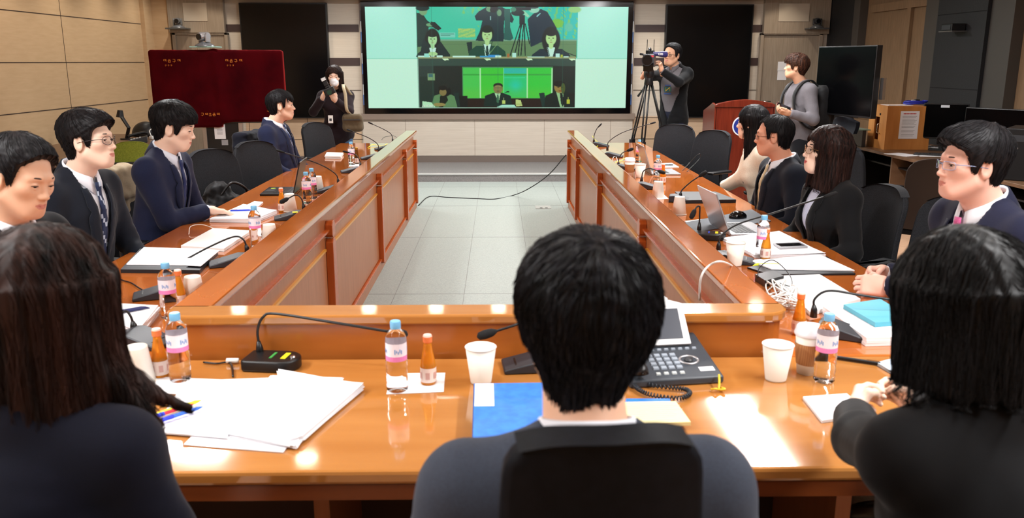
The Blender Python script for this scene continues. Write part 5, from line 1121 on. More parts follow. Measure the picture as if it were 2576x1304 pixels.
glyphs(cv, m_gt, [(-.20+.042*k, 1.06, .036, G['gihmi'[k]]) for k in range(5)], -.082)
glyphs(cv, m_gt, [(.52+.042*k, 1.10, .036, G['gihmi'[k]]) for k in range(4)], -.082)
p = aty(515, 117, YR)
q = MB(); q.box(-.14, .16, -.09, .09, -.012, 0); sh = q.build('camera_shelf', mat('glass_shelf', (150, 190, 180), .1, spec=.6), None, bevel=.003); sh.location = (p.x, YR, p.z); tag(sh, 'small glass shelf above the red velvet cover carrying a silver camera', 'shelf')
for s in (-.09, .06): q = MB(); q.tube([(s, 0, -.012), (s, 0, -.13)], .007, 8); q.build('bracket_rod', m_chrome, sh)
ptz((p.x, YR, p.z+.001), -.55, 'silver pan-tilt camera on the glass shelf above the red velvet cover', m_sil, 1.12)
# ---------------------------------------------------------------- right side : TV, podium, wooden box, desk
a, b = V3((3.36, 8.95, 0)), V3((3.56, 8.02, 0)); c = (a+b)/2; ang = math.atan2((b-a).y, (b-a).x); zt, zb = 1.80, 1.12
r = empty('television', (c.x, c.y, 0), ang, 'large black flat television on a stand at the right, turned toward the tables', 'television'); L = (b-a).length/2
q = MB(); q.box(-L, L, -.025, .035, zb, zt); q.build('casing', m_plast, r, bevel=.004)
q = MB(); q.box(-L+.012, L-.012, -.028, -.025, zb+.02, zt-.012); q.build('screen_glass', mat('tv_glass', (4, 4, 5), .22, spec=.08), r)
q = MB(); q.box(-.06, .06, .035, .08, .05, 1.5); q.build('post', m_plast2, r, bevel=.004); q = MB(); q.box(-.35, .35, -.2, .3, .02, .06); q.build('base_plate', m_plast2, r, bevel=.006)
q = MB(); q.box(L+.0, L+.05, .04, .07, 1.30, 1.50); q.build('side_bracket', m_metal, r)
m_pod = wood('podium_wood', (112, 42, 26), (88, 30, 20), (30, 30, 3), .2, .5, .0)
r = empty('podium', (2.62, 9.0, 0), 0, 'reddish brown wooden podium with arched top and blue round emblem', 'podium')
top_ = [(-.32, 1.205), (-.30, 1.215)]+[(x_, 1.215+.045*math.cos(x_/.30*PI/2)) for x_ in (-.27, -.2, -.1, 0, .1, .2, .27)]+[(.30, 1.215), (.32, 1.205)]
q = MB(); q.prism([(-.31, .04)]+[(x_*.97, z_-.01) for x_, z_ in top_]+[(.31, .04)], 0, .03, 'y'); q.build('front_board', m_pod, r, bevel=.004)
q = MB(); q.prism(top_+[(.32, 1.18), (-.32, 1.18)], -.015, .045, 'y'); q.build('top_moulding', m_pod, r, bevel=.005)
for s in (-1, 1): q = MB(); q.prism([(.0, .04), (.0, 1.2), (.12, 1.22), (.22, 1.19), (.5, 1.12), (.5, .04)], s*.31-.012, s*.31+.012, 'x'); q.build('side_board', m_pod, r, bevel=.003)
q = MB(); q.box(-.30, .30, .03, .48, 1.02, 1.05); q.build('desk_board', m_pod, r); q = MB(); q.box(-.34, .34, -.03, .52, 0, .05); q.build('plinth', m_pod, r, bevel=.004)
q = MB(); q.M = Matrix.Translation((-.02, 0, .98)) @ Matrix.Rotation(PI/2, 4, 'X'); q.lathe([(0, .004), (.105, .004), (.105, 0)], 40); q.cur = 1; q.lathe([(0, .006), (.092, .006), (.092, .003)], 40); q.cur = 0; q.lathe([(.0, .008), (.045, .008), (.045, .005)], 30); q.cur = 1; q.lathe([(0, .0095), (.038, .0095), (.038, .007)], 20)
q.build('emblem', [mat('emblem_white', (220, 224, 230), .4), mat('emblem_blue', (24, 44, 130), .4)], r)
ZD = .75
m_desk = wood('desk_brown', (112, 84, 62), (96, 70, 50), (3, 20, 20), .35, .4, .02)
def desk(label, x0, x1, y0, y1, open_s):
    r = empty('side_desk', ((x0+x1)/2, (y0+y1)/2, 0), 0, label, 'desk'); W, D = (x1-x0)/2, (y1-y0)/2
    q = MB(); q.box(-W, W, -D, D, ZD-.03, ZD); q.build('desk_top', m_desk, r, bevel=.004)
    n = max(1, int(round((y1-y0)/1.5)))
    for k in range(n+1): q = MB(); yy = -D+.02+k*(2*D-.04)/n; q.box(-W+.03, W-.03, yy-.012, yy+.012, 0, ZD-.03); q.build('side_board', m_desk if k % 2 else mat('desk_black', (26, 24, 26), .5), r)
    q = MB(); xb = W-.03 if open_s < 0 else -W+.02; q.box(xb, xb+.014, -D+.03, D-.03, .05, ZD-.03); q.build('back_board', mat('desk_black', (26, 24, 26), .5), r)
    q = MB(); q.box(-W+.10, W-.05, -D+.03, D-.03, .60, .615); q.build('shelf_board', mat('desk_black', (26, 24, 26), .5), r); return r
desk('long brown desk along the right wall with computers and a wooden box', 3.92, 4.85, 4.3, 9.75, -1)
desk('brown desk along the left wall with telephones', -4.95, -3.98, 6.9, 10.9, 1)
A = at(2223, 377, ZD); B = at(2334, 377, ZD); h_ = .45; m_box = wood('box_wood', (206, 140, 76), (190, 124, 62), (20, 20, 3), .4, .4, .0)
d = (B-A); ang = math.atan2(d.y, d.x); wB = d.length
r = empty('wooden_box', (A.x, A.y, ZD), ang, 'light wooden equipment box with a printed notice, on the right desk', 'box')
q = MB()
for x0, x1, y0, y1, z0, z1 in ((0, wB, 0, .018, 0, h_), (0, wB, .42, .44, 0, h_), (wB-.018, wB, .018, .42, 0, h_), (0, wB, .018, .42, h_-.018, h_), (0, wB, .018, .42, 0, .018)): q.box(x0, x1, y0, y1, z0, z1)
q.box(0, .018, .018, .42, .018, .09); q.box(0, .018, .018, .42, .33, h_-.018); q.box(0, .018, .018, .17, .09, .33); q.box(0, .018, .29, .42, .09, .33)
q.build('box_shell', m_box, r)
q = MB(); q.tube(bez([(-.002, .14, .26), (-.03, .14, .25), (-.03, .14, .17), (-.002, .14, .16)], 5), .005, 8); q.build('handle', m_chrome, r, smooth=True)
q = MB(); q.M = Matrix.Translation((0, .16, .36)) @ Matrix.Rotation(-PI/2, 4, 'Y'); q.lathe([(.012, 0), (.012, .006), (0, .006)], 14); q.build('lock', m_plast, r)
q = MB(); pw, ph = .195, .285; px0 = wB*.30; pz = .115; q.box(px0, px0+pw, -.003, 0, pz, pz+ph); q.cur = 1
for k in range(9): q.box(px0+.03+.015*k, px0+.041+.015*k, -.0045, -.003, pz+ph-.033, pz+ph-.020)
q.cur = 2
for k in range(15):
    if k in (9, 12): continue
    q.box(px0+.022, px0+pw-.022-.012*(k % 3), -.0045, -.003, pz+ph-.055-.0145*k, pz+ph-.0515-.0145*k)
q.build('notice_paper', [m_paper, mat('print_red', (200, 60, 60), .6), mat('print_grey', (130, 130, 138), .6)], r)
def W(px, py, z): return at(px, py, z)
p = aty(2302, 268, A.y+.2); r = empty('cable_coil', (p.x, A.y+.2, ZD+h_+.001), 0, 'coil of blue cable lying on top of the wooden box', 'cable')
q = MB(); q.tube([(math.cos(t*.35)*(.10+.012*math.sin(t*.9))*1.1, math.sin(t*.35)*.08, .012+.030*(t/110)+.004*math.sin(t)) for t in range(110)], .0065, 6); q.build('coil', mat('cable_blue', (30, 40, 150), .35), r, smooth=True)
q = MB(); q.box(-.01, .03, -.03, .02, .035, .060); q.cur = 1; q.box(-.045, -.01, -.02, .01, .038, .055); q.build('plug', [m_plast, mat('plug_grey', (170, 172, 176), .4)], r, bevel=.002)
q = MB(); q.box(-.13, .13, -.10, .10, 0, .003); o = q.build('paper_sheet', m_paper); pp = A+Vector((math.cos(ang)*.18-math.sin(ang)*.2, math.sin(ang)*.18+math.cos(ang)*.2, 0)); o.location = (pp.x, pp.y, ZD+h_); o.rotation_euler.z = ang; tag(o, 'white paper sheet lying on top of the wooden box', 'paper')
def monitor(label, x, y, rz, w_=.50, h_=.32, z=ZD, back=False, lab=False):
    r = empty('computer_monitor', (x, y, z), rz, label, 'monitor')
    q = MB(); q.box(-w_/2, w_/2, -.02, .02, .12, .12+h_); q.build('casing', m_plast, r, bevel=.008); q = MB(); q.box(-w_/2+.012, w_/2-.012, -.0225, -.02, .135, .11+h_); q.build('screen_glass', mat('tv_glass', (4, 4, 5), .22, spec=.08), r)
    q = MB(); q.box(-.03, .03, .02, .05, .01, .28); q.box(-.12, .12, -.07, .10, 0, .012); q.build('stand', m_plast, r, bevel=.004)
    if lab: q = MB(); q.box(-.05, .03, -.026, -.023, .08+h_, .105+h_); q.build('label_plate', mat('label_pale', (200, 204, 210), .5), r)
    return r
p = W(2400, 385, ZD); monitor('black monitor with a pale label, right of the wooden box', p.x, p.y+.25, R(-28), .42, .36, lab=True)
p = W(2480, 400, ZD); monitor('wide black monitor on the right desk, behind the dark-haired man in pink tie', p.x-.02, p.y-.15, R(-60), .62, .36)
def pc(label, x, y, rz, z=ZD, w_=.19, h_=.40, d_=.42):
    r = empty('computer_tower', (x, y, z), rz, label, 'computer'); q = MB(); q.box(-w_/2, w_/2, -d_/2, d_/2, 0, h_); q.build('casing', m_plast, r, bevel=.008)
    q = MB(); q.box(-w_/2+.02, w_/2-.02, -d_/2-.004, -d_/2, h_-.10, h_-.05); q.build('drive_bay', m_plast2, r); q = MB(); q.lathe([(0, .003), (.01, .003), (.01, 0)], 12); q.M = Matrix.Identity(4); o = q.build('power_button', m_metal, r); o.rotation_euler = (PI/2, 0, 0); o.location = (0, -d_/2, h_-.15); return r
p = W(2562, 452, ZD); pc('black computer tower at the right edge of the photo', p.x+.05, p.y+.1, R(-40))
for k, (px, py, lab) in enumerate(((2352, 374, 'white keyboard on the right desk beside the wooden box'), (2355, 392, 'black keyboard on the right desk, in front of the white keyboard'))):
    p = W(px, py, ZD); r = empty('keyboard', (p.x, p.y, ZD+.001), R(-50+20*k), lab, 'keyboard'); q = MB(); q.box(-.20, .20, -.065, .065, 0, .016); q.build('key_tray', m_white if k == 0 else m_plast, r, bevel=.004)
    q = MB()
    for i in range(14):
        for j in range(4): q.box(-.188+.027*i, -.166+.027*i, -.05+.026*j, -.03+.026*j, .016, .021)
    q.build('keys', mat('key_grey', (150, 152, 156), .5) if k == 0 else m_plast2, r)
p = W(2328, 372, ZD); q = MB(); q.box(-.05, .05, -.03, .03, 0, .028); o = q.build('power_adapter', m_white, bevel=.006); o.location = (p.x, p.y, ZD+.001); tag(o, 'small white adapter on the right desk left of the keyboards', 'adapter')
for k, (px, py) in enumerate(((2250, 390), (2325, 392))):
    p = W(px, py, ZD); q = MB(); q.box(-.10, .10, -.14, .14, 0, .003); o = q.build('paper_sheet', m_paper); o.location = (p.x+.08, p.y, ZD+.001); o.rotation_euler.z = .4+k; tag(o, ['white paper on the right desk just in front of the wooden box', 'white paper on the right desk in front of the adapter'][k], 'paper')
# wall shelf with small black device
p = aty(2412, 78, 9.3); q = MB(); q.box(-.17, 0, -.14, .14, -.008, 0); o = q.build('wall_shelf', m_metal, bevel=.002); o.location = (XR-.04, 9.32, p.z); tag(o, 'thin metal shelf on the black wall column at the right', 'shelf')
r = empty('wall_speaker', (XR-.13, 9.32, p.z+.001), 0, 'small black box speaker on the thin wall shelf at the right', 'speaker'); q = MB(); q.box(-.07, .08, -.11, .11, 0, .075); q.build('casing', m_plast, r, bevel=.006); q = MB(); q.box(-.074, -.07, -.09, .09, .012, .062); q.build('grille', m_plast2, r)
# monitors and glass desk behind the woman in striped blouse
r = empty('glass_table', (3.55, 9.25, 0), 0, 'low glass-topped stand under the black television', 'table'); q = MB(); q.box(-.55, .45, -.22, .25, .93, .94); q.build('glass_top', mat('green_glass', (120, 160, 150), .05, spec=.6), r)
for sx in (-.5, .4): q = MB(); q.box(sx-.02, sx+.02, -.18, .2, 0, .93); q.build('leg_panel', m_plast2, r)
# office chairs in the background
def ochair(x, y, h, label, kind='office', **k):
    o = make_chair(label, kind, **k); o.location = (x, y, 0); o.rotation_euler = (0, 0, R(h-90)); return o
ochair(3.02, 6.9, 22, 'black office chair with headrest standing behind the striped-blouse woman', 'office', arms=True, backw=.44, backh=.50, z0=.50, tilt=5)
ochair(3.22, 6.0, 60, 'dark brown backed office chair between the right desk and pink-tie man', 'brown', arms=False, backw=.50, backh=.52, z0=.48, tilt=14)
ochair(-3.42, 6.05, 10, 'black office chair with headrest by the left wall, leaning back', 'office', arms=True, backw=.44, backh=.50, z0=.50, tilt=20)
m_green = nz(mat('green_fabric', (112, 122, 30), .8), 'noise', (80, 80, 80), (104, 114, 26), (122, 132, 38), .2)
r = empty('green_chair', (-3.80, 8.9, 0), R(105-90+0), 'olive green backed chair near the telephones at the left', 'chair')
curved_back(.42, .40, .46, -.20, 6, .03, .03).build('backrest', m_green, r, bevel=.006, auto=50); q = MB(); q.box(-.22, .22, -.2, .22, .42, .46); q.build('seat', m_green, r, bevel=.015, seg=3, auto=40)
q = MB(); q.tube([(-.26, .18, .64), (-.26, -.24, .64), (.26, -.24, .64), (.26, .18, .64)], .011, 8); q.build('arm_rail', m_plast, r)
for sx in (-1, 1):
    for sy in (-1, 1): q = MB(); q.tube([(sx*.2, sy*.18, .43), (sx*.24, sy*.22, 0)], .012, 8); q.build('leg', m_plast, r)
p = aty(2560, 470, 4.5); r = empty('chrome_chair', (3.15, 4.75, 0), R(40), 'chair with bent chrome tube frame behind the pink-tie man, right edge', 'chair')
q = MB(); q.tube(bez([(-.22, .22, .0), (-.22, -.05, .02), (-.22, -.18, .45), (-.21, -.26, .76), (-.12, -.29, .90), (.12, -.29, .90), (.21, -.26, .76), (.22, -.18, .45), (.22, -.05, .02), (.22, .22, .0)], 6), .013, 10); q.build('tube_frame', m_chrome, r, smooth=True)
q = MB(); q.tube(bez([(-.12, -.262, .62), (-.11, -.28, .80), (-.05, -.285, .86), (.05, -.285, .86), (.11, -.28, .80), (.12, -.262, .62)], 6), .011, 10); q.build('inner_tube', m_chrome, r, smooth=True)
q = MB(); q.box(-.21, .21, -.2, .24, .43, .47); q.build('seat', m_fabs, r, bevel=.015, seg=3, auto=40)
# ---------------------------------------------------------------- telephones and clutter on the left desk
def desk_phone(label, loc, rz, m1, keyc):
    r = empty('desk_telephone', loc, rz, label, 'telephone'); q = MB(); q.prism([(-.10, 0), (.10, 0), (.10, .07), (-.10, .025)], -.09, .09, 'x'); q.build('phone_body', m1, r, bevel=.005)
    q = MB()
    for i in range(3):
        for j in range(4):
            yy = -.075+.03*j; q.box(.0+.024*i, .018+.024*i, yy, yy+.02, .025+(yy+.1)*.225, .034+(yy+.1)*.225)
    q.build('keys', keyc, r)
    q = MB(); q.tube(bez([(-.055, -.10, .06), (-.055, -.07, .075), (-.055, .07, .105), (-.055, .11, .09)], 4), .017, 8); q.build('handset', m_plast, r, smooth=True); return r
desk_phone('telephone with pale keys on the left desk, behind the round-glasses man', (-4.12, 9.75, ZD+.001), R(-70), m_plast2, mat('key_pale', (190, 196, 196), .5))
desk_phone('black telephone on the left desk beside the reclined office chair', (-4.25, 7.9, ZD+.001), R(-60), m_plast, m_plast2)
r = empty('power_strip', (-3.95-.12, 10.25, ZD+.001), R(60), 'white power strip with tangled white cords on the left desk', 'power strip')
q = MB(); q.box(-.13, .13, -.025, .025, 0, .035); q.build('strip_body', m_white, r, bevel=.006)
q = MB(); q.tube(bez([(-.1, .02, .03), (-.08, .06, .10), (-.01, .0, .12), (.04, -.06, .05), (.08, .02, .13), (.16, .06, .06), (.20, -.02, .01)], 8), .006, 6); q.build('cord', m_white, r, smooth=True)
r = empty('desk_lamp', (-4.4, 10.1, ZD+.001), 0, 'black bent desk lamp arm standing behind the telephones', 'lamp'); q = MB(); q.lathe([(.07, 0), (.07, .015), (.02, .02), (0, .02)], 20); q.build('base', m_plast, r)
q = MB(); q.tube([(0, 0, .01), (.06, -.05, .14), (-.05, .02, .28)], .022, 8); q.build('arm', m_plast, r); q = MB(); q.tube([(-.06, .02, .26), (-.05, .02, .34)], [.045, .03], 12); q.build('lamp_head', m_plast, r)
r = empty('headphone_case', (-4.35, 10.55, ZD+.001), 0, 'rounded black case on the left desk beside the white cords', 'case')
def fc(X, Y, Z): P = (X, Y, Z); return np.maximum(ell(P, (0, 0, .02), (.17, .12, .16)), .002-Z)
P, F = snets(fc, (-.2, -.15, -.01), (.2, .15, .2), .012); build_np('case_body', [(P, F, None, 0)], [m_plast], r)
# ---------------------------------------------------------------- cord on the floor between the tables
pts = [V3((-.935, 9.72, .012))]+[W(px, py, .009) for px, py in ((1080, 495), (1130, 497), (1200, 500), (1245, 501))]
e = aty(1424, 390, 9.75); m1 = aty(1380, 440, 9.95); m0 = aty(1330, 475, 10.1); m0.z = max(m0.z, .02)
q = MB(); q.tube(bez(pts+[W(1290, 492, .012), m0, m1, e], 8), .006, 6); o = q.build('floor_cord', m_plast, smooth=True); tag(o, 'thin black cord on the grey floor between the two table rows', 'cord'); o.name = 'black_cord'
# ---------------------------------------------------------------- papers, books, folders on the tables
m_ink = mat('print_faint', (186, 188, 200), .7); m_folder = mat('folder_black', (24, 26, 30), .45); m_blue = nz(mat('binder_blue', (40, 120, 220), .35, coat=.2), 'noise', (40, 40, 40), (34, 112, 214), (46, 128, 226))
ZP = ZT+.001
def quadp(name, label, cat, pix, th, m, lines=0, sheets=0, z=ZP, group=None, fan=0., lm=None, curl=0.):
    """a flat stack whose four corners lie under the given pixels"""
    P = [at(px, py, z+th) for px, py in pix]; c = sum(P, Vector())/4; r = empty(name, (c.x, c.y, z), 0, label, cat, group); loc = [Vector((p.x-c.x, p.y-c.y, 0)) for p in P]
    n = max(1, sheets); rg = random.Random(len(label)); e1 = (loc[1]-loc[0]); e3 = (loc[3]-loc[0])
    q = MB()
    for k in range(n):
        a = fan*(rg.random()-.5)*2; s_ = Vector((rg.uniform(-1, 1), rg.uniform(-1, 1), 0))*fan*.12; M_ = Matrix.Rotation(a if k < n-1 else 0, 3, 'Z'); z0, z1 = th*k/n, th*(k+1)/n-.0002
        L = [M_ @ p+(s_ if k < n-1 else Vector()) for p in loc]
        if k == n-1 and curl:   # wavy top page
            G_ = 8; rows = []
            for i in range(G_+1):
                row = []
                for j in range(G_+1):
                    u, v = i/G_, j/G_; p = L[0]*(1-u)*(1-v)+L[1]*u*(1-v)+L[2]*u*v+L[3]*(1-u)*v; row.append((p.x, p.y, z1+.0006+curl*(max(0, u-.6)**2*3+max(0, v-.7)**2*2)*abs(math.sin(3*u+v))))
                rows.append(row)
            q.grid(rows)
        q.prism([(p.x, p.y) for p in L], z0, z1, 'z')
    q.build('pages' if n > 1 else 'sheet', m, r)
    if lines:
        q = MB()
        for k in range(lines):
            t = .12+.76*k/lines; a = loc[0]+e3*t+e1*.1; b_ = loc[0]+e3*t+e1*(.9-.25*rg.random()); d_ = e3.normalized()*.0016; zz = th+.0003+(.0008 if curl else 0)
            q.add([(a.x, a.y, zz), (b_.x, b_.y, zz), (b_.x+d_.x, b_.y+d_.y, zz), (a.x+d_.x, a.y+d_.y, zz)], [(0, 1, 2, 3)])
        q.build('printed_lines', lm or m_ink, r)
    return r
# near table, left : fanned documents
quadp('clear_sleeve', 'clear plastic sleeve sticking out under the fanned papers on the near table', 'plastic sleeve', ((462, 1118), (712, 1138), (745, 1095), (520, 1060)), .003, mat('clear_sleeve', (236, 232, 236), .1, spec=.7))
quadp('document', 'left sheaf of fanned white papers at the near left, pens lying on it', 'papers', ((380, 1085), (568, 1102), (690, 950), (470, 958)), .006, m_paper, 14, 4, fan=.03, z=ZP+.003)
quadp('document', 'middle sheaf of fanned white papers on the near table', 'papers', ((565, 1090), (740, 1122), (862, 950), (680, 945)), .009, m_paper, 12, 5, fan=.035, z=ZP+.0035)
quadp('document', 'right sheaf of fanned white papers on the near table, corner pointing right', 'papers', ((730, 1105), (760, 1098), (915, 968), (700, 930)), .014, m_paper, 10, 6, fan=.04, z=ZP+.004, curl=.01)
quadp('document', 'white paper under the drink bottles at the near left corner', 'papers', ((330, 985), (470, 992), (560, 955), (400, 948)), .002, m_paper, 0)
for k, (px, py, c, lab) in enumerate(((432, 1040, (220, 40, 60), 'red pen on the left sheaf of papers'), (452, 1030, (220, 226, 40), 'yellow highlighter on the left sheaf of papers'), (455, 1047, (50, 110, 220), 'blue highlighter on the left sheaf of papers'))):
    p = at(px, py, ZP+.014); r = empty('pen', (p.x, p.y, ZP+.0145), R(48), lab, 'pen'); m = mat('pen_%d' % k, c, .3)
    q = MB(); q.tube([(-.06, 0, .005), (.045, 0, .005), (.052, 0, .005), (.062, 0, .005)], [.005, .005, .0035, .001], 10); q.build('barrel', m, r, auto=40); q = MB(); q.tube([(-.062, 0, .005), (-.02, 0, .005)], .0056, 10); q.build('pen_cap', mat('pen_cap_%d' % k, ((40, 60, 200), (240, 240, 60), (40, 60, 210))[k], .3), r, auto=40)
quadp('napkin', 'white napkin under the water bottle and orange drink, near table centre', 'napkin', ((972, 992), (1116, 986), (1120, 938), (985, 940)), .0008, m_paper)
# blue binder
P = [at(*c, ZP+.04) for c in ((1187, 1120), (1345, 1110), (1345, 966), (1190, 965))]; ang = math.atan2((P[1]-P[0]).y, (P[1]-P[0]).x); r = empty('ring_binder', (P[0].x, P[0].y, ZP), R(1), 'bright blue ring binder with white label in front of the central man', 'binder')
bw_, bl = .25, (P[3]-P[0]).length
q = MB(); q.box(0, bw_, 0, bl, .037, .040); q.box(0, bw_, 0, bl, 0, .003); q.box(0, .003, 0, bl, 0, .04); q.build('cover', m_blue, r, bevel=.001)
q = MB(); q.box(.012, bw_-.012, .006, bl-.01, .004, .030); q.build('pages', m_paper, r)
q = MB(); q.box(.003, .02, .002, bl, .003, .037); q.build('spine_edge', m_folder, r)
q = MB(); q.box(.004, .055, bl-.16, bl-.005, .0402, .0410); q.build('label_card', m_paper, r); q = MB()
for k in range(5): q.box(.012, .045, bl-.14+.022*k, bl-.137+.022*k, .0411, .0413)
q.build('printed_lines', m_ink, r)
# yellow pad with blue pad beneath, right of the man
r = quadp('notebook', 'blue notebook under the yellow note pad, behind the central man', 'notebook', ((1560, 1060), (1700, 1060), (1685, 1003), (1575, 1003)), .012, m_blue, 0)
quadp('note_pad', 'pale yellow note pad on top of the blue notebook, right of the central man', 'note pad', ((1548, 1066), (1738, 1062), (1700, 1010), (1555, 1012)), .010, mat('pad_yellow', (238, 226, 170), .6), 8, 3, z=ZP+.0125)
quadp('note_pad', 'yellow paper corner peeking out at the right of the headrest', 'note pad', ((1700, 1180), (1790, 1160), (1760, 1095), (1690, 1110)), .006, mat('pad_yellow2', (232, 226, 160), .6))
# ribbon
p = at(1808, 985, ZP); r = empty('ribbon', (p.x, p.y, ZP), 0, 'small yellow ribbon lying on the near table beside the videophone', 'ribbon')
for k, pp in enumerate((((0, 0, .004), (.006, .02, .02), (.012, .05, .03)), ((0, 0, .004), (-.012, -.012, .012), (-.02, .004, .004)), ((0, 0, .004), (.014, -.01, .01), (.01, .012, .006)))): q = MB(); q.tube(bez(pp, 5), [.002]+[.0035]*(len(bez(pp, 5))-1), 6); q.build('ribbon_loop', mat('ribbon_yellow', (232, 190, 50), .4), r, smooth=True)
# videophone
p0, p1 = at(1585, 962, ZP+.02), at(1822, 948, ZP+.02); ang = math.atan2((p1-p0).y, (p1-p0).x); L = (p1-p0).length; D = .25
r = empty('video_phone', (p0.x, p0.y, ZP), ang, 'white-framed desk videophone with keypad beside the central man', 'telephone')
q = MB(); q.prism([(0, 0), (D, 0), (D, .075), (0, .022)], 0, L, 'x'); q.build('phone_body', mat('phone_grey', (58, 64, 72), .4), r, bevel=.006, seg=3, auto=40)
def zt_(y): return .022+y*.053/D
M0 = Matrix.Rotation(math.atan(.053/D), 4, 'X')
def key(q, x, y, w_, h_): z0 = zt_(y+h_/2); q.add([(x, y, zt_(y)), (x+w_, y, zt_(y)), (x+w_, y+h_, zt_(y+h_)), (x, y+h_, zt_(y+h_)), (x+.001, y+.001, zt_(y)+.004), (x+w_-.001, y+.001, zt_(y)+.004), (x+w_-.001, y+h_-.001, zt_(y+h_)+.004), (x+.001, y+h_-.001, zt_(y+h_)+.004)], [(4, 5, 6, 7), (0, 1, 5, 4), (1, 2, 6, 5), (2, 3, 7, 6), (3, 0, 4, 7)])
q = MB()
for i in range(4):
    for j in range(4): key(q, .085+i*.024, .05+j*.022, .018, .013)
for i in range(8): key(q, .085+i*.022, .150, .013, .007)
q.build('keypad', mat('key_bluegrey', (150, 160, 172), .4), r)
q = MB()
for i in range(4): key(q, .085+i*.024, .022, .014, .010)
q.build('soft_keys', mat('key_pale', (190, 196, 196), .5), r)
q = MB(); q.M = Matrix.Translation((L-.075, .09, zt_(.09)+.001)) @ M0; q.tube([(.028*math.cos(2*PI*k/30), .022*math.sin(2*PI*k/30), 0) for k in range(31)], .004, 8); q.cur = 1; q.lathe([(.013, 0), (.013, .004), (0, .005)], 20); q.build('dial_ring', [m_sil, m_plast2], r, smooth=True)
q = MB(); q.add([(L-.06, .03, zt_(.03)+.0006), (L-.015, .03, zt_(.03)+.0006), (L-.015, .052, zt_(.052)+.0006), (L-.06, .052, zt_(.052)+.0006)], [(0, 1, 2, 3)]); q.build('label_card', m_paper, r)
q = MB(); q.tube(bez([(.032, .0, .040), (.032, .02, .056), (.032, .18, .096), (.032, .235, .088)], 5), .022, 10); q.build('handset', m_plast, r, smooth=True)
Ms = Matrix.Translation((.06, D-.075, .058)) @ Matrix.Rotation(R(50), 4, 'X')
sw_ = L-.10
q = MB(); q.M = Ms; q.prism([(0, 0), (sw_, 0), (sw_-.004, .135), (sw_-.05, .150), (sw_/2+.045, .152), (sw_/2+.03, .168), (sw_/2-.03, .168), (sw_/2-.045, .152), (.004, .14)], 0, .014, 'z'); s_ = q.build('screen_frame', mat('phone_white', (232, 233, 236), .35), r, bevel=.003)
q = MB(); q.M = Ms; q.box(.02, sw_-.022, .018, .118, .0142, .015); q.build('screen_glass', mat('phone_screen', (66, 70, 80), .25), s_)
q = MB(); q.M = Ms @ Matrix.Translation((sw_/2, .152, .014)); q.lathe([(.010, 0), (.010, .005), (.006, .006), (0, .004)], 16); q.build('camera_lens', m_lens, s_)
c0 = at(1600, 958, ZP+.01); q = MB(); pts = [at(px, py, ZP+.012) for px, py in ((1592, 962), (1602, 975), (1625, 988), (1665, 997), (1712, 1000), (1735, 990), (1725, 978), (1690, 974), (1640, 968), (1606, 955))]; path = bez(pts, 26); out = []
for k, pth in enumerate(path):
    t = (path[min(k+1, len(path)-1)]-path[max(k-1, 0)]).normalized(); n_ = Vector((-t.y, t.x, 0)); out.append(pth+n_*.0055*math.cos(k*1.25)+Vector((0, 0, .0055*math.sin(k*1.25)-.002)))
q.tube(out, .0023, 5); o = q.build('handset_cord', mat('cord_darkgrey', (34, 40, 48), .45), smooth=True); o.parent = r; o.matrix_parent_inverse = r.matrix_basis.inverted()
# right foreground
def penobj(label, px, py, ang, m, Lg=.14, rr=.0055, clip=True, z=ZP, m2=None):
    p = at(px, py, z+.006); r = empty('pen', (p.x, p.y, z), ang, label, 'pen'); q = MB(); q.tube([(-Lg/2, 0, rr), (Lg*.30, 0, rr), (Lg*.40, 0, rr*.8), (Lg/2, 0, rr*.15)], [rr, rr, rr*.7, rr*.2], 10); q.build('barrel', m, r, auto=40)
    q = MB(); q.box(-Lg/2+.004, -Lg/2+.04, -.0015, .0015, rr*2, rr*2+.002); q.build('clip', m2 or m_chrome, r); return r
penobj('black pen lying on the near table behind the lidded coffee cup', 2140, 905, R(152), m_plast, .17, .006)
quadp('note_pad', 'white writing pad with pink rule line under the black-bob woman hands', 'note pad', ((2020, 998), (2068, 1058), (2190, 1040), (2130, 990)), .008, m_paper, 3, 3, lm=mat('rule_pink', (220, 150, 170), .6))
r = quadp('spiral_notebook', 'small spiral notebook with pale blue cover near the black-bob woman', 'notebook', ((2206, 912), (2262, 945), (2330, 925), (2275, 893)), .010, mat('cover_paleblue', (196, 214, 232), .5))
quadp('document', 'thick white book stack under the teal book at the near right', 'papers', ((2070, 770), (2180, 850), (2330, 845), (2200, 757)), .030, m_paper, 0, 3, fan=.01)
r = quadp('teal_book', 'book with teal blue cover lying on white papers at the near right', 'book', ((2122, 766), (2202, 812), (2300, 805), (2215, 752)), .016, mat('book_teal', (84, 164, 184), .5), z=ZP+.031)
quadp('laptop', 'closed white laptop beside the pink-tie man clasped hands', 'laptop', ((1938, 695), (2038, 785), (2165, 752), (2062, 690)), .016, mat('laptop_white', (226, 228, 228), .35))
quadp('laptop', 'closed white laptop on the left table between folder and papers', 'laptop', ((455, 618), (563, 626), (632, 580), (536, 574)), .015, m_white)
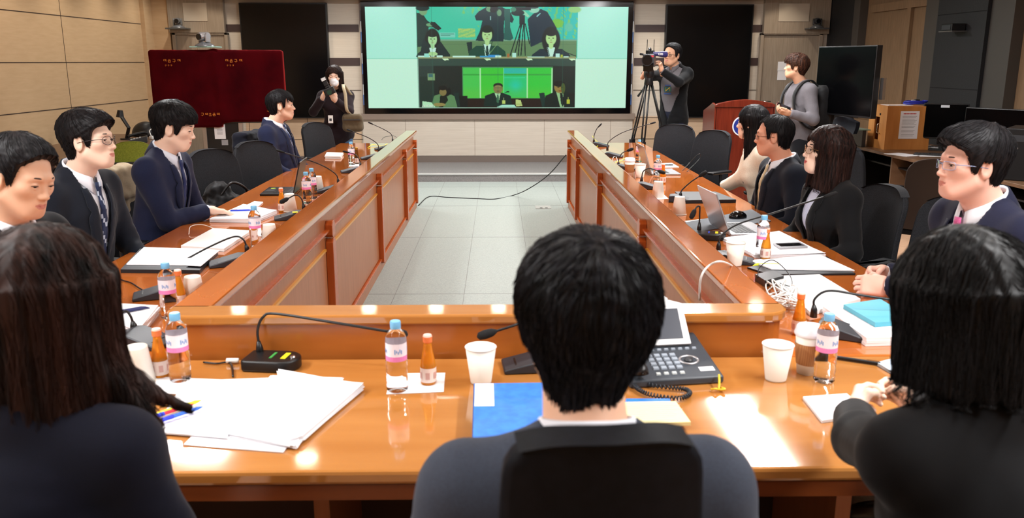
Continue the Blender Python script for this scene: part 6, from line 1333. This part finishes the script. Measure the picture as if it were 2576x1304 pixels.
# left table folder and papers
quadp('document_folder', 'black leather document folder on the left table in front of round-glasses man', 'folder', ((303, 678), (502, 680), (548, 632), (352, 626)), .016, m_folder)
quadp('document', 'white papers lying open on the black document folder, left table', 'papers', ((318, 664), (478, 666), (522, 626), (362, 622)), .005, m_paper, 0, 2, z=ZP+.017)
quadp('document', 'tilted white sheet on the black folder, under the bent microphone head', 'papers', ((468, 667), (505, 669), (552, 630), (515, 626)), .003, m_paper, 5, z=ZP+.0225)
quadp('document', 'open papers on the left table under the navy-suit man hand', 'papers', ((527, 550), (640, 552), (697, 530), (612, 514)), .022, m_paper, 8, 6, fan=.03, curl=.008)
penobj('blue pen lying on the open papers, left table', 608, 529, R(12), mat('pen_blue', (40, 70, 220), .3), .13, .005, z=ZP+.026)
quadp('document', 'crumpled white note by the black laptop keyboard, left table', 'papers', ((620, 516), (650, 519), (662, 508), (640, 506)), .006, m_paper)
quadp('document', 'stack of white booklets at the left table corner with a navy pen', 'papers', ((270, 800), (345, 835), (398, 768), (275, 762)), .035, m_paper, 0, 6, fan=.05)
penobj('navy pen on the white booklet stack at the left corner', 322, 782, R(40), mat('pen_navy', (30, 36, 90), .35), .15, .007, z=ZP+.036)
quadp('notebook', 'stack of pale notebooks at the far end of the left table', 'notebook', ((817, 392), (857, 393), (864, 384), (822, 383)), .024, mat('notebook_pale', (222, 220, 216), .6), 0, 4, fan=.03)
quadp('napkin', 'white napkin under the bottles at the far end of the left table', 'napkin', ((877, 419), (905, 419), (908, 410), (882, 409)), .0008, m_paper)
# laptops
m_alu = mat('laptop_silver', (172, 174, 178), .3, .75)
def laptop(label, hinge, rz, w_=.33, d_=.225, openang=108, body=None, back=None, sticker=False):
    body = body or m_alu; r = empty('laptop', (hinge[0], hinge[1], ZP), rz, label, 'laptop')   # local: hinge line along X, keyboard towards -Y
    q = MB(); q.box(-w_/2, w_/2, -d_, 0, 0, .014); q.build('base', body, r, bevel=.003)
    q = MB()
    for i in range(13):
        for j in range(5): q.box(-w_*.42+i*w_*.065, -w_*.42+i*w_*.065+w_*.055, -d_*.15-j*d_*.10-d_*.08, -d_*.15-j*d_*.10, .014, .0158)
    q.build('keyboard', m_plast, r); q = MB(); q.box(-w_*.16, w_*.16, -d_+.012, -d_*.68, .0141, .0146); q.build('touchpad', m_sil if body is m_alu else m_plast2, r)
    M_ = Matrix.Translation((0, 0, .012)) @ Matrix.Rotation(R(openang-90), 4, 'X').inverted()
    q = MB(); q.M = M_; q.box(-w_/2, w_/2, 0, .008, 0, d_); s = q.build('screen_lid', back or body, r, bevel=.002); q = MB(); q.M = M_; q.box(-w_/2+.008, w_/2-.008, -.0012, 0, .012, d_-.01); q.build('screen_glass', m_gloss, s)
    if sticker: q = MB(); q.lathe([(.018, .0145), (.018, .0155), (0, .0155)], 16, (-w_*.28, -d_*.8, 0)); q.build('sticker', mat('sticker_lime', (180, 220, 60), .5), r)
    return r
h = at(1838, 590, ZP+.012); laptop('open silver laptop on the right table in front of the striped-blouse woman', (h.x-.01, h.y+.165), R(94), .33, .235, 112)
h = at(1643, 438, ZP+.012); laptop('open silver laptop at the far end of the right table', (h.x-.01, h.y+.165), R(91), .33, .235, 108)
h = at(730, 487, ZP+.012); laptop('open black laptop on the left table with a lime sticker', (h.x+.01, h.y+.15), R(-90+4), .33, .225, 104, m_plast, mat('laptop_black', (26, 22, 22), .3), True)
# right table
quadp('document_folder', 'closed black leather folder on the right table by the balding man', 'folder', ((1698, 482), (1722, 504), (1852, 502), (1800, 482)), .022, m_folder)
quadp('mouse_pad', 'large dark grey desk pad under the computer mouse, right table', 'mouse pad', ((1722, 560), (1750, 583), (1940, 556), (1892, 527)), .003, mat('pad_grey', (82, 88, 96), .7))
p = at(1857, 541, ZP+.02); r = empty('computer_mouse', (p.x, p.y, ZP+.003), R(200), 'black computer mouse on the grey desk pad', 'mouse')
def fm(X, Y, Z): P_ = (X, Y, Z); return np.maximum(smin(ell(P_, (0, 0, .004), (.058, .032, .034)), ell(P_, (.01, 0, .006), (.04, .034, .033)), .02), .0005-Z)
P, F = snets(fm, (-.07, -.04, -.004), (.07, .04, .045), .003); build_np('shell', [(P, F, None, 0)], [m_gloss], r); q = MB(); q.M = Matrix.Translation((-.03, 0, .030)); q.tube([(0, -.003, 0), (0, .003, 0)], .006, 12); q.build('scroll_wheel', m_plast2, r)
quadp('document', 'white sheet behind the stickered round microphone, right table', 'papers', ((1722, 556), (1748, 572), (1805, 566), (1770, 551)), .002, m_paper)
quadp('document', 'open booklet papers with smartphone on them, right table', 'papers', ((1818, 598), (1896, 642), (2078, 640), (1960, 582)), .014, m_paper, 0, 5, fan=.02, curl=.012)
r = quadp('smartphone', 'smartphone lying on the open booklet papers, right table', 'smartphone', ((1945, 612), (1962, 624), (2032, 620), (2012, 608)), .008, m_sil, z=ZP+.015)
q = MB(); q.box(-.062, .062, -.030, .030, .0085, .0092); o = q.build('screen_glass', m_gloss, r); o.rotation_euler.z = R(8)
quadp('document_folder', 'thin black folder under the printed sheets, right table', 'folder', ((1880, 672), (1935, 690), (2152, 688), (2080, 645)), .008, m_folder)
quadp('document', 'printed white sheets on the thin black folder, right table', 'papers', ((1888, 656), (1940, 676), (2150, 680), (2062, 640)), .005, m_paper, 9, 2, z=ZP+.009)
penobj('yellow highlighter beside the tangled cords, right table', 1928, 668, R(170), mat('marker_lime', (214, 226, 60), .4), .12, .008)
quadp('document', 'papers with a black pen by the far open laptop, right table', 'papers', ((1644, 412), (1662, 421), (1708, 420), (1690, 410)), .004, m_paper, 0, 2)
penobj('black pen on the papers by the far open laptop, right table', 1672, 415, R(178), m_plast, .15, .006, z=ZP+.005)
quadp('napkin', 'white napkin under the upturned cup nearest the far bottle, right table', 'napkin', ((1640, 490), (1655, 502), (1682, 500), (1668, 488)), .0008, m_paper)
quadp('napkin', 'white napkin under the orange drink on the right table', 'napkin', ((1890, 654), (1908, 676), (1960, 672), (1935, 650)), .0008, m_paper)
quadp('napkin', 'white napkin just left of the black folder, right table', 'napkin', ((1684, 492), (1690, 500), (1722, 500), (1712, 490)), .0008, m_paper)
# black box behind mic (receiver) and chargers / cords
r = quadp('power_adapter', 'black power brick on the right table beside white tangled cords', 'adapter', ((1900, 690), (1925, 706), (1972, 694), (1945, 680)), .028, m_plast)
def cordobj(label, pts, rr, m, name='cord'):
    q = MB(); q.tube(bez(pts, 7), rr, 6); o = q.build(name, m, smooth=True); return tag(o, label, 'cord')
m_wc = mat('cord_white', (226, 224, 220), .4)
A_ = lambda px, py, z=.006: at(px, py, ZT+z)
cordobj('pale cord arching over the wooden rim of the right table', [aty(1760, 755, 3.02), aty(1763, 700, 2.98), aty(1785, 668, 3.0), aty(1822, 660, 3.0), A_(1868, 690, .06), A_(1920, 735, .03), A_(1970, 765, .012), A_(2010, 772, .008)], .0045, m_wc, 'arched_cord')
for k in range(5):
    rg = random.Random(k+3); pts = [A_(1925+rg.uniform(-10, 25)+k*10, 705+rg.uniform(-8, 8)+k*8, .006+.012*rg.random())]
    for j in range(7): pts.append(A_(1962+rg.uniform(-48, 62), 738+rg.uniform(-34, 42), .006+.05*rg.random()))
    cordobj(['white looped cord of the tangle, left part, right table corner', 'white looped cord of the tangle, upper part, right table corner', 'white looped cord of the tangle, middle, right table corner', 'white looped cord of the tangle, lower part, right table corner', 'white looped cord of the tangle, right part, right table corner'][k], pts, .0032, m_wc, 'looped_cord')
cordobj('thin black cord looping beside the white tangle on the right table', [A_(1905, 700, .02), A_(1912, 672, .06), A_(1945, 655, .08), A_(1985, 690, .05), A_(1990, 720, .03), A_(1955, 712, .012), A_(1975, 740, .008), A_(2035, 775, .01)], .002, m_plast, 'black_cord')
cordobj('white charging cord curling above the closed white laptop, left table', [A_(475, 590, .004), A_(480, 570, .03), A_(510, 566, .03), A_(545, 578, .006), A_(565, 586, .004)], .0022, m_wc, 'charging_cord')
cordobj('dark cord running across the left table toward the corner microphone base', [A_(275, 692), A_(310, 706), A_(330, 712), A_(350, 725), A_(372, 738)], .003, m_plast, 'table_cord')
cordobj('black cord with white plug beside the stickered round microphone', [A_(512, 912), A_(545, 915), A_(575, 912), A_(584, 925), A_(586, 948)], .0032, m_plast, 'black_cord')
p = A_(585, 911); q = MB(); q.tube([(-.018, 0, .009), (.018, 0, .009)], .008, 10); o = q.build('plug', m_white, smooth=True); o.location = (p.x, p.y, ZP); tag(o, 'small white plug at the edge of the stickered round microphone', 'plug')
for k, (pp, lab) in enumerate(((((960, 352), (968, 345), (990, 342), (1000, 350), (994, 358)), 'small black looped cord beside the farthest left microphone'), (((925, 372), (938, 364), (960, 368), (975, 362)), 'thin yellow cord at the far end of the left table'), (((1490, 342), (1497, 352), (1508, 362), (1500, 370)), 'thin yellow cord at the far end of the right table'), (((1545, 420), (1550, 408), (1562, 405), (1572, 398)), 'thin yellow cord by the third microphone, right table'), (((1540, 410), (1543, 396), (1550, 396), (1556, 414)), 'thin white cord by the third microphone, right table'))):
    cordobj(lab, [A_(a, b_, .006+.01*(i % 2)) for i, (a, b_) in enumerate(pp)], .0028, (m_plast, m_yel, m_yel, m_yel, m_wc)[k], 'thin_cord')
cordobj('thin black wire loop standing up by the empty chairs, right table', [A_(1716, 430, .0), aty(1735, 410, 7.35), aty(1752, 392, 7.3), aty(1762, 388, 7.3), aty(1758, 402, 7.3), A_(1728, 432, .004)], .0028, m_plast, 'wire_loop')
# ---------------------------------------------------------------- gear of the standing people
# photographer : mask, camera with flash, badge, shoulder bag
def hx(g, pts): return [tuple(g.Hm @ Vector(p)) for p in pts]
g = FOLK['ph']; rows = []
for i in range(9):
    v = i/8; row = []
    for j in range(11):
        u = 2*j/10-1; z_ = -.012-.088*v+.006*abs(u); x_ = u*(.052-.010*abs(v-.5)*2); y_ = .116-.052*u*u-.018*(2*v-1)**2-(.006 if .42 < v < .6 else 0); row.append(tuple(g.Hm @ Vector((x_, y_, z_))))
    rows.append(row)
q = MB(); q.grid(rows); q.build('face_mask', mat('mask_white', (232, 234, 240), .6), g.root, solid=.002, smooth=True)
def cam_part(r, name, fn, m, **k): q = MB(); fn(q); return q.build(name, m, r, **k)
p = aty(829, 230, 9.74); r = empty('photo_camera', (p.x, p.y, p.z), 0, 'black photo camera with flash held up by the masked photographer', 'camera', rot=(0, R(-24), R(8))); r.scale = (.84,)*3
cam_part(r, 'camera_body', lambda q: q.box(-.075, .075, -.03, .04, -.05, .05), m_plast, bevel=.012, seg=3, auto=40)
cam_part(r, 'viewfinder_hump', lambda q: q.box(-.03, .03, -.02, .035, .05, .078), m_plast, bevel=.008)
cam_part(r, 'lens_barrel', lambda q: q.tube([(0, -.03, -.005), (0, -.06, -.006), (0, -.11, -.008), (0, -.125, -.009)], [.036, .04, .042, .043], 24), m_plast, auto=40)
cam_part(r, 'lens_glass', lambda q: q.tube([(0, -.1255, -.009), (0, -.127, -.009)], .034, 24), mat('lens_green', (30, 60, 50), .08), auto=40)
cam_part(r, 'flash_unit', lambda q: (q.box(-.03, .03, -.02, .03, .08, .15), q.box(-.036, .036, -.035, .03, .15, .20)), m_plast, bevel=.006)
cam_part(r, 'flash_window', lambda q: q.box(-.03, .03, -.0365, -.035, .155, .195), mat('flash_pale', (210, 214, 216), .2), bevel=0)
cam_part(r, 'flash_light', lambda q: q.box(-.082, -.076, -.034, -.03, .0, .035), mat('flash_orange', (240, 160, 70), .4, emit=(240, 150, 60), es=.6))
q = MB(); a = aty(826, 290, 9.93); q.box(-.028, .028, -.004, 0, -.09, 0); o = q.build('id_badge', m_white, bevel=.002); o.location = (a.x+.03, 9.90, a.z); tag(o, 'white identity badge hanging on the photographer cardigan', 'badge')
q = MB(); q.box(-.014, .014, -.005, -.0042, -.065, -.035); q.build('badge_photo', m_plast2, o)
L = g.loc; r = empty('shoulder_bag', (0, 0, 0), 0, 'olive brown shoulder bag hanging from the photographer pale strap', 'bag'); c = aty(888, 306, 9.98); m_bag = cloth('bag_olive', (92, 80, 62)); r.location = (c.x, c.y, c.z)
def fbg(X, Y, Z): P_ = (X, Y, Z); return smin(rbox(P_, (0, 0, -.02), (.12, .06, .10), .05), rbox(P_, (0, -.03, .04), (.115, .05, .05), .04), .02)-.007*fold(P_, 30, 4)
P, F = snets(fbg, (-.16, -.12, -.16), (.16, .1, .13), .009); build_np('bag_body', [(relax(P, F, 1), F, None, 0)], [m_bag], r)
s0 = aty(863, 204, 9.98); s1 = aty(869, 240, 9.86); s2 = aty(872, 275, 9.88)
q = MB(); pts = bez([Vector((-.03, .14, .30)), s0-c+Vector((.0, .04, -.045)), s0-c+Vector((.02, -.10, -.07)), s1-c, s2-c, Vector((-.02, -.02, .08))], 6)
for i in range(len(pts)-1): pass
q.grid([[tuple(p_+Vector((-.018, 0, 0))), tuple(p_+Vector((.018, 0, 0)))] for p_ in pts]); q.build('strap', cloth('strap_pale', (186, 178, 150)), r, solid=.004, smooth=True)
q = MB(); q.box(-.10, .10, -.09, -.082, .02, .03); q.build('flap_buckle', m_plast2, r)
# video camera on tripod
Yc = 10.12; p = aty(1634, 152, Yc); r = empty('video_camera', (p.x, p.y, p.z), R(-14), 'professional video camera with handle on the tripod beside the screen', 'camera')
cam_part(r, 'camera_body', lambda q: q.box(-.065, .065, -.20, .14, -.075, .07), m_plast2, bevel=.015, seg=3, auto=40)
cam_part(r, 'lens_barrel', lambda q: q.tube([(0, -.19, 0), (0, -.27, 0), (0, -.30, 0), (0, -.37, 0)], [.045, .048, .06, .064], 24), m_plast, auto=40)
cam_part(r, 'lens_glass', lambda q: q.tube([(0, -.3705, 0), (0, -.372, 0)], .054, 24), m_lens, auto=40)
cam_part(r, 'top_handle', lambda q: q.tube(bez([(0, -.12, .07), (0, -.11, .125), (0, .06, .13), (0, .10, .07)], 5), .014, 8), m_plast, smooth=True)
cam_part(r, 'viewfinder', lambda q: q.tube([(.04, -.03, .075), (.10, -.02, .072), (.15, .01, .07), (.185, .04, .068)], [.022, .026, .036, .037], 20), mat('eyepiece_blue', (44, 42, 96), .4), auto=40)
cam_part(r, 'logo_patch', lambda q: q.box(.02, .06, -.2025, -.2005, .035, .055), mat('logo_red', (196, 50, 64), .4))
cam_part(r, 'side_screen', lambda q: q.box(-.055, .06, -.215, -.205, -.125, -.03), m_gloss, bevel=.002)
for dx in (-.04, .04): cam_part(r, 'antenna', lambda q: q.tube([(dx, .08, .07), (dx, .085, .24)], .004, 6), m_plast)
cam_part(r, 'receiver_box', lambda q: q.box(-.05, .05, .03, .12, .07, .115), m_plast, bevel=.004)
cam_part(r, 'microphone', lambda q: q.tube([(-.085, -.26, .07), (-.085, .02, .07)], .013, 12), m_foam, auto=40)
b3 = bpy.data.curves.new('eyepiece_letters', 'FONT'); b3.body = 'OBS'; b3.size = .034; b3.align_x = 'CENTER'; b3.align_y = 'CENTER'; b3.extrude = .0006
tmp = bpy.data.objects.new('tmp', b3); COL.objects.link(tmp); dg = bpy.context.evaluated_depsgraph_get(); me = bpy.data.meshes.new_from_object(tmp.evaluated_get(dg)); bpy.data.objects.remove(tmp); me.materials.append(m_white); o = bpy.data.objects.new('eyepiece_letters', me); COL.objects.link(o); o.parent = r; o.location = (.128, -.0400, .071); o.rotation_euler = (PI/2, 0, R(28))
tp = Vector((p.x, p.y, 0)); r = empty('tripod', tp, R(34), 'black tripod carrying the video camera, standing behind the right table end', 'tripod'); zt = p.z-.085
q = MB(); q.lathe([(.05, zt-.20), (.055, zt-.19), (.045, zt-.12), (.06, zt-.10), (.06, zt-.04), (.045, zt-.01), (.045, zt)], 24); q.build('fluid_head', m_plast, r, auto=40)
q = MB(); q.tube([(.04, .02, zt-.08), (.10, .20, zt-.26), (.12, .30, zt-.34)], [.010, .010, .015], 8); q.build('pan_handle', m_plast, r, smooth=True)
for k, a in enumerate((215, 335, 95)):
    d = Vector((math.cos(R(a)), math.sin(R(a)), 0)); t0 = Vector((0, 0, zt-.20))+d*.04; t1 = d*.42+Vector((0, 0, .02)); mid = t0.lerp(t1, .5); n_ = Vector((-d.y, d.x, 0))*.022
    q = MB(); q.tube([t0+n_, mid+n_*.8], .010, 8); q.tube([t0-n_, mid-n_*.8], .010, 8); q.tube([mid-(t1-t0).normalized()*.08, t1], .011, 8); l = q.build('leg', m_plast, r, smooth=True); q = MB(); q.box(mid.x-.03, mid.x+.03, mid.y-.025, mid.y+.025, mid.z-.04, mid.z+.03); q.build('leg_clamp', m_plast, l, bevel=.006)
# sweater print under the cameraman blazer (chest badge)
g = FOLK['cm']
q = MB(); c = g.T(0, .128, .30)
for k, (x0, x1, z0, z1, mi) in enumerate(((-.05, .05, -.03, .03, 0), (-.035, -.022, -.022, .022, 1), (.022, .035, -.022, .022, 1), (-.05, .05, -.06, -.045, 2), (-.04, .04, .04, .055, 2))):
    q.cur = mi; q.box(c.x+x0, c.x+x1, c.y+.012, c.y+.014, c.z+z0, c.z+z1)
q.cur = 1; q.tube([(c.x-.028, c.y+.0135, c.z+.022), (c.x+.028, c.y+.0135, c.z-.022)], .005, 4)
q.build('chest_print', [mat('print_teal', (30, 90, 90), .6), mat('print_gold', (220, 180, 60), .6), mat('print_blue', (50, 80, 140), .6)], g.root)
# young man : backpack and phone
g = FOLK['by']; M_ = g.root.matrix_basis.copy(); r = empty('backpack', g.loc, g.root.rotation_euler.z, 'black backpack worn by the young man in the grey sweater', 'backpack'); c = g.T(0, -.22, .27); m_bp = cloth('backpack_black', (22, 22, 24), .6)
def fbp(X, Y, Z): P_ = (X-c.x, Y-c.y, Z-c.z); return smin(rbox(P_, (0, 0, 0), (.15, .085, .23), .07), rbox(P_, (0, -.09, -.07), (.12, .04, .12), .035), .02)-.006*fold(P_, 24, 9)
P, F = snets(fbp, (c.x-.2, c.y-.2, c.z-.28), (c.x+.2, c.y+.14, c.z+.28), .010); build_np('bag_body', [(relax(P, F, 1), F, None, 0)], [m_bp], r)
for s in (-1, 1):
    pts = bez([g.T(s*.09, -.14, .47), g.T(s*.10, -.06, .525), g.T(s*.105, .045, .50), g.T(s*.115, .128, .40), g.T(s*.14, .125, .25), g.T(s*.185, .03, .12), g.T(s*.15, -.12, .08)], 6); q = MB(); q.grid([[tuple(p_+Vector((-.024, 0, 0))), tuple(p_+Vector((.024, 0, 0)))] for p_ in pts]); q.build('shoulder_strap', m_bp, r, solid=.010, smooth=True)
q = MB(); q.tube(bez([c+Vector((.10, -.11, -.06)), c+Vector((.13, -.13, -.12)), c+Vector((.11, -.12, -.16))], 5), .010, 8); q.build('blue_tag', mat('tag_blue', (70, 130, 210), .4), r, smooth=True)
p = aty(1972, 268, 8.60); r = empty('smartphone', (p.x, p.y, p.z), 0, 'dark phone held by the young man in the grey sweater', 'smartphone', rot=(R(25), R(-20), R(70))); q = MB(); q.box(-.037, .037, -.075, .075, -.004, .004); q.build('phone_body', mat('phone_darkred', (60, 28, 30), .3), r, bevel=.003); q = MB(); q.box(-.034, .034, -.068, .068, .004, .0045); q.build('screen_glass', m_gloss, r)
# papers taped to the right door
for k, (px, py) in enumerate(((1968, 167), (1967, 190))): p = aty(px, py, YB-.055); q = MB(); q.box(-.07, .07, -.002, 0, -.07, .07); o = q.build('notice_paper', m_paper); o.location = (p.x, YB-.053, p.z); tag(o, ['upper small white notice taped on the right door', 'lower small white notice taped on the right door'][k], 'notice')
# ---------------------------------------------------------------- repeats share a group phrase
GR = {'conference_chair': 'black conference chairs around the tables', 'water_bottle': 'small water bottles on the tables', 'drink_bottle': 'small drink bottles on the tables', 'paper_cup': 'white paper cups on the tables', 'coffee_cup': 'lidded coffee cups', 'gooseneck_microphone': 'gooseneck microphones along the tables', 'napkin': 'white napkins on the tables', 'document': 'white papers on the tables', 'document_folder': 'black folders on the tables', 'pen': 'pens and markers on the tables', 'laptop': 'laptops on the tables', 'looped_cord': 'white tangled cords', 'thin_cord': 'thin cords at the far microphones', 'ceiling_light': 'ceiling light panels', 'conference_table': 'tables forming the U', 'wall_display': 'black panels flanking the screen', 'floor_outlet_box': 'floor outlet boxes', 'computer_monitor': 'monitors on the right desk', 'keyboard': 'keyboards on the right desk', 'desk_telephone': 'telephones on the left desk', 'office_chair': 'office chairs', 'note_pad': 'note pads', 'notice_paper': 'notices on the door', 'conference_camera': 'pan-tilt conference cameras', 'coat': 'coats on chair backs', 'side_desk': 'desks along the walls', 'paper_sheet': 'papers on the right desk', 'camera_shelf': 'camera shelves'}
for o in bpy.data.objects:
    if o.parent is None and 'label' in o and 'group' not in o:
        k = o.name.split('.')[0]
        if k in GR: o['group'] = GR[k]
